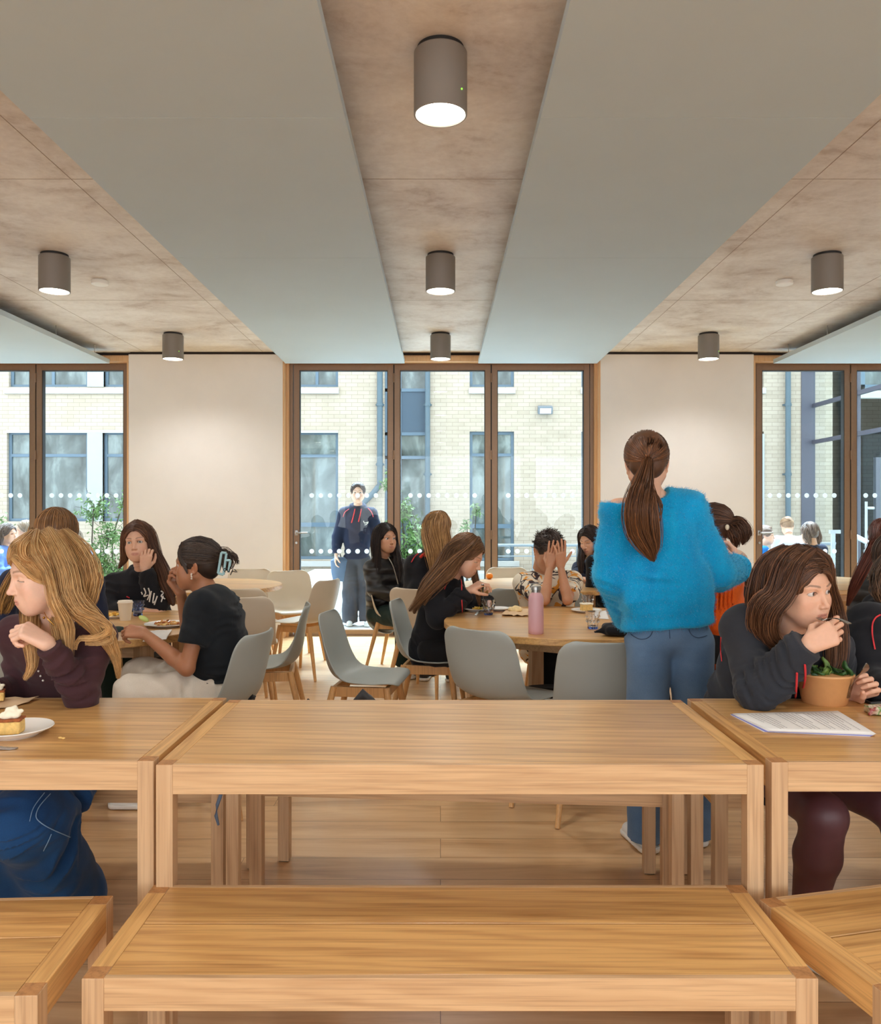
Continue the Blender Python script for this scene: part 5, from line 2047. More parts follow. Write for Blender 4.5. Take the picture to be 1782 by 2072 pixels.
def knit_blue():
    m, nt, b = new_mat('blue_mohair_knit')
    v = coords(nt)
    v2 = coords(nt, (1, 1, 0.22))
    f = noise(nt, v2, 9, 4, 0.6)
    g = noise(nt, v, 300, 3, 0.7)
    c = ramp(nt, f, [(0.3, S(0, 128, 192)), (0.55, S(0, 156, 214)), (0.75, S(20, 176, 226))])
    c = mixc(nt, 0.35, c, ramp(nt, g, [(0.3, S(0, 112, 180)), (0.7, S(60, 194, 232))]))
    L(nt, c, b.inputs['Base Color'])
    b.inputs['Roughness'].default_value = 0.95
    b.inputs['Sheen Weight'].default_value = 0.8
    b.inputs['Sheen Tint'].default_value = (0.3, 0.85, 1.0, 1)
    b.inputs['Sheen Roughness'].default_value = 0.4
    b.inputs['Specular IOR Level'].default_value = 0.1
    bump(nt, b, g, 0.7, 0.003)
    return m


MC['mohair'] = knit_blue()


def puffer_mat():
    m, nt, b = new_mat('black_quilted_nylon')
    v = coords(nt)
    w = N(nt, 'ShaderNodeTexWave', Scale=3.4, Distortion=0.4, Detail=1.0)
    w.wave_type = 'BANDS'; w.bands_direction = 'Z'
    L(nt, v, w.inputs['Vector'])
    L(nt, ramp(nt, w.outputs['Fac'], [(0.0, S(16, 16, 18)), (0.25, S(40, 38, 38)), (1.0, S(48, 44, 42))]), b.inputs['Base Color'])
    b.inputs['Roughness'].default_value = 0.45
    bump(nt, b, w.outputs['Fac'], 0.9, 0.02)
    return m


MC['puffer'] = puffer_mat()


def shirt_mat():
    m, nt, b = new_mat('patterned_shirt_cotton')
    v = coords(nt)
    base = S(226, 214, 192)
    n1 = noise(nt, v, 13, 2, 0.5, 0.8)
    n2 = noise(nt, coords(nt, (1, 1, 1), (0, 0, 0), 'Object', (3, 1, 2)), 12, 2, 0.5, 0.8)
    vo = N(nt, 'ShaderNodeTexVoronoi', Scale=8.0)
    vo.feature = 'DISTANCE_TO_EDGE'
    L(nt, v, vo.inputs['Vector'])
    k1 = ramp(nt, n1, [(0.585, (0, 0, 0)), (0.595, (1, 1, 1))])
    k2 = ramp(nt, n2, [(0.585, (0, 0, 0)), (0.595, (1, 1, 1))])
    k3 = ramp(nt, vo.outputs['Distance'], [(0.018, (1, 1, 1)), (0.026, (0, 0, 0))])
    c = mixc(nt, k1, base, S(226, 150, 50))
    c = mixc(nt, k2, c, S(58, 44, 46))
    k4 = ramp(nt, noise(nt, v, 5, 1), [(0.5, (0, 0, 0)), (0.52, (1, 1, 1))])
    c = mixc(nt, mixc(nt, 1.0, k3, k4, 'MULTIPLY'), c, S(50, 40, 42))
    L(nt, c, b.inputs['Base Color'])
    b.inputs['Roughness'].default_value = 0.8
    return m


MC['shirt'] = shirt_mat()
# ---- the standing person in blue, back to us
Y0 = 3.3
hd = Head(A(1308, 936, Y0 + 0.02), 168, 4, 2, 1.04)
J = dict(pelvis=A(1354, 1290, Y0), neck=A(1318, 998, Y0 + 0.01),
         sh=[A(1249, 1030, Y0), A(1392, 1032, Y0)], el=[A(1240, 1170, Y0 + 0.02), A(1446, 1160, Y0 + 0.04)],
         wr=[A(1268, 1256, Y0 + 0.18), A(1488, 1152, Y0 + 0.26)],
         hip=[A(1312, 1302, Y0), A(1398, 1302, Y0)], kn=[A(1308, 1490, Y0), A(1404, 1485, Y0 + 0.03)],
         an=[A(1304, 1690, Y0 + 0.02), A(1408, 1680, Y0 + 0.09)])


def bare_shoulder(v):
    # wide neckline slipped off one shoulder
    for px, py, r_ in ((1325, 985, 0.048), (1298, 985, 0.058), (1270, 990, 0.058), (1246, 991, 0.056), (1225, 988, 0.058)):
        p = A(px, py, Y0)
        v.cone(p + (0.0, -0.2, 0.0), p + (0, 0.2, 0.0), r_, r_, k=0.008, op='sub')


P = human('person standing back to us in a fuzzy bright blue jumper and blue jeans', hd, 'light', J, 178, False, res=0.0065, hres=0.0032,
          hands=(None, dict(fdir=(0.05, 0.5, 0.85), pnorm=(-0.9, 0.1, 0.0), side=1, curl=(0.5, 0.55, 0.6, 0.65))),
          top=dict(mat=MC['mohair'], name='jumper', r=(0.066, 0.078, 0.056), w=(0.178, 0.180, 0.165), d=(0.125, 0.125, 0.11), fold=0.011, ff=6, tw=0.7, hem=-0.06, cut=0.045, drop=0.035,
                   cuff=0.05, arm_wob=0.010, off=[bare_shoulder], k=0.03),
          bottom=dict(mat=MC['denim'], name='jeans', r=(0.092, 0.078, 0.072), fold=0.004, ff=9, end=1.03),
          shoe=dict(mat=MC['white_shoe'], f=[unit((-0.25, 1, 0)), unit((0.15, 1, 0))]), eyes=False)
root = P['root']
t0 = hd.w((0.0, -0.112, -0.004))
pony = [hd.w((0, -0.10, 0.0)), t0, A(1300, 975, 3.14), A(1288, 1020, 3.10), A(1290, 1070, 3.11), A(1310, 1110, 3.12), A(1322, 1134, 3.13)]
pony2 = [hd.w((0, -0.10, 0.0)), t0, A(1305, 975, 3.15), A(1312, 1020, 3.12), A(1318, 1065, 3.12), A(1324, 1105, 3.13), A(1318, 1130, 3.13)]
stray = [hd.w((0, -0.10, -0.01)), A(1318, 985, 3.16), A(1336, 1020, 3.15), A(1334, 1060, 3.16)]
make_hair(hd, root, S(80, 52, 34), [dict(pts=pony, r=[0.012, 0.014, 0.030, 0.042, 0.040, 0.026, 0.010], n=340, hug=False, wave=0.002),
                                    dict(pts=pony2, r=[0.010, 0.013, 0.022, 0.030, 0.030, 0.020, 0.008], n=200, hug=False, wave=0.003),
                                    dict(pts=stray, r=[0.003, 0.004, 0.004, 0.002], n=22, hug=False, wave=0.006)],
          seed=12, style='pony', tie=(0.0, -0.108, -0.004), cap_n=900, light=S(160, 104, 64), sr=0.0010, res=0.004)
MB().lathe([(0.0135, -0.006), (0.017, 0), (0.0135, 0.006)], n=20).build('hair_tie', plain('pale_hair_tie', S(196, 168, 140), 0.7), root, auto=60).matrix_world = \
    Matrix.Translation(t0 + np.array((0.0, -0.004, -0.002))) @ Euler((0.6, 0, 0)).to_matrix().to_4x4()
for pix in ([(1268, 1262), (1272, 1282), (1296, 1296), (1318, 1288), (1324, 1256)], [(1388, 1256), (1396, 1284), (1412, 1292), (1430, 1286)],):
    decor('pocket_seam', P['bottom'], pix, 0.0016, plain('denim_stitch', S(52, 72, 98), 0.8), root)
decor('back_seam', P['bottom'], [(1353, 1258), (1354, 1275), (1355, 1292)], 0.0016, plain('denim_stitch_b', S(52, 72, 98), 0.8), root)

# mohair fibres standing off the knit
rng = np.random.default_rng(77)
me_ = P['top_obj'].data
nv_ = len(me_.vertices)
co_ = np.empty(nv_ * 3, dtype=np.float32); me_.vertices.foreach_get('co', co_); co_ = co_.reshape(-1, 3)
no_ = np.empty(nv_ * 3, dtype=np.float32); me_.vertices.foreach_get('normal', no_); no_ = no_.reshape(-1, 3)
ii = rng.integers(0, nv_, 15000)
b_, n_ = co_[ii], no_[ii]
t_ = rng.normal(size=(15000, 3)) * 0.6 + n_ * 0.8; t_ /= np.linalg.norm(t_, axis=1, keepdims=True)
ln_ = rng.uniform(0.006, 0.015, (15000, 1))
pth = np.stack([b_ - n_ * 0.001, b_ + t_ * ln_ * 0.5, b_ + t_ * ln_ + rng.normal(size=(15000, 3)) * 0.002], 1)
V, Q, C = strand_mesh(pth, np.full(15000, 0.00045), np.array(S(20, 164, 216))[None] * rng.uniform(0.6, 1.5, (15000, 1)))
mesh_np('mohair_fuzz', V, Q, attr_mat('mohair_fibre', 0.9, 0, 0.1, 0.5), P['top_obj'], np.clip(C, 0, 1))

# ---- the girl eating from the paper bowl
Yb = 2.66
hd = Head(A(1618, 1188, Yb), 24, 8, -4, 1.05)
J = dict(pelvis=np.array((1.13, 2.93, 0.56)), neck=A(1572, 1276, 2.80), sh=[A(1668, 1312, 2.80), A(1508, 1272, 2.76)],
         el=[A(1728, 1392, 2.80), A(1532, 1402, 2.60)], wr=[A(1722, 1388, 2.66), A(1634, 1306, 2.50)],
         hip=[np.array((1.20, 2.90, 0.52)), np.array((1.08, 2.84, 0.52))],
         kn=[A(1800, 1632, 2.46), A(1668, 1650, 2.33)], an=[A(1905, 1800, 2.60), A(1622, 1905, 2.50)])
J['wr'][0] = A(1716, 1404, 2.70)
J['el'][0] = A(1700, 1372, 2.90)
P15 = P = human('person in a charcoal hoodie eating from the paper bowl, long straight brown hair', hd, 'light', J, 42, True, res=0.0055, hres=0.0019, build=0.95,
                hands=(dict(fdir=(0.40, -0.45, 0.35), pnorm=(-0.75, -0.5, 0.1), side=1, curl=(0.7, 0.75, 0.8, 0.85), thumb=(0.6, 0.6)),
                       dict(fdir=(0.84, -0.12, 0.46), pnorm=(-0.2, 0.9, -0.35), side=1, curl=(0.42, 0.52, 0.66, 0.76), thumb=(0.55, 0.45), res=0.0018)),
                face=dict(eyes=0.0062, lip=S(182, 104, 98)), iris=(0.09, 0.07, 0.06), gaze=(-0.28, 0.03),
                top=dict(mat=MC['charcoal'], r=(0.074, 0.066, 0.050), w=(0.20, 0.175, 0.165), d=(0.14, 0.13, 0.115), hood=True, fold=0.009, ff=8, cuff=0.05, arm_wob=0.013, hem=0.05, ridged=False, k=0.05),
                bottom=dict(mat=MC['black_trouser'], name='skirt', r=(0.105, 0.10, 0.07), thigh=0.42), bare_leg=np.array(S(84, 50, 54)),
                shoe=dict(mat=MC['black_shoe'], f=unit((0.5, -1, 0))))
root = P['root']
c0 = hd.w((0.01, 0.01, 0.125))
L_ = lambda *p: hd.w(p)
locks = [
    dict(pts=[L_(-0.015, 0.03, 0.122), L_(0.052, 0.045, 0.088), L_(0.082, 0.035, 0.0), A(1560, 1240, 2.60), A(1558, 1285, 2.62), A(1590, 1318, 2.62)], r=[0.008, 0.014, 0.020, 0.026, 0.026, 0.012], n=260),
    dict(pts=[L_(-0.01, -0.02, 0.125), L_(0.062, -0.01, 0.085), L_(0.09, -0.01, -0.01), A(1545, 1225, 2.64), A(1540, 1270, 2.66), A(1572, 1312, 2.64)], r=[0.010, 0.018, 0.026, 0.034, 0.034, 0.014], n=300),
    dict(pts=[L_(-0, -0.06, 0.115), L_(0.05, -0.09, 0.06), L_(0.07, -0.09, -0.03), A(1538, 1235, 2.74), A(1545, 1280, 2.76)], r=[0.012, 0.024, 0.034, 0.036, 0.02], n=180),
    dict(pts=[L_(-0.02, 0.03, 0.122), L_(-0.06, 0.045, 0.085), L_(-0.084, 0.035, 0.0), A(1688, 1235, 2.74), A(1692, 1290, 2.72), A(1690, 1340, 2.69), A(1680, 1372, 2.67)], r=[0.008, 0.012, 0.018, 0.024, 0.030, 0.028, 0.012], n=300),
    dict(pts=[L_(-0.02, -0.02, 0.122), L_(-0.07, -0.01, 0.08), L_(-0.088, -0.01, -0.02), A(1672, 1260, 2.84), A(1670, 1320, 2.78), A(1660, 1365, 2.72)], r=[0.010, 0.016, 0.024, 0.034, 0.038, 0.016], n=240),
    dict(pts=[L_(-0, -0.10, 0.05), L_(-0, -0.12, -0.02), A(1600, 1275, 2.88), A(1605, 1330, 2.88)], r=[0.03, 0.04, 0.05, 0.03], n=120),
]
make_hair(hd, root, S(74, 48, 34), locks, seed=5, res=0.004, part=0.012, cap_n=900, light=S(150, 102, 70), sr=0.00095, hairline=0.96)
decor('raglan_piping', P['top'], [(1553, 1265), (1549, 1283), (1546, 1300)], 0.0018, MC['red'], root, 5)
decor('side_piping', P['top'], [(1458, 1290), (1457, 1315), (1460, 1338)], 0.0018, MC['red'], root, 5)
for pix in ([(1628, 1345), (1630, 1372), (1622, 1400)], [(1612, 1362), (1611, 1390), (1609, 1412)]):
    decor('drawstring', P['top'], pix, 0.0032, MC['red'], root, 6)

# ---- the blonde in maroon, elbow on the left table
Ya = 2.62
hd = Head(A(90, 1158, Ya), -50, 11, 2, 1.07)
J = dict(pelvis=A(128, 1470, 2.96), neck=A(108, 1258, 2.74), sh=[A(34, 1282, 2.82), A(196, 1290, 2.70)],
         el=[A(44, 1398, 2.84), A(164, 1408, 2.62)], wr=[A(-30, 1398, 2.66), A(98, 1304, 2.52)],
         hip=[A(88, 1500, 2.92), A(176, 1500, 2.88)], kn=[A(0, 1655, 2.50), A(60, 1662, 2.42)], an=[A(40, 1880, 2.62), A(142, 1830, 2.66)])
P = human('blonde person in a maroon top and wide blue jeans, elbow on the table', hd, 'pale', J, -38, True, res=0.0055, hres=0.0019, build=0.88,
          hands=(dict(fdir=(-1, -0.2, -0.05), pnorm=(0, -0.3, -1), side=1, curl=(0.3, 0.3, 0.35, 0.4)),
                 dict(fdir=(-0.72, -0.18, 0.52), pnorm=(-0.45, 0.35, -0.82), side=-1, curl=(0.72, 0.8, 0.85, 0.9), thumb=(0.7, 0.8), res=0.0018)),
          face=dict(look_down=True, lip=S(198, 116, 108)), iris=(0.2, 0.25, 0.3), brow=S(120, 84, 54),
          top=dict(mat=MC['maroon'], name='top', r=(0.058, 0.050, 0.038), w=(0.135, 0.120, 0.135), d=(0.10, 0.09, 0.095), fold=0.005, ff=10, cuff=0.0, arm_wob=0.008, hem=0.06, collar=0.0, drop=0.065,
                   off=[lambda v: v.cone(A(92, 1262, 2.50), A(108, 1250, 2.85), 0.058, 0.060, k=0.015, op='sub')]),
          bottom=dict(mat=MC['denim_d'], name='jeans', r=(0.10, 0.105, 0.110), fold=0.013, ff=8, end=0.96),
          shoe=dict(mat=MC['black_shoe'], f=unit((-0.3, -1, 0))))
root = P['root']
BL, BLL = S(188, 138, 82), S(246, 206, 146)
locks = [
    # fringe and the curtain in front of the ear
    dict(pts=[L_(0, 0, 0), L_(0, 0, 0)], r=[0.01, 0.01], n=0),
]
L_ = lambda *p: hd.w(p)
locks = [
    dict(pts=[L_(-0.005, 0.005, 0.125), L_(-0.04, 0.05, 0.098), L_(-0.062, 0.060, 0.066), L_(-0.074, 0.040, 0.046)], r=[0.010, 0.012, 0.010, 0.003], n=170),
    dict(pts=[L_(0.005, 0.005, 0.125), L_(0.0, 0.062, 0.098), L_(-0.01, 0.085, 0.068), L_(-0.015, 0.092, 0.052)], r=[0.010, 0.012, 0.008, 0.002], n=110),
    dict(pts=[L_(-0.01, 0.0, 0.126), L_(-0.065, 0.03, 0.075), L_(-0.086, 0.012, 0.01), A(110, 1215, 2.52), A(134, 1262, 2.56), A(140, 1330, 2.56)], r=[0.010, 0.015, 0.012, 0.014, 0.020, 0.010], n=230, wave=0.002),
    dict(pts=[L_(-0.01, -0.03, 0.125), L_(-0.075, -0.03, 0.07), L_(-0.095, -0.04, 0.0), A(150, 1215, 2.56), A(196, 1262, 2.60), A(232, 1320, 2.66), A(240, 1372, 2.70)], r=[0.012, 0.022, 0.028, 0.030, 0.024, 0.014, 0.006], n=340, wave=0.003),
    dict(pts=[L_(-0.005, -0.07, 0.11), L_(-0.06, -0.09, 0.05), L_(-0.075, -0.10, -0.03), A(165, 1235, 2.66), A(205, 1262, 2.66), A(228, 1290, 2.62), A(205, 1300, 2.60), A(172, 1302, 2.59)], r=[0.014, 0.028, 0.034, 0.030, 0.014, 0.008, 0.007, 0.003], n=240, wave=0.004),
    dict(pts=[L_(-0.07, -0.04, 0.05), L_(-0.095, -0.03, -0.02), A(158, 1230, 2.54), A(195, 1250, 2.57), A(222, 1272, 2.58), A(196, 1290, 2.585), A(160, 1292, 2.58), A(152, 1315, 2.57)], r=[0.015, 0.018, 0.016, 0.012, 0.008, 0.006, 0.005, 0.002], n=150, wave=0.004, hug=False),
    dict(pts=[L_(0.01, 0.0, 0.12), L_(0.07, 0.02, 0.07), L_(0.085, 0.02, -0.04), A(60, 1235, 2.70), A(62, 1290, 2.62), A(66, 1345, 2.60), A(50, 1375, 2.60)], r=[0.010, 0.018, 0.022, 0.024, 0.020, 0.012, 0.006], n=240, wave=0.003),
    dict(pts=[A(100, 1225, 2.66), A(118, 1270, 2.60), A(122, 1315, 2.57), A(112, 1352, 2.58)], r=[0.012, 0.016, 0.014, 0.004], n=130, wave=0.003, hug=False),
]
make_hair(hd, root, BL, locks, seed=8, res=0.004, part=0.0, cap_n=1000, light=BLL, sr=0.00095, hairline=0.93, front=0.09)
gold = plain('gold_chain', S(212, 160, 70), 0.25, 1.0)
MB().tube([tuple(A(88, 1236, 2.60)), tuple(A(96, 1252, 2.585)), tuple(A(110, 1266, 2.59)), tuple(A(122, 1262, 2.62))], 0.0011, 6).sph(tuple(A(89, 1250, 2.58)), 0.004, 6).build('necklace', gold, root)
for px, py in ((78, 1358), (82, 1368), (87, 1377)):
    q = on_surface(P['top'], px, py, 6)
    MB().sph(tuple(q), 0.0035, 6).build('button', MC['white_sole'], root)
stitch = plain('pale_stitch', S(120, 150, 180), 0.8)
bt = P['bottom']
decor('pocket_stitch', bt, [(102, 1606), (78, 1632), (70, 1655), (92, 1672), (118, 1684), (142, 1694)], 0.0014, stitch, root, 6)
decor('pocket_stitch', bt, [(90, 1604), (66, 1634), (60, 1662)], 0.0012, stitch, root, 6)
decor('seam_stitch', bt, [(104, 1688), (98, 1702), (88, 1722)], 0.0014, stitch, root, 6)

# ---- the woman in the black t-shirt with the hair claw
hd = Head(A(398, 1141, 3.92), -90, 2, 0, 1.05)
J = dict(pelvis=A(452, 1392, 3.92), neck=A(428, 1194, 3.94), sh=[A(432, 1222, 4.10), A(408, 1228, 3.78)],
         el=[A(385, 1290, 4.18), A(378, 1352, 3.72)], wr=[A(366, 1200, 4.02), A(292, 1282, 3.82)],
         hip=[A(450, 1392, 4.0), A(440, 1400, 3.86)], kn=[A(285, 1372, 4.08), A(272, 1405, 3.78)])
J['an'] = [np.array((J['kn'][0][0] + 0.02, J['kn'][0][1], 0.09)), np.array((J['kn'][1][0] + 0.05, J['kn'][1][1], 0.09))]
P = human('person in a black t-shirt and off-white trousers with a pale blue hair claw', hd, 'brown', J, -88, True, res=0.0065, hres=0.003, build=1.0,
          hands=(dict(fdir=(-0.5, 0.0, 0.75), pnorm=(0.55, -0.3, 0.5), side=1, curl=(0.55, 0.6, 0.65, 0.7), res=0.0026),
                 dict(fdir=(-0.95, 0.15, 0.12), pnorm=(0.1, 0.5, -0.6), side=-1, curl=(0.45, 0.5, 0.6, 0.7), res=0.0026)),
          bare_arm=(True, True), iris=(0.04, 0.02, 0.01),
          top=dict(mat=MC['black_t'], name='t_shirt', r=(0.068, 0.06, 0.05), w=(0.165, 0.155, 0.17), d=(0.15, 0.135, 0.125), sleeve=(0.36, 0.30), fold=0.007, tw=1.6, ff=11, collar=0.0, hem=0.02, k=0.04),
          bottom=dict(mat=MC['white_trouser'], r=(0.105, 0.095, 0.085), fold=0.011, ff=10),
          shoe=dict(mat=MC['white_shoe']))
root = P['root']
L_ = lambda *p: hd.w(p)
bun = [dict(pts=[L_(0, -0.09, 0.03), L_(-0.01, -0.125, 0.03), L_(-0.01, -0.14, -0.005), L_(0.0, -0.128, -0.03)], r=[0.03, 0.034, 0.026, 0.012], n=160, hug=False, wave=0.004),
       dict(pts=[L_(0, -0.12, 0.03), L_(0.0, -0.17, 0.035), L_(0.0, -0.19, -0.01)], r=[0.014, 0.010, 0.002], n=40, hug=False, wave=0.008),
       dict(pts=[L_(-0.03, 0.05, 0.10), L_(-0.065, 0.055, 0.05), L_(-0.075, 0.03, -0.01), L_(-0.076, 0.02, -0.04)], r=[0.008, 0.01, 0.006, 0.002], n=70)]
make_hair(hd, root, S(40, 30, 26), bun, seed=21, res=0.005, style='pony', tie=(0, -0.105, 0.02), cap_n=700, light=S(104, 82, 66), sr=0.0012)
clw = plain('pale_blue_claw', S(150, 186, 190), 0.35)
mb = MB()
fr = [A(452, 1112, 3.80), A(444, 1160, 3.80)]
for a, b in (((448, 1118), (441, 1160)), ((458, 1120), (452, 1163)), ((448, 1118), (458, 1119)), ((441, 1160), (452, 1163)), ((466, 1134), (462, 1158)), ((457, 1134), (466, 1134))):
    mb.tube([tuple(A(*a, 3.775)), tuple(A(*b, 3.775))], 0.006, 8)
mb.build('hair_claw', clw, root, auto=50)
mb = MB()
for run in ([(456, 1158), (452, 1152), (458, 1150), (462, 1158)], [(463, 1158), (467, 1146), (472, 1148), (466, 1164), (470, 1156), (480, 1158), (474, 1152)]):
    mb.tube([tuple(q) for q in spline(np.array([A(*p, 3.77) for p in run]), 14)], 0.0022, 6)
mb.build('claw_script', plain('black_script', S(22, 22, 24), 0.5), root)
MB().tube([tuple(q) for q in spline(np.array([A(388, 1160, 3.83), A(386.5, 1164, 3.83), A(388, 1169, 3.83), A(387, 1172, 3.83)]), 8)], 0.004, 6).build('earring', plain('pearl', S(230, 214, 196), 0.3), root)

# ---- the girl in the black lettered hoodie, hand on her cheek
hd = Head(A(280, 1096, 5.22), 4, 0, -5, 1.08)
J = dict(pelvis=A(290, 1300, 5.42), neck=A(290, 1155, 5.30), sh=[A(232, 1182, 5.32), A(342, 1184, 5.32)],
         el=[A(222, 1238, 5.22), A(318, 1226, 5.14)], wr=[A(290, 1236, 5.08), A(293, 1152, 5.12)])
P = human('person in a black hoodie with white lettering resting a cheek on one hand', hd, 'light', J, 0, True, res=0.008, hres=0.003,
          hands=(dict(fdir=(1, 0, 0), pnorm=(0, 0, -1), side=1, curl=(0.2, 0.2, 0.3, 0.3)),
                 dict(fdir=(0.15, -0.15, 1), pnorm=(-0.2, 0.9, 0.1), side=-1, curl=(0.55, 0.6, 0.65, 0.7), res=0.0026)),
          iris=(0.10, 0.07, 0.05), brow=S(84, 56, 40),
          top=dict(mat=MC['black'], r=(0.070, 0.064, 0.046), w=(0.18, 0.165, 0.165), d=(0.13, 0.12, 0.11), hood=True, fold=0.008, ff=9, cuff=0.05, arm_wob=0.01),
          bottom=dict(mat=MC['black_trouser']), shoe=dict(mat=MC['black_shoe']))
root = P['root']
L_ = lambda *p: hd.w(p)
locks = [
    dict(pts=[L_(0.0, 0.0, 0.124), L_(-0.062, 0.03, 0.07), L_(-0.082, 0.02, -0.03), A(326, 1150, 5.20), A(338, 1185, 5.16), A(350, 1222, 5.14)], r=[0.01, 0.016, 0.022, 0.036, 0.040, 0.02], n=260),
    dict(pts=[L_(0.0, -0.04, 0.12), L_(-0.06, -0.05, 0.06), L_(-0.075, -0.05, -0.05), A(322, 1158, 5.30), A(345, 1190, 5.22)], r=[0.01, 0.02, 0.03, 0.035, 0.02], n=140),
    dict(pts=[L_(0.0, 0.0, 0.124), L_(0.062, 0.03, 0.07), L_(0.080, 0.02, -0.03), A(252, 1130, 5.22), A(240, 1150, 5.22)], r=[0.01, 0.014, 0.018, 0.022, 0.008], n=160),
]
make_hair(hd, root, S(88, 58, 42), locks, seed=31, res=0.005, cap_n=500, light=S(150, 104, 76), sr=0.0013)
white_ink = plain('white_print', S(224, 220, 214), 0.7)
for run in ([(291, 1190), (296, 1200), (289, 1208), (300, 1204)], [(300, 1190), (304, 1202), (298, 1214)], [(306, 1196), (302, 1218)], [(312, 1200), (308, 1222), (314, 1216)], [(318, 1206), (312, 1224)],
            [(326, 1196), (332, 1200), (324, 1206), (334, 1212)], [(330, 1206), (326, 1218)], [(286, 1198), (288, 1203)]):
    decor('print', P['top'], run, 0.0042, white_ink, root, 6, 6, 0.0)
decor('print', P['top'], [(256, 1207), (262, 1210)], 0.004, MC['red'], root, 6, 6, 0.0)

# ---- the long-haired girl bent over her plate
hd = Head(A(944, 1123, 4.98), 72, 27, 0, 1.05)
J = dict(pelvis=A(878, 1306, 5.14), neck=A(908, 1172, 5.04), sh=[A(905, 1196, 5.20), A(872, 1196, 4.92)],
         el=[A(960, 1222, 5.22), A(884, 1248, 4.86)], wr=[A(990, 1222, 5.10), A(948, 1196, 4.86)],
         hip=[A(884, 1312, 5.22), A(878, 1316, 5.02)])
J['kn'] = [A(990, 1316, 5.16), A(984, 1322, 4.98)]
J['an'] = [np.array((k[0] + 0.02, k[1], 0.09)) for k in J['kn']]
P = human('person with very long brown hair bent over a plate with a fork', hd, 'light', J, 80, True, res=0.0072, hres=0.0028,
          hands=(None, dict(fdir=(0.72, 0.0, 0.45), pnorm=(0.3, 0.3, -0.8), side=-1, curl=(0.5, 0.6, 0.7, 0.75), thumb=(0.5, 0.6), res=0.0025)),
          face=dict(look_down=True), brow=S(110, 76, 50),
          top=dict(mat=MC['black'], r=(0.070, 0.066, 0.048), w=(0.16, 0.155, 0.155), d=(0.15, 0.13, 0.115), hood=True, fold=0.008, ff=9, cuff=0.045, arm_wob=0.011),
          bottom=dict(mat=MC['black_trouser'], r=(0.10, 0.085, 0.07)), shoe=dict(mat=MC['black_shoe']))
root = P['root']
P8 = P
L_ = lambda *p: hd.w(p)
locks = [
    dict(pts=[L_(-0, 0.02, 0.124), L_(0.064, 0.02, 0.07), L_(0.088, -0.01, -0.01), A(900, 1160, 4.86), A(862, 1200, 4.84), A(828, 1236, 4.88)], r=[0.01, 0.018, 0.026, 0.040, 0.032, 0.008], n=320, wave=0.004),
    dict(pts=[L_(-0, -0.02, 0.124), L_(0.06, -0.05, 0.07), L_(0.07, -0.09, 0.0), A(890, 1150, 4.92), A(858, 1190, 4.90), A(838, 1240, 4.92)], r=[0.01, 0.022, 0.030, 0.036, 0.032, 0.012], n=260, wave=0.004),
    dict(pts=[L_(0.02, 0.03, 0.12), L_(0.075, 0.015, 0.05), L_(0.085, -0.01, -0.02), A(915, 1162, 4.86), A(880, 1186, 4.83), A(858, 1225, 4.84)], r=[0.008, 0.012, 0.016, 0.020, 0.016, 0.004], n=160, wave=0.004),
    dict(pts=[L_(-0, 0.02, 0.12), L_(-0.064, 0.03, 0.07), L_(-0.085, 0.02, -0.02), A(965, 1185, 5.05), A(970, 1225, 5.05)], r=[0.01, 0.016, 0.02, 0.02, 0.008], n=120),
]
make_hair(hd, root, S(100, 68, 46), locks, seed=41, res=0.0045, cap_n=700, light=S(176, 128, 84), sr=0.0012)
decor('raglan_piping', P['top'], [(903, 1168), (904, 1180), (899, 1192)], 0.003, MC['red'], root, 5)
decor('zip_piping', P['top'], [(932, 1165), (934, 1180), (934, 1194)], 0.003, MC['red'], root, 5)
decor('zip_piping', P['top'], [(934, 1214), (935, 1228), (935, 1240)], 0.003, MC['red'], root, 5)

# ---- the boy hiding his face
hd = Head(A(1108, 1114, 5.56), 14, 24, 6, 1.12)
J = dict(pelvis=A(1108, 1300, 5.70), neck=A(1104, 1160, 5.68), sh=[A(1062, 1180, 5.66), A(1158, 1178, 5.66)],
         el=[A(1102, 1214, 5.30), A(1148, 1214, 5.30)], wr=[A(1112, 1148, 5.38), A(1134, 1146, 5.34)])
P = human('person in a cream and orange patterned shirt hiding the face behind both hands', hd, 'tan', J, 10, True, res=0.0075, hres=0.003,
          face=dict(look_down=True, male=True), brow=S(40, 28, 22),
          hands=(dict(fdir=(0.20, -0.05, 1), pnorm=(0.3, 1, 0.0), side=1, curl=(0.06, 0.08, 0.10, 0.14), res=0.0025, spread=0.10),
                 dict(fdir=(0.0, -0.08, 1), pnorm=(-0.3, 1, 0.0), side=-1, curl=(0.10, 0.10, 0.14, 0.2), thumb=(0.0, 0.0), res=0.0025, spread=0.10)),
          bare_arm=(True, True),
          top=dict(mat=MC['shirt'], name='shirt', r=(0.072, 0.07, 0.05), w=(0.20, 0.19, 0.185), d=(0.14, 0.13, 0.12), sleeve=(0.42, 0.36), fold=0.008, ff=9, collar=0.012, k=0.04),
          bottom=dict(mat=MC['black_trouser']), shoe=dict(mat=MC['white_shoe']))
root = P['root']
make_hair(hd, root, S(66, 54, 48), [dict(pts=[hd.w((0.0, 0.0, 0.122)), hd.w((0, 0.06, 0.12)), hd.w((-0.01, 0.105, 0.088))], r=[0.02, 0.020, 0.008], n=110, hug=False, wave=0.001)],
          seed=51, res=0.005, style='short', cap_n=1300, light=S(120, 104, 92), sr=0.0014, cap_off=0.011, hairline=0.95)
MB().tube([tuple(A(1134, 1158, 5.335) + np.array((0.031 * math.cos(a), 0.031 * math.sin(a) + 0.03, 0.004 * math.cos(a)))) for a in np.linspace(0, 6.0, 20)], 0.0028, 6).build('hair_band', MC['black_shoe'], root, auto=50)

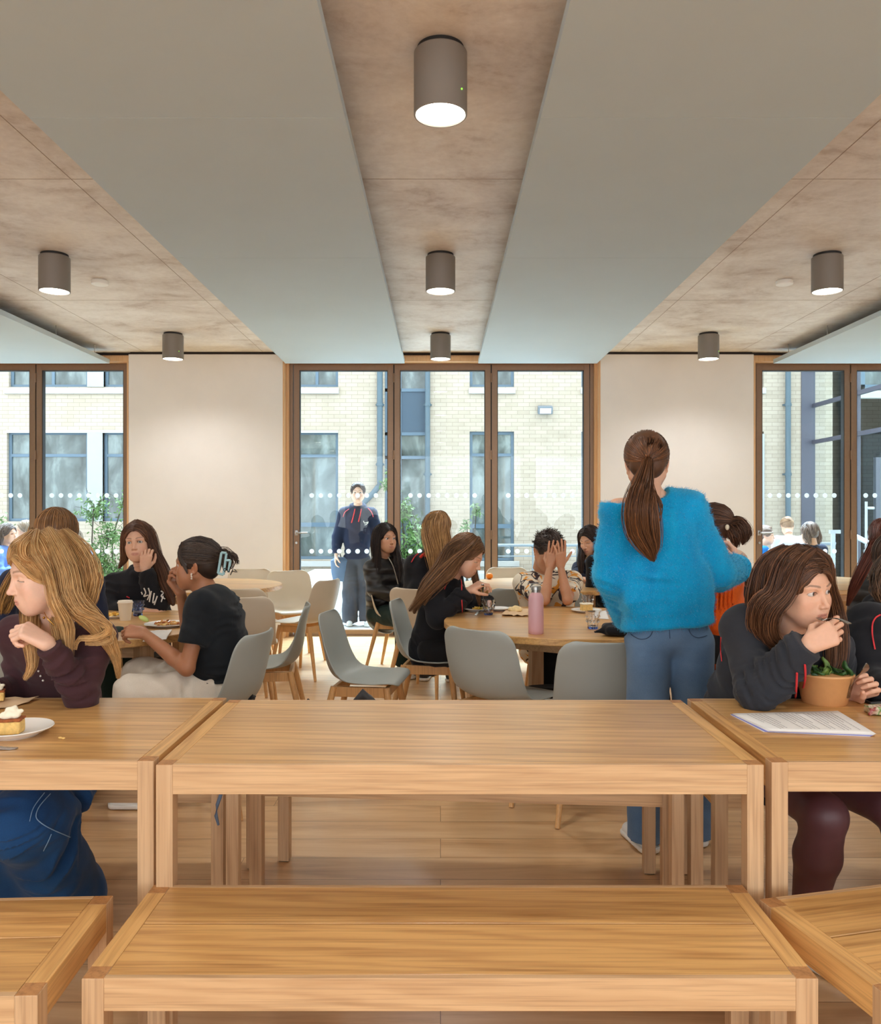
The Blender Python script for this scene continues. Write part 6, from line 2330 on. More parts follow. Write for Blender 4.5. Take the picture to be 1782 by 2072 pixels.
# ---- black puffer girl by the door
hd = Head(A(780, 1089, 7.05), 36, 0, 0, 1.06)
J = dict(pelvis=A(780, 1240, 7.15), neck=A(776, 1129, 7.12), sh=[A(808, 1148, 7.18), A(754, 1150, 7.04)],
         el=[A(820, 1186, 7.10), A(758, 1192, 6.96)], wr=[A(826, 1206, 6.95), A(806, 1212, 6.90)])
P = human('person with long straight black hair in a black quilted puffer jacket', hd, 'mid', J, 40, True, res=0.009, hres=0.0035,
          iris=(0.03, 0.02, 0.01), gaze=(-0.1, 0), hands=(dict(fdir=(0.3, -0.4, -0.1), pnorm=(0, 0, -1), side=1, curl=(0.3,) * 4), dict(fdir=(0.6, 0, 0), pnorm=(0, 0, -1), side=1, curl=(0.3,) * 4)),
          top=dict(mat=MC['puffer'], name='jacket', r=(0.074, 0.066, 0.05), w=(0.17, 0.16, 0.165), d=(0.14, 0.13, 0.12), fold=0.006, ff=10, collar=0.02),
          bottom=dict(mat=MC['green'], r=(0.095, 0.08, 0.065)), shoe=dict(mat=MC['white_shoe']))
root = P['root']
L_ = lambda *p: hd.w(p)
locks = []
for s_, xb in ((-1, 806), (1, 762)):
    locks.append(dict(pts=[L_(0.0, 0.0, 0.124), L_(s_ * 0.064, 0.02, 0.07), L_(s_ * 0.084, 0.012, -0.04), A(xb, 1140, 7.0), A(xb + 3, 1178, 6.94)], r=[0.01, 0.018, 0.024, 0.036, 0.012], n=150))
    locks.append(dict(pts=[L_(0.0, -0.04, 0.12), L_(s_ * 0.06, -0.05, 0.06), L_(s_ * 0.07, -0.05, -0.05), A(xb, 1145, 7.1)], r=[0.01, 0.02, 0.03, 0.03], n=80))
make_hair(hd, root, S(34, 26, 24), locks, seed=61, res=0.006, cap_n=360, light=S(74, 58, 50), sr=0.0018)
decor('zip', P['top'], [(785, 1127), (794, 1142), (800, 1160), (805, 1182)], 0.0045, plain('zip_metal', S(190, 184, 170), 0.4, 0.5), root, 6, 6, 0.012)

# ---- blonde seen from behind, red-lined hood
hd = Head(A(889, 1070, 6.30), 165, 6, 0, 1.06)
J = dict(pelvis=A(868, 1244, 6.26), neck=A(882, 1118, 6.30), sh=[A(838, 1142, 6.30), A(916, 1144, 6.38)],
         el=[A(832, 1196, 6.32), A(925, 1195, 6.45)], wr=[A(862, 1200, 6.55), A(905, 1195, 6.62)])
P = human('blonde person seen from behind in a black hoodie with a red-lined hood', hd, 'light', J, 170, True, res=0.009, hres=0.004, eyes=False,
          top=dict(mat=MC['black'], r=(0.070, 0.062, 0.05), w=(0.17, 0.165, 0.165), d=(0.13, 0.12, 0.115), hood=True, fold=0.007, ff=9),
          bottom=dict(mat=MC['black_trouser']), shoe=dict(mat=MC['black_shoe']))
root = P['root']
L_ = lambda *p: hd.w(p)
locks = [dict(pts=[L_(0, 0, 0.124), L_(s_ * 0.05, -0.06, 0.08), L_(s_ * 0.06, -0.10, -0.02), A(889 + s_ * 13, 1118, 6.12), A(892 + s_ * 16, 1166, 6.10)], r=[0.01, 0.026, 0.040, 0.052, 0.018], n=200, wave=0.004) for s_ in (-1, 1)]
locks.append(dict(pts=[L_(0, -0.08, 0.09), L_(0, -0.118, 0.0), A(893, 1125, 6.13), A(898, 1165, 6.11)], r=[0.03, 0.04, 0.045, 0.02], n=160, wave=0.005))
make_hair(hd, root, S(140, 98, 58), locks, seed=71, res=0.006, cap_n=420, light=S(222, 172, 112), sr=0.0017)
decor('hood_lining', P['top'], [(850, 1128), (858, 1120), (868, 1118), (876, 1122)], 0.012, MC['red_lining'], root, 8)
decor('badge', P['top'], [(858, 1123), (861, 1119), (865, 1122), (863, 1127), (858, 1124)], 0.006, MC['red'], root, 8)
decor('raglan_piping', P['top'], [(846, 1120), (838, 1127), (832, 1138)], 0.004, MC['red'], root, 8)

# ---- dark-haired girl at the table with the orange
hd = Head(A(1193, 1093, 7.35), -44, 18, -4, 1.06)
J = dict(pelvis=A(1210, 1236, 7.62), neck=A(1204, 1132, 7.50), sh=[A(1172, 1152, 7.46), A(1226, 1152, 7.52)],
         el=[A(1164, 1174, 7.30), A(1230, 1180, 7.36)], wr=[A(1180, 1172, 7.12), A(1208, 1166, 7.14)])
P = human('person with long dark hair and a dark jacket looking down at a plate', hd, 'light', J, -40, True, res=0.009, hres=0.0035, face=dict(look_down=True), brow=S(50, 34, 26),
          hands=(dict(fdir=(0.3, -0.6, 0), pnorm=(0, 0, -1), side=1, curl=(0.3,) * 4), dict(fdir=(-0.8, -0.3, -0.1), pnorm=(0, 0, -1), side=1, curl=(0.4,) * 4)),
          top=dict(mat=MC['navy'], name='jacket', r=(0.066, 0.06, 0.048), collar=0.014), bottom=dict(mat=MC['black_trouser']), shoe=dict(mat=MC['black_shoe']))
root = P['root']
L_ = lambda *p: hd.w(p)
locks = []
for s_, xb in ((1, 1174), (-1, 1206)):
    locks.append(dict(pts=[L_(0.0, 0.0, 0.124), L_(s_ * 0.064, 0.03, 0.07), L_(s_ * 0.082, 0.03, -0.04), A(xb, 1135, 7.24), A(xb + 1, 1166, 7.2)], r=[0.01, 0.016, 0.022, 0.030, 0.012], n=140))
    locks.append(dict(pts=[L_(0.0, -0.04, 0.12), L_(s_ * 0.06, -0.05, 0.06), L_(s_ * 0.07, -0.05, -0.05), A(xb + s_ * -2, 1140, 7.42)], r=[0.01, 0.02, 0.03, 0.035], n=90))
make_hair(hd, root, S(40, 30, 28), locks, seed=81, res=0.006, cap_n=360, light=S(92, 68, 58), sr=0.0018)

# ---- person mostly hidden behind the blue jumper
hd = Head(A(1236, 1080, 6.6), 150, 0, 0, 1.04)
J = dict(pelvis=A(1250, 1240, 6.6), neck=A(1240, 1128, 6.6))
P = human('person with short wavy brown hair half hidden behind the blue jumper', hd, 'light', J, 150, True, res=0.011, hres=0.005, eyes=False,
          top=dict(mat=MC['black'], r=(0.062, 0.055, 0.045)), bottom=dict(mat=MC['black_trouser']), shoe=dict(mat=MC['black_shoe']))
make_hair(hd, P['root'], S(78, 56, 42), [dict(pts=[hd.w((-0.05, -0.03, 0.06)), hd.w((-0.08, -0.04, 0.0)), hd.w((-0.075, -0.04, -0.06))], r=[0.02, 0.022, 0.01], n=80, wave=0.006, hug=False)], seed=82, res=0.006, style='short', cap_n=500, light=S(150, 112, 86), sr=0.002, cap_off=0.014)

# ---- ponytail and orange cable knit
hd = Head(A(1440, 1064, 4.72), -128, 4, 0, 1.06)
J = dict(pelvis=A(1466, 1306, 4.74), neck=A(1456, 1128, 4.72), sh=[A(1482, 1160, 4.86), A(1436, 1160, 4.60)])
J['el'] = [J['sh'][0] + (-0.08, 0.02, -0.26), J['sh'][1] + (-0.08, 0.0, -0.26)]
J['wr'] = [J['el'][0] + (-0.22, 0.0, 0.02), J['el'][1] + (-0.22, 0.02, 0.02)]
P = human('person with a wavy brown ponytail in an orange cable-knit jumper', hd, 'light', J, -95, True, res=0.008, hres=0.0035, eyes=False,
          top=dict(mat=MC['orange'], name='jumper', r=(0.062, 0.055, 0.045), w=(0.15, 0.14, 0.145), d=(0.12, 0.11, 0.105), fold=0.004, ff=14), bottom=dict(mat=MC['black_trouser']), shoe=dict(mat=MC['white_shoe']))
root = P['root']
for k in range(6):
    decor('cable', P['top'], [(1444 + 8 * k - 1, 1186), (1442 + 8 * k, 1204), (1444 + 8 * k, 1222), (1441 + 8 * k, 1240), (1440 + 8 * k, 1262)], [0.005, 0.008, 0.005, 0.008, 0.005, 0.008, 0.005, 0.008, 0.005, 0.008, 0.005, 0.008, 0.005, 0.008, 0.005], MC['orange'], root, 4, 8, -0.003)
L_ = lambda *p: hd.w(p)
make_hair(hd, root, S(66, 44, 34), [dict(pts=[L_(0, -0.10, 0.02), A(1474, 1058, 4.66), A(1494, 1058, 4.64), A(1506, 1078, 4.62), A(1502, 1102, 4.62)], r=[0.014, 0.022, 0.034, 0.034, 0.008], n=240, hug=False, wave=0.010),
                                    dict(pts=[L_(0, -0.10, 0.01), A(1474, 1066, 4.64), A(1486, 1085, 4.62), A(1490, 1108, 4.62)], r=[0.012, 0.020, 0.028, 0.008], n=150, hug=False, wave=0.010)],
          seed=91, res=0.005, style='pony', tie=(0.0, -0.108, 0.02), cap_n=600, light=S(136, 94, 68), sr=0.0014)
MB().sph(tuple(A(1471, 1067, 4.60)), 0.012, 6, (1, 1, 1.4)).build('hair_clip', plain('pearl_clip', S(230, 220, 196), 0.4), root, auto=60)

# ---- leaning person behind, black jacket, brown ponytail
hd = Head(A(1474, 1152, 5.28), -110, 30, 0, 1.04)
J = dict(pelvis=A(1545, 1270, 5.30), neck=A(1492, 1186, 5.32), sh=[A(1505, 1200, 5.45), A(1490, 1206, 5.18)])
P = human('leaning person in a grey-black jacket with a long straight brown ponytail', hd, 'light', J, -95, True, res=0.010, hres=0.004, eyes=False,
          top=dict(mat=MC['charcoal'], name='jacket', r=(0.066, 0.06, 0.05), w=(0.17, 0.16, 0.16)), bottom=dict(mat=MC['black_trouser']), shoe=dict(mat=MC['black_shoe']))
make_hair(hd, P['root'], S(92, 62, 42), [dict(pts=[hd.w((0, -0.10, 0.02)), A(1504, 1148, 5.16), A(1520, 1172, 5.14), A(1533, 1202, 5.14)], r=[0.014, 0.03, 0.038, 0.012], n=200, hug=False, wave=0.003)],
          seed=92, res=0.006, style='pony', tie=(0.0, -0.108, 0.02), cap_n=300, light=S(164, 116, 76), sr=0.0015)

# ---- right edge: red-brown hair over a black padded jacket with a fur collar
hd = Head(A(1806, 1106, 4.0), 130, 4, 0, 1.06)
J = dict(pelvis=A(1800, 1340, 4.05), neck=A(1806, 1172, 4.02), sh=[A(1862, 1200, 4.0), A(1765, 1196, 4.02)], el=[A(1872, 1300, 4.05), A(1746, 1296, 4.05)], wr=[A(1850, 1290, 4.25), A(1790, 1292, 4.28)])
P = human('person at the right edge with long red-brown hair over a black padded jacket', hd, 'light', J, 135, True, res=0.009, hres=0.004, eyes=False,
          top=dict(mat=MC['puffer'], name='jacket', r=(0.082, 0.074, 0.055), w=(0.20, 0.19, 0.19), d=(0.15, 0.14, 0.13), fold=0.008, ff=9), bottom=dict(mat=MC['black_trouser']), shoe=dict(mat=MC['black_shoe']))
L_ = lambda *p: hd.w(p)
make_hair(hd, P['root'], S(74, 34, 26), [dict(pts=[L_(0, 0, 0.124), L_(-0.05, -0.06, 0.09), A(1772, 1100, 3.86), A(1750, 1142, 3.84), A(1728, 1186, 3.86), A(1714, 1226, 3.88)], r=[0.01, 0.024, 0.026, 0.022, 0.020, 0.006], n=300, hug=False),
                                         dict(pts=[L_(0, 0, 0.124), L_(0.0, -0.10, 0.06), A(1786, 1120, 3.86), A(1770, 1150, 3.84)], r=[0.01, 0.03, 0.04, 0.02], n=200, hug=False)],
          seed=101, res=0.006, cap_n=400, light=S(140, 76, 56), sr=0.0013)
fur = []
rng = np.random.default_rng(4)
for i in range(900):
    b = A(1760 + rng.uniform(0, 70), 1150 + rng.uniform(-10, 24), 3.9 + rng.uniform(-0.03, 0.05))
    d = unit(rng.normal(size=3) + (-0.3, -0.6, 0.4))
    fur.append(np.stack([b + d * k * 0.008 for k in range(4)]))
V, Q, C = strand_mesh(np.array(fur), np.full(900, 0.0014), np.array(S(150, 124, 98))[None] * rng.uniform(0.4, 1.4, (900, 1)))
mesh_np('fur_collar', V, Q, MS['hair'], P['root'], np.clip(C, 0, 1))

# ---- right edge, nearer: black hoodie with red piping
hd = Head(A(1838, 1142, 3.0), 60, 6, 0, 1.05)
J = dict(pelvis=np.array((1.80, 2.98, 0.56)), neck=A(1822, 1232, 3.0), sh=[A(1905, 1262, 3.0), A(1760, 1262, 2.92)], el=[A(1915, 1380, 2.8), A(1752, 1376, 2.84)], wr=[A(1880, 1392, 2.6), A(1800, 1402, 2.66)])
P = human('person at the right edge in a black hoodie with red piping, arm on the table', hd, 'light', J, 20, True, res=0.007, hres=0.004,
          hands=(None, dict(fdir=(0.6, -0.5, 0), pnorm=(0, 0, -1), side=1, curl=(0.3,) * 4)),
          top=dict(mat=MC['black'], r=(0.070, 0.062, 0.050), w=(0.18, 0.17, 0.165), d=(0.14, 0.13, 0.12), hood=True, fold=0.007, ff=9, cuff=0.05), bottom=dict(mat=MC['black_trouser']), shoe=dict(mat=MC['black_shoe']))
decor('raglan_piping', P['top'], [(1781, 1244), (1771, 1249), (1764, 1262), (1764, 1285), (1770, 1314)], 0.0028, MC['red'], P['root'], 8)
make_hair(hd, P['root'], S(70, 50, 38), [dict(pts=[hd.w((0.06, -0.02, 0.06)), A(1790, 1160, 2.95), A(1786, 1195, 2.93), A(1788, 1222, 2.93)], r=[0.03, 0.034, 0.03, 0.01], n=200, hug=False, wave=0.008)], seed=111, res=0.006, cap_n=300, light=S(130, 98, 74), sr=0.0013)

# ---- behind the blonde: navy knit, seen from behind
hd = Head(A(118, 1082, 3.9), 172, 4, 0, 1.04)
J = dict(pelvis=A(108, 1330, 3.86), neck=A(110, 1150, 3.88), sh=[A(30, 1180, 3.88), A(182, 1184, 3.88)], el=[A(12, 1265, 3.9), A(196, 1270, 3.9)], wr=[A(40, 1262, 4.1), A(170, 1262, 4.1)])
P = human('person seen from behind in a navy knit, half hidden by the blonde in maroon', hd, 'light', J, 176, True, res=0.009, hres=0.005, eyes=False,
          top=dict(mat=MC['navy'], name='jumper', r=(0.064, 0.058, 0.045)), bottom=dict(mat=MC['green'], r=(0.10, 0.08, 0.07)), shoe=dict(mat=MC['black_shoe']))
make_hair(hd, P['root'], S(120, 84, 52), [dict(pts=[hd.w((-0.06, -0.06, 0.02)), A(60, 1130, 3.76), A(30, 1180, 3.74), A(10, 1225, 3.74), A(4, 1240, 3.76)], r=[0.03, 0.034, 0.034, 0.03, 0.01], n=220, hug=False, wave=0.009, light=S(226, 170, 92))], seed=121, res=0.006, cap_n=420, light=S(176, 128, 80), sr=0.0014)
chair(-1.86, 3.62, 92, 'grey shell chair under the person in the navy knit, by the left edge')

# ---- outdoors: the smiling person walking in
hd = Head(A(724, 997, 9.85), 4, 0, 0, 1.06)
J = dict(pelvis=A(722, 1132, 9.9), neck=A(724, 1024, 9.9), sh=[A(697, 1040, 9.9), A(751, 1040, 9.9)], el=[A(683, 1086, 9.9), A(764, 1084, 9.94)], wr=[A(680, 1122, 9.82), A(762, 1118, 10.0)],
         hip=[A(708, 1138, 9.9), A(736, 1138, 9.9)], kn=[A(708, 1200, 9.86), A(738, 1200, 9.9)], an=[A(708, 1258, 9.9), A(744, 1256, 9.86)])
P = human('smiling person outside the glass door in a navy hoodie with red drawstrings', hd, 'pale', J, 2, False, res=0.010, hres=0.004,
          face=dict(smile=True, eyes=0.0055), iris=(0.1, 0.07, 0.05),
          hands=(dict(fdir=(-0.1, 0, -1), pnorm=(0.9, 0, 0), side=1, curl=(0.3,) * 4), None),
          top=dict(mat=MC['navy'], r=(0.074, 0.07, 0.05), w=(0.150, 0.150, 0.155), d=(0.11, 0.11, 0.105), hood=True, fold=0.008, ff=8, hem=-0.02, cut=0.0, cuff=0.05),
          bottom=dict(mat=MC['grey_trouser'], r=(0.095, 0.09, 0.10)), shoe=dict(mat=MC['white_shoe'], f=unit((0.05, -1, 0))))
root = P['root']
make_hair(hd, root, S(60, 42, 36), [dict(pts=[hd.w((0, -0.09, 0.03)), hd.w((0.0, -0.13, -0.02)), hd.w((0.03, -0.12, -0.12))], r=[0.02, 0.02, 0.01], n=30, hug=False)], seed=131, res=0.007, style='pony', tie=(0, -0.108, 0.02), cap_n=260, light=S(100, 76, 64), sr=0.0022)
for pix in ([(718, 1030), (715, 1044), (711, 1058)], [(731, 1030), (728, 1044), (725, 1056)]):
    decor('drawstring', P['top'], pix, 0.007, MC['red'], root, 5)
for pix in ([(706, 1030), (697, 1036), (694, 1046)], [(744, 1028), (752, 1036), (755, 1046)]):
    decor('raglan_piping', P['top'], pix, 0.005, plain('pink_piping', S(226, 90, 100), 0.7), root, 5)
decor('crest', P['top'], [(735, 1054), (738, 1060), (741, 1056), (744, 1060), (745, 1054), (741, 1062), (737, 1062)], 0.0045, white_ink, root, 5)
tag(MB().lathe([(0.0, 0), (0.14, 0.0), (0.17, 0.1), (0.18, 0.25), (0.1, 0.29), (0.0, 0.29)], n=24).build('satchel', fabric('slate_bag_cloth', S(92, 110, 134), S(76, 92, 116)), None, auto=50),
    'slate blue bag hanging at the side of the smiling person outside', 'bag').location = A(690, 1176, 9.86)
bag = bpy.data.objects['satchel']; bag.scale = (0.7, 0.35, 1.0)
o = MB().tube([tuple(A(690, 1130, 9.9)), tuple(A(686, 1110, 9.86)), tuple(A(700, 1045, 9.98))], 0.008, 6).build('strap', MC['navy'], None)
o.parent = bag; o.matrix_parent_inverse = (Matrix.Translation(bag.location) @ Matrix.Diagonal((0.7, 0.35, 1.0, 1))).inverted()

# ---- outdoors, seated and standing groups seen over heads
def passer(label, px, py, Y, az, hair, light, topm, pitch=0, style='loose', skin='light', seated=True, lean=(0, 0), wave=0.006, topname='top'):
    hd = Head(A(px, py, Y), az, pitch, 0, 1.05)
    f = fwd_of(az)
    nk = hd.pos + np.array((0, 0, -0.155)) - f * 0.03 - f * lean[0]
    pel = nk + np.array((0, 0, -0.50 + lean[1])) - f * lean[0]
    if not seated: pel = nk + np.array((0, 0, -0.50 + lean[1])) - f * lean[0] * 2
    J = dict(pelvis=pel, neck=nk)
    P = human(label, hd, skin, J, az, seated, res=0.013, hres=0.005, top=dict(mat=topm, name=topname, r=(0.064, 0.058, 0.046)), bottom=dict(mat=MC['black_trouser']), shoe=dict(mat=MC['white_shoe']), eyes=False)
    ls = []
    if style == 'loose':
        for s_ in (-1, 1):
            ls.append(dict(pts=[hd.w((0, -0.02, 0.12)), hd.w((s_ * 0.07, -0.03, 0.04)), hd.w((s_ * 0.08, -0.04, -0.06)), hd.w((s_ * 0.07, -0.05, -0.14))], r=[0.01, 0.03, 0.036, 0.015], n=60, wave=wave, hug=False))
    make_hair(hd, P['root'], hair, ls, seed=int(px), res=0.008, style=style, tie=(0, -0.108, 0.0), cap_n=150, light=light, sr=0.003)
    return P


passer('person outside at the left edge with curly grey-brown hair, seen over the blonde', 16, 1080, 9.95, 80, S(112, 92, 84), S(190, 170, 160), MC['light_blue'])
passer('fair-haired person outside by the left mullion', 50, 1072, 10.75, -60, S(176, 150, 124), S(226, 206, 184), MC['white_tee'])
passer('person outside with curly grey-blond hair and light blue shirt, right of the mullion', 146, 1086, 10.2, -150, S(140, 120, 104), S(214, 196, 178), MC['light_blue'])
passer('person outside in a bright blue jacket looking right, beside the right door handle', 1549, 1083, 10.9, 70, S(120, 96, 84), S(180, 150, 130), MC['royal'], style='pony')
P = passer('person outside in a white t-shirt bending forward with back to us', 1592, 1064, 11.6, 170, S(150, 116, 90), S(210, 170, 130), MC['white_tee'], pitch=35, style='pony', seated=False, lean=(0.10, 0.10))
passer('person outside with curly grey-brown bun in a navy hoodie', 1637, 1078, 9.8, -160, S(110, 88, 78), S(186, 162, 148), MC['navy'], pitch=10, wave=0.01)

# each person's anchor goes to the floor under the hips
for r, loc in PEOPLE:
    r.location = loc
    for c in r.children:
        c.location = c.location - Vector(loc)
# ------------------------------------------------------------------ food, crockery, paper
M['china'] = plain('white_china', S(234, 232, 226), 0.18, spec=0.6)
M['sponge'] = plain('yellow_sponge', S(226, 186, 112), 0.9, noise_amt=0.15, nscale=120, bumps=(220, 0.5, 0.004))
M['cream'] = plain('whipped_cream', S(244, 236, 212), 0.6)
M['crust'] = plain('browned_crust', S(150, 80, 36), 0.8, noise_amt=0.25, nscale=150)
M['cutlery'] = plain('steel_cutlery', S(168, 164, 160), 0.25, 1.0)
M['napkin'] = plain('kraft_napkin', S(222, 190, 150), 0.85, noise_amt=0.04, nscale=30)
M['kraft'] = plain('kraft_board', S(206, 150, 96), 0.6, noise_amt=0.03, nscale=60)
M['paper'] = plain('white_paper', S(236, 234, 230), 0.7)
M['paper_b'] = plain('blue_paper_edge', S(150, 152, 216), 0.7)
M['ink'] = plain('grey_print', S(150, 146, 150), 0.8)
M['pink'] = plain('pink_powder_coat', S(206, 158, 162), 0.4, noise_amt=0.01)
M['mandarin'] = plain('mandarin_peel', S(240, 140, 30), 0.5, noise_amt=0.1, nscale=80)


def tinted_glass(name, c, rough=0.03):
    m, nt, b = new_mat(name)
    b.inputs['Base Color'].default_value = (*c, 1)
    b.inputs['Transmission Weight'].default_value = 1.0
    b.inputs['Roughness'].default_value = rough
    b.inputs['IOR'].default_value = 1.45
    return m


M['tumbler'] = tinted_glass('clear_tumbler_glass', (0.93, 0.94, 0.96))
M['tumbler_b'] = tinted_glass('blue_glass_foot', (0.12, 0.25, 0.85))
M['tumbler_blue'] = tinted_glass('blue_tumbler_glass', (0.55, 0.68, 0.95))


def Z(o, p, label, cat, group=None):
    o.location = p
    return tag(o, label, cat, group)


def plate(name, p, R, label, group='plates', h=0.022, tilt=None):
    r = empty(name)
    MB().lathe([(0, 0.003), (R * 0.55, 0.003), (R * 0.6, 0.0), (R * 0.62, 0.003), (R * 0.98, h - 0.002), (R, h), (R * 0.985, h + 0.002), (R * 0.66, 0.008), (0, 0.007)], n=64).build('dish', M['china'], r, auto=60)
    Z(r, p, label, 'plate', group)
    return r


def cake(p, label, s=1.0, rz=0.0, cr=True, dk=True):
    r = empty('cake_slice')
    v = Vol((-0.04, -0.035, -0.005), (0.04, 0.035, 0.05), 0.0015)
    v.box((0, 0, 0.013), (0.022, 0.018, 0.013), rnd=0.003)
    v.noise(0.0012, 160)
    V, Q = v.mesh(); mesh_np('sponge', V, Q, M['sponge'], r)
    v = Vol((-0.04, -0.035, 0.015), (0.04, 0.035, 0.06), 0.0015)
    v.box((0, 0, 0.0285), (0.0235, 0.019, 0.0028), rnd=0.002); v.noise(0.001, 150)
    V, Q = v.mesh(); mesh_np('crust', V, Q, M['crust'] if dk else M['cream'], r)
    if cr:
        v = Vol((-0.04, -0.035, 0.015), (0.04, 0.035, 0.07), 0.0015)
        for x, y, z, q in ((-0.012, 0, 0.036, 0.010), (0.0, 0.002, 0.040, 0.011), (0.010, -0.004, 0.037, 0.009), (0.004, 0.006, 0.048, 0.008), (0.017, 0.002, 0.043, 0.006), (-0.004, -0.006, 0.036, 0.009), (-0.006, 0.004, 0.047, 0.006)):
            v.ell((x, y, z), (q, q, q * 0.8), k=0.004)
        v.noise(0.0012, 200)
        V, Q = v.mesh(); mesh_np('cream_topping', V, Q, M['cream'], r)
    r.scale = (s, s, s); r.rotation_euler = (0, 0, rz)
    Z(r, p, label, 'cake', 'slices of cake')
    return r


def fork(p, q, label, knife=False, mat=None, name=None):
    """a piece of cutlery from handle end p to tip q"""
    p, q = Vector(p), Vector(q)
    d = (q - p); Ln = d.length
    r = empty(name or ('table_knife' if knife else 'fork'))
    n = 16
    mb = MB()
    W = [0.009, 0.0085, 0.006, 0.0035, 0.0030, 0.0035, 0.010, 0.0125, 0.0125]
    X = [0, 0.1, 0.3, 0.45, 0.6, 0.68, 0.74, 0.78, 0.82]
    if knife:
        W = [0.008, 0.008, 0.007, 0.006, 0.0085, 0.009, 0.009, 0.006, 0.001]; X = [0, 0.1, 0.3, 0.5, 0.56, 0.7, 0.85, 0.95, 1.0]
    if knife == 'spoon':
        W = [0.008, 0.008, 0.006, 0.004, 0.003, 0.009, 0.017, 0.018, 0.010, 0.002]; X = [0, 0.1, 0.3, 0.5, 0.64, 0.72, 0.80, 0.88, 0.96, 1.0]
    T = 0.0012
    rows = []
    for x, w in zip(X, W):
        z = 0.008 * math.sin(math.pi * min(1, x / 0.75)) - (0.006 * math.sin(math.pi * (x - 0.68) / 0.32) if x > 0.68 and knife != True else 0)
        rows.append([mb.bm.verts.new((x * Ln, -w / 1, z - T)), mb.bm.verts.new((x * Ln, w, z - T)), mb.bm.verts.new((x * Ln, w, z + T)), mb.bm.verts.new((x * Ln, -w, z + T))])
    for a, b in zip(rows, rows[1:]):
        for k in range(4): mb.bm.faces.new((a[k], a[(k + 1) % 4], b[(k + 1) % 4], b[k]))
    mb.bm.faces.new(rows[0]); mb.bm.faces.new(rows[-1][::-1])
    if not knife:
        for k in range(4):
            y = (k - 1.5) * 0.0066
            mb.tube([(0.81 * Ln, y, -0.003), (0.9 * Ln, y, -0.005), (Ln, y, 0.0)], [0.0015, 0.0014, 0.0008], 6)
    mb.build('blade' if knife is True else 'tines', mat or M['cutlery'], r, auto=40)
    r.rotation_euler = d.to_track_quat('X', 'Z').to_euler()
    Z(r, p, label, 'cutlery')
    return r


def tumbler(p, label, blue=False, s=1.0):
    r = empty('glass_tumbler')
    prof_o = [(0.027, 0.012), (0.029, 0.030), (0.033, 0.055), (0.038, 0.085), (0.0395, 0.092)]
    prof_i = [(0.0375, 0.092), (0.0355, 0.084), (0.0305, 0.055), (0.0265, 0.030), (0.024, 0.016), (0, 0.015)]
    MB().lathe([(0, 0.0125)] + prof_o + prof_i, n=48).build('bowl', M['tumbler_blue'] if blue else M['tumbler'], r, auto=50)
    MB().lathe([(0, 0), (0.0255, 0), (0.0275, 0.003), (0.0275, 0.0125), (0, 0.0125)], n=40).build('foot', M['tumbler_b'], r, auto=50)
    mb = MB()
    for k in range(10):
        a = k * math.pi / 5
        for z, rr, q in ((0.042, 0.0325, 0.0085), (0.066, 0.037, 0.0055)):
            mb.sph((rr * math.cos(a + z * 8), rr * math.sin(a + z * 8), z), q, 6, (0.6, 0.6, 1))
    mb.build('moulded_relief', M['tumbler_blue'] if blue else M['tumbler'], r, auto=60)
    r.scale = (s, s, s)
    Z(r, p, label, 'glass', 'water glasses')
    return r


def sheet(name, corners, mat, label, cat, z=0.75, crumple=0.0, seed=1, n=14, lift=0.002, group=None):
    rng = np.random.default_rng(seed)
    c = [np.array(p) for p in corners]
    V = []
    for i in range(n):
        for j in range(n):
            u, v_ = i / (n - 1), j / (n - 1)
            p = (c[0] * (1 - u) + c[1] * u) * (1 - v_) + (c[3] * (1 - u) + c[2] * u) * v_
            V.append((p[0], p[1], z + lift))
    V = np.array(V)
    if crumple:
        q = V.copy(); q[:, 2] = 0
        nz = np.abs(vnoise(q * 22 + seed)) * crumple + np.abs(vnoise(q * 50 + seed)) * crumple * 0.3
        V[:, 2] += nz
        V[:, :2] += vnoise(q * 15 + 3)[:, None] * crumple * 0.4
    idx = np.arange(n * n).reshape(n, n)
    Q = np.stack([idx[:-1, :-1], idx[1:, :-1], idx[1:, 1:], idx[:-1, 1:]], -1).reshape(-1, 4)
    o0 = V.mean(0); o0[2] = z
    o = mesh_np(name, V - o0, Q, mat)
    o.location = o0
    md = o.modifiers.new('thick', 'SOLIDIFY'); md.thickness = 0.0008; md.offset = 1
    return tag(o, label, cat, group)


def tp(px, py, z=0.75):
    """point on a level surface seen at a pixel"""
    Y = (CH - z) * F / (py - 1036.0)
    return np.array(((px - 891) * Y / F, Y, z))


# left table
pp = tp(32, 1487); plate('cake_plate', pp, 0.098, 'white coupe plate under the cream-topped cake on the left table')
cake(pp + (-0.008, -0.01, 0.0085), 'slice of sponge cake with whipped cream on the left table', 1.35, 0.15)
fork(tp(-62, 1520) + (0, 0, 0.002), tp(37, 1515) + (0, 0, 0.002), 'steel knife lying in front of the cake plate at the left edge', True)
sheet('napkin', [tp(-60, 1424), tp(80, 1414), tp(60, 1424), tp(-50, 1446)], M['napkin'], 'creased kraft napkin behind the cake plate at the left edge', 'napkin', crumple=0.010, seed=2)
cake(tp(-8, 1424) + (0, 0, 0.010), 'part of a cake slice on the kraft napkin at the left edge', 1.1, 0.4)
for px, py, k in ((122, 1495, 0), (128, 1496, 1)):
    v = Vol((-0.012, -0.012, -0.002), (0.012, 0.012, 0.012), 0.001); v.ell((0, 0, 0.003), (0.006, 0.003, 0.003)); v.noise(0.001, 300)
    V, Q = v.mesh(); o = mesh_np('cake_crumb', V, Q, M['sponge']); Z(o, tp(px, py), 'tiny cake crumbs on the left table right of the plate', 'crumb', 'cake crumbs')

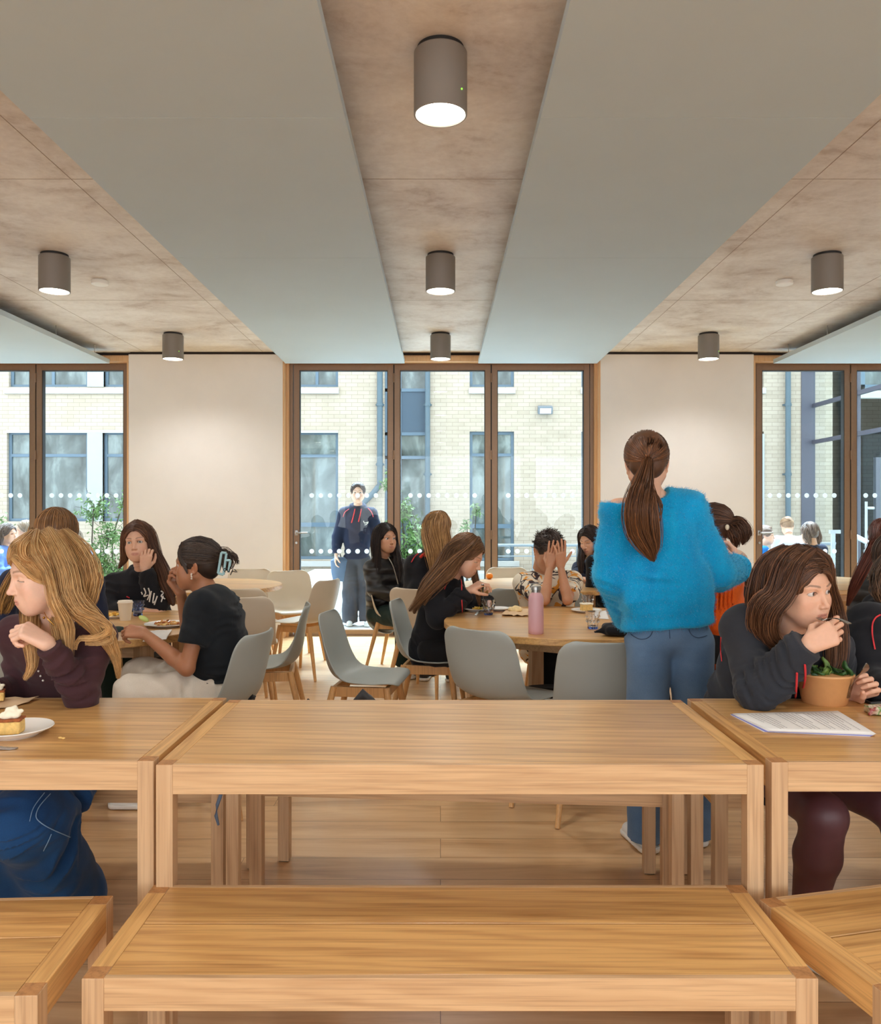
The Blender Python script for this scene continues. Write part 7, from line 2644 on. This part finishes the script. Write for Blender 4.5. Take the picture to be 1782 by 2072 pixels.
# right table: paper bowl with salad, spoon, sheets, wrap, phone
bp = tp(1690, 1432); bx = bp + (0, 0.075, 0)
r = empty('paper_bowl')
MB().lathe([(0, 0.002), (0.066, 0.002), (0.067, 0), (0.0685, 0.002), (0.0868, 0.090), (0.0890, 0.092), (0.0890, 0.0955), (0.0868, 0.0975), (0.0850, 0.0955), (0.0668, 0.008), (0, 0.006)], n=72).build('bowl_wall', M['kraft'], r, auto=50)
MB().lathe([(0.0867, 0.0925), (0.0895, 0.0925), (0.0902, 0.0955), (0.0892, 0.0985), (0.0868, 0.0985)], n=72).build('rolled_rim', plain('rim_kraft', S(214, 160, 104), 0.5), r, auto=60)
Z(r, bx, 'large kraft paper bowl of salad on the right table', 'bowl')
rng = np.random.default_rng(9)
for i in range(26):
    a, q = rng.uniform(0, 2 * math.pi), 0.07 * math.sqrt(rng.random())
    c = np.array((q * math.cos(a), q * math.sin(a), 0.094 + 0.012 * rng.random() - 0.05 * (q / 0.07) ** 4 * 0.2))
    n_ = 9
    u = np.linspace(-1, 1, n_); Lf, Wf = rng.uniform(0.022, 0.034), rng.uniform(0.010, 0.018)
    U, W_ = np.meshgrid(u, u, indexing='ij')
    wid = np.sqrt(np.clip(1 - U ** 2, 0.001, 1)) * (1 - 0.25 * U)
    P = np.stack([U * Lf, W_ * wid * Wf, 0.004 * np.sin(U * 4 + i) + 0.004 * np.cos(W_ * 5) + 0.3 * W_ ** 2 * Wf], -1).reshape(-1, 3)
    R = np.array(Euler((rng.uniform(-0.7, 0.7), rng.uniform(-0.6, 0.6), rng.uniform(0, 6.28))).to_matrix())
    if i in (3, 7): R = np.array(Euler((0.2, -1.2, rng.uniform(0, 6.28))).to_matrix()); c[2] += 0.02
    idx = np.arange(n_ * n_).reshape(n_, n_)
    Q = np.stack([idx[:-1, :-1], idx[1:, :-1], idx[1:, 1:], idx[:-1, 1:]], -1).reshape(-1, 4)
    dk = i % 3
    mt = M.setdefault('salad%d' % dk, plain('salad_leaf_%d' % dk, (S(52, 92, 40), S(104, 134, 62), S(34, 66, 34))[dk], 0.4, noise_amt=0.3, nscale=60))
    o = mesh_np('salad_leaf', P @ R.T, Q, mt); md = o.modifiers.new('thick', 'SOLIDIFY'); md.thickness = 0.0008
    Z(o, bx + c, 'one of the loose green salad leaves heaped in the kraft bowl', 'salad leaf', 'salad leaves in the bowl')
fork(tp(1738, 1400, 0.80) * 0 + at(1716, 1412, 2.60), at(1753, 1342, 2.55), 'steel spoon held upright behind the kraft bowl', 'spoon', name='spoon')
fork(at(1718, 1262, 2.44), at(1655, 1249, 2.54), 'steel fork at the mouth of the person with the kraft bowl')
# printed sheets
cs = [tp(1476, 1447), tp(1690, 1443), tp(1762, 1490), tp(1548, 1482)]
for k in range(6):
    a = (-0.03 + 0.011 * k)
    c0 = sum(cs) / 4
    pts = []
    for p in cs:
        d = p - c0
        pts.append(c0 + np.array((d[0] * math.cos(a) - d[1] * math.sin(a), d[0] * math.sin(a) + d[1] * math.cos(a), 0)) + (0.002 * k, -0.001 * k, 0))
    z = 0.75 + 0.0014 * k
    o = sheet('sheet_of_paper', pts, M['paper_b'] if k in (1, 2) else M['paper'], ('topmost printed sheet of the paper stack on the right table' if k == 5 else
              ['lowest white sheet of the paper stack on the right table', 'lower blue-edged sheet in the stack of printed paper', 'upper blue-edged sheet in the stack of printed paper', 'white sheet just over the blue-edged ones in the paper stack', 'white sheet directly under the topmost printed one'][k]),
              'sheet of paper', z, 0.0, k, 8, 0.0006, 'stack of printed sheets')
    if k == 5: topc, topo = pts, o
mb = MB()
rng = np.random.default_rng(6)
ztop = 0.75 + 0.0014 * 5 + 0.0018
for i in range(22):
    u = 0.10 + 0.80 * i / 21
    if i in (5, 6, 13): continue
    x = 0.10
    while x < 0.86:
        w = rng.uniform(0.02, 0.07)
        if x + w > (0.9 if i % 4 else 0.6): break
        P = lambda a_, b_: (topc[0] * (1 - a_) + topc[1] * a_) * (1 - b_) + (topc[3] * (1 - a_) + topc[2] * a_) * b_
        p, q = P(u, x), P(u, x + w)
        m_ = (p + q) / 2; d = q - p
        mb.box((m_[0], m_[1], ztop), (np.linalg.norm(d[:2]), 0.0017, 0.0002), 0, Euler((0, 0, math.atan2(d[1], d[0]))).to_matrix())
        x += w + 0.012
o = mb.build('print', M['ink'], None); o.parent = topo; o.location = -Vector(topo.location)
# foil wrapped snack
v = Vol((-0.07, -0.05, -0.005), (0.07, 0.05, 0.04), 0.002)
v.box((0, 0, 0.012), (0.048, 0.030, 0.012), rnd=0.006); v.noise(0.003, 40, ridged=True)
V, Q = v.mesh()
mw, nt, b = new_mat('printed_wrapper')
vv = coords(nt)
L(nt, ramp(nt, noise(nt, vv, 26, 3, 0.6, 1.0), [(0.36, S(150, 60, 56)), (0.45, S(206, 196, 170)), (0.52, S(90, 140, 60)), (0.62, S(200, 170, 140))]), b.inputs['Base Color'])
b.inputs['Roughness'].default_value = 0.35
o = mesh_np('snack_wrapper', V, Q, mw); o.rotation_euler = (0, 0, -0.2)
Z(o, tp(1790, 1447) + (0, 0.01, 0.001), 'crumpled green and red printed food wrapper at the right edge', 'wrapper')
r = empty('mobile_phone'); MB().box((0, 0, 0.005), (0.15, 0.074, 0.009), 0.003).build('case', MC['black_shoe'], r, auto=60)
MB().box((0, 0, 0.0098), (0.142, 0.068, 0.0006), 0).build('screen', plain('dark_phone_glass', S(20, 22, 26), 0.08), r)
r.rotation_euler = (0, 0, 0.1); Z(r, tp(1778, 1420) + (0.02, 0.0, 0.0), 'black mobile phone on the table right of the kraft bowl', 'phone')

# round table with the pink bottle
T1 = 0.75
b0 = tp(1084, 1282); r = empty('drink_bottle')
MB().lathe([(0, 0), (0.036, 0), (0.0385, 0.003), (0.039, 0.02), (0.039, 0.175), (0.037, 0.190), (0.030, 0.203), (0.0225, 0.209), (0.0215, 0.213), (0, 0.213)], n=56).build('flask_body', M['pink'], r, auto=50)
MB().lathe([(0, 0.211), (0.0225, 0.211), (0.0225, 0.218), (0.0215, 0.219), (0.0215, 0.222), (0.026, 0.223), (0.0265, 0.240), (0.025, 0.243), (0, 0.243)], n=40).tube([(0.022, 0, 0.236), (0.026, 0, 0.250), (0, 0, 0.256), (-0.026, 0, 0.250), (-0.022, 0, 0.236)], 0.003, 8).build('steel_cap', M['steel'], r, auto=40)
Z(r, b0, 'pink insulated drink bottle with steel cap standing on the round table', 'bottle')
tumbler(tp(988, 1244), 'glass tumbler with blue foot left of the pink bottle, before the pasta plate')
tumbler(tp(1199, 1272), 'glass tumbler with blue foot in front of the cake, right of the bottle')
tumbler(tp(1189, 1234), 'glass tumbler standing behind the cake slice near the blue jumper')
p1 = tp(968, 1236); plate('dinner_plate', p1, 0.105, 'grey-white plate of pasta under the fork of the long-haired person', h=0.018)
rng = np.random.default_rng(3)


def pasta(c, n, R, label, cols):
    v = Vol(c - (R, R, 0.006), c + (R, R, 0.04), 0.0022)
    for i in range(n):
        a, q = rng.uniform(0, 6.28), R * 0.75 * math.sqrt(rng.random())
        p = c + (q * math.cos(a), q * math.sin(a), 0.004 + 0.018 * (1 - q / R) * rng.random())
        d = unit(rng.normal(size=3) * (1, 1, 0.3)) * 0.013
        v.cone(p - d, p + d, 0.005, 0.005, k=0.001)
    V, Q = v.mesh()
    C = np.array(cols)[(np.abs(_hash(*[(V[:, i] * 70).astype(int) for i in range(3)])) * len(cols)).astype(int) % len(cols)]
    o = mesh_np('food', V - c, Q, MS['skin'], None, C)
    tag(Z(o, c, label, 'food'), kind='stuff')
    return o


pasta(p1 + (0.02, -0.01, 0.009), 60, 0.065, 'heap of yellow pasta on the plate under the fork', [S(214, 176, 60), S(196, 150, 50), S(150, 140, 60)])
fork(at(976, 1182, 4.80), np.array(p1) + (0.03, -0.02, 0.03), 'steel fork held upright in the pasta by the long-haired person')
fork(tp(962, 1246) + (0, 0, 0.003), tp(982, 1236) + (0, 0, 0.015), 'steel knife leaning on the rim of the pasta plate', True)
p2 = tp(1008, 1236); plate('side_plate', p2, 0.075, 'small tan-edged plate between the tumbler and the napkin', h=0.014)
MB().box((0, 0, 0.002), (0.17, 0.12, 0.004), 0.001).build('tray', plain('brown_tray', S(150, 104, 76), 0.6), None)
Z(bpy.data.objects['tray'], tp(1008, 1237) + (-0.01, 0, 0), 'small brown tray under the side plate on the round table', 'tray')
bpy.data.objects['side_plate'].location.z += 0.0042
sheet('napkin', [tp(1014, 1247), tp(1068, 1248), tp(1076, 1234), tp(1026, 1232)], M['napkin'], 'pale napkin with a half-eaten pastry left of the pink bottle', 'napkin', crumple=0.014, seed=5)
v = Vol((-0.06, -0.05, -0.004), (0.06, 0.05, 0.05), 0.0022)
for x, y, z, q in ((-0.02, 0, 0.016, 0.018), (0.005, 0.004, 0.022, 0.02), (0.025, -0.002, 0.016, 0.016), (0.0, -0.012, 0.014, 0.014)): v.ell((x, y, z), (q * 1.3, q, q * 0.9), k=0.008)
v.noise(0.003, 60)
V, Q = v.mesh(); o = mesh_np('pastry', V, Q, plain('pale_pastry', S(236, 212, 158), 0.8, noise_amt=0.12, nscale=60))
Z(o, tp(1042, 1240) + (0, 0, 0.005), 'half-eaten pale pastry on the napkin left of the pink bottle', 'pastry')
p3 = tp(1186, 1238); plate('cake_plate', p3, 0.095, 'white plate with a cream cake slice near the blue jumper', h=0.014)
c = cake(p3 + (0.0, 0, 0.008), 'cream layer cake slice on the plate near the blue jumper', 1.5, 0.2, cr=False, dk=False)
sheet('napkin', [tp(1205, 1252), tp(1232, 1254), tp(1226, 1236), tp(1204, 1238)], M['paper'], 'flat white napkin beside the cake plate on the round table', 'napkin', seed=8)
# dark bag on the lap side of the round table
v = Vol((-0.2, -0.12, -0.02), (0.2, 0.12, 0.16), 0.006)
v.box((0.03, 0, 0.02), (0.13, 0.07, 0.022), rnd=0.02); v.cone((-0.15, -0.02, 0.008), (-0.05, 0.0, 0.02), 0.006, 0.022, k=0.03); v.noise(0.006, 14)
V, Q = v.mesh(); o = mesh_np('folded_jacket', V, Q, MC['black'])
Z(o, tp(1250, 1292) + (0.05, 0.10, 0.012), 'dark folded jacket lying on the round table edge beside the blue jeans', 'jacket')
v = Vol((-0.2, -0.15, -0.22), (0.2, 0.15, 0.22), 0.008)
v.box((0, 0, 0), (0.15, 0.10, 0.18), rnd=0.06); v.noise(0.012, 9)
V, Q = v.mesh(); r = empty('backpack'); mesh_np('bag_body', V, Q, MC['black'], r)
MB().tube([(0.0, -0.12, 0.12), (0.07, -0.14, 0.06), (0.10, -0.14, -0.02), (0.05, -0.13, -0.08), (-0.02, -0.12, -0.08)], 0.004, 8).build('cord_loop', plain('pale_cord', S(206, 180, 140), 0.7), r)
Z(r, (0.62, 4.62, 0.20), 'black backpack with a pale cord loop standing under the round table', 'backpack')

# table with the orange
v = Vol((-0.05, -0.05, -0.05), (0.05, 0.05, 0.05), 0.003); v.ell((0, 0, 0), (0.033, 0.033, 0.029))
V, Q = v.mesh(); r = empty('mandarin'); mesh_np('peel', V, Q, M['mandarin'], r); MB().cyl((0, 0, 0.027), (0, 0, 0.031), 0.003, n=8).build('stalk', M['stem'], r)
Z(r, tp(990, 1172) + (0, 0, 0.029), 'small orange mandarin lying on the table near the doors', 'fruit')
p4 = tp(1194, 1178); plate('dinner_plate', p4, 0.125, 'plate of food before the dark-haired person by the pier', h=0.02)
pasta(p4 + (0, 0, 0.009), 70, 0.085, 'mixed yellow and green food on the far plate', [S(220, 180, 90), S(110, 110, 50), S(200, 150, 90), S(226, 204, 150)])
tag(sheet('napkin', [tp(1162, 1180), tp(1180, 1181), tp(1180, 1174), tp(1164, 1173)], M['paper'], 'white napkin beside the plate of the dark-haired person', 'napkin', seed=9))

# round table with the takeaway cup
c0 = tp(264, 1255); r = empty('takeaway_cup')
MB().lathe([(0, 0.002), (0.028, 0.002), (0.028, 0), (0.0295, 0.0), (0.0405, 0.100), (0.0, 0.100)], n=40).build('cup_wall', plain('white_cup_board', S(232, 222, 202), 0.6), r, auto=50)
MB().lathe([(0, 0.099), (0.043, 0.099), (0.043, 0.104), (0.040, 0.106), (0.039, 0.113), (0.034, 0.114), (0.033, 0.111), (0, 0.111)], n=40).build('lid', plain('cream_lid', S(240, 230, 212), 0.4), r, auto=50)
Z(r, c0 + (-0.03, 0, 0), 'white takeaway coffee cup with lid on the left round table', 'cup')
tumbler(tp(279, 1246), 'blue-tinted glass tumbler behind the takeaway cup', True, 0.98)
p5 = tp(338, 1267); plate('dinner_plate', p5, 0.120, 'plate of leftovers in front of the person in the black t-shirt', h=0.016)
pasta(p5 + (0, 0, 0.009), 40, 0.075, 'brown and orange leftovers on the plate by the black t-shirt', [S(206, 150, 80), S(170, 96, 50), S(226, 190, 120)])
p6 = tp(232, 1250); plate('side_plate', p6, 0.08, 'small plate with yellow snack behind the blonde hair', h=0.016)
pasta(p6 + (0, 0.0, 0.01), 30, 0.055, 'yellow snack pieces on the small plate behind the blonde hair', [S(230, 170, 60), S(240, 196, 90)])
sheet('napkin', [tp(288, 1300), tp(336, 1296), tp(348, 1276), tp(300, 1278)], M['paper'], 'white napkin at the near edge of the left round table', 'napkin', seed=12, crumple=0.006)
v = Vol((-0.04, -0.02, -0.02), (0.04, 0.02, 0.02), 0.0015); v.ell((0, 0, 0), (0.026, 0.010, 0.012)); v.noise(0.001, 60)
V, Q = v.mesh(); o = mesh_np('apple_wedge', V, Q, plain('pale_green_apple', S(186, 196, 110), 0.4, noise_amt=0.1)); o.rotation_euler = (0, 0.5, 0.2)
Z(o, at(291, 1252, 3.80), 'pale green slice of fruit held by the person in the black t-shirt', 'fruit')
# paper towel in the hand of the standing person
hpos = [A(1470, 1108, 3.63), A(1498, 1111, 3.65), A(1518, 1130, 3.67), A(1500, 1144, 3.64), A(1478, 1136, 3.62)]
mid_ = sum(hpos) / 5
V = np.array([mid_ + (0, -0.012, 0)] + hpos + [(p + mid_) / 2 + (0, (-1) ** i * 0.016, 0.004) for i, p in enumerate(hpos)])
Fq = [(0, 6 + i, 6 + (i + 1) % 5) for i in range(5)]
Fq2 = [(6 + i, 1 + i, 1 + (i + 1) % 5, 6 + (i + 1) % 5) for i in range(5)]
o = mesh_np('paper_towel', V - mid_, [np.array(Fq), np.array(Fq2)], plain('tan_tissue', S(214, 184, 160), 0.8))
md = o.modifiers.new('sub', 'SUBSURF'); md.levels = 2; md.render_levels = 2
md = o.modifiers.new('thick', 'SOLIDIFY'); md.thickness = 0.0012
Z(o, mid_, 'crumpled tan paper napkin held up by the person in the blue jumper', 'napkin')

# bag on the floor beyond the middle table
r = empty('shoulder_bag')
v = Vol((-0.22, -0.16, -0.01), (0.26, 0.16, 0.16), 0.006)
v.ell((0.10, 0, 0.05), (0.11, 0.09, 0.075)); v.ell((-0.03, 0.0, 0.035), (0.12, 0.10, 0.05), k=0.02); v.halfspace((0, 0, 0.003), (0, 0, -1)); v.noise(0.006, 16)
V, Q = v.mesh(); mesh_np('bag_body', V, Q, plain('taupe_bag_cloth', S(134, 122, 108), 0.8, noise_amt=0.15), r)
MB().tube([(0.0, -0.05, 0.03), (0.03, -0.08, 0.10), (0.10, -0.06, 0.130), (0.17, -0.08, 0.11), (0.20, -0.04, 0.03)], 0.012, 10).build('piping', MC['black_shoe'], r, auto=60)
v = Vol((-0.25, -0.12, -0.01), (0.0, 0.12, 0.14), 0.005); v.box((-0.14, 0, 0.05), (0.06, 0.05, 0.05), R=np.array(Euler((0, 0.4, 0.3)).to_matrix()), rnd=0.012); v.noise(0.004, 22)
V, Q = v.mesh(); mesh_np('flap', V, Q, MC['black'], r)
MB().box((0.03, -0.09, 0.07), (0.07, 0.006, 0.05), 0.002).build('blue_label', plain('pale_blue_cloth', S(140, 160, 200), 0.7), r)
Z(r, (-0.355, 2.99, 0.4505), 'dark and taupe shoulder bag on the bench behind the empty middle table', 'bag')
r.scale = (0.75, 0.85, 2.0)
# grey strap end hanging from the left bench
o = MB().tube([(0, 0, 0), (-0.012, 0.0, -0.035), (-0.016, 0, -0.07), (-0.008, 0, -0.10)], [0.006, 0.006, 0.006, 0.004], 8).build('dangling_strap', plain('grey_webbing', S(96, 112, 132), 0.7), None)
Z(o, at(447, 1607, 2.64), 'short grey webbing strap hanging below the table by the left table leg', 'strap')
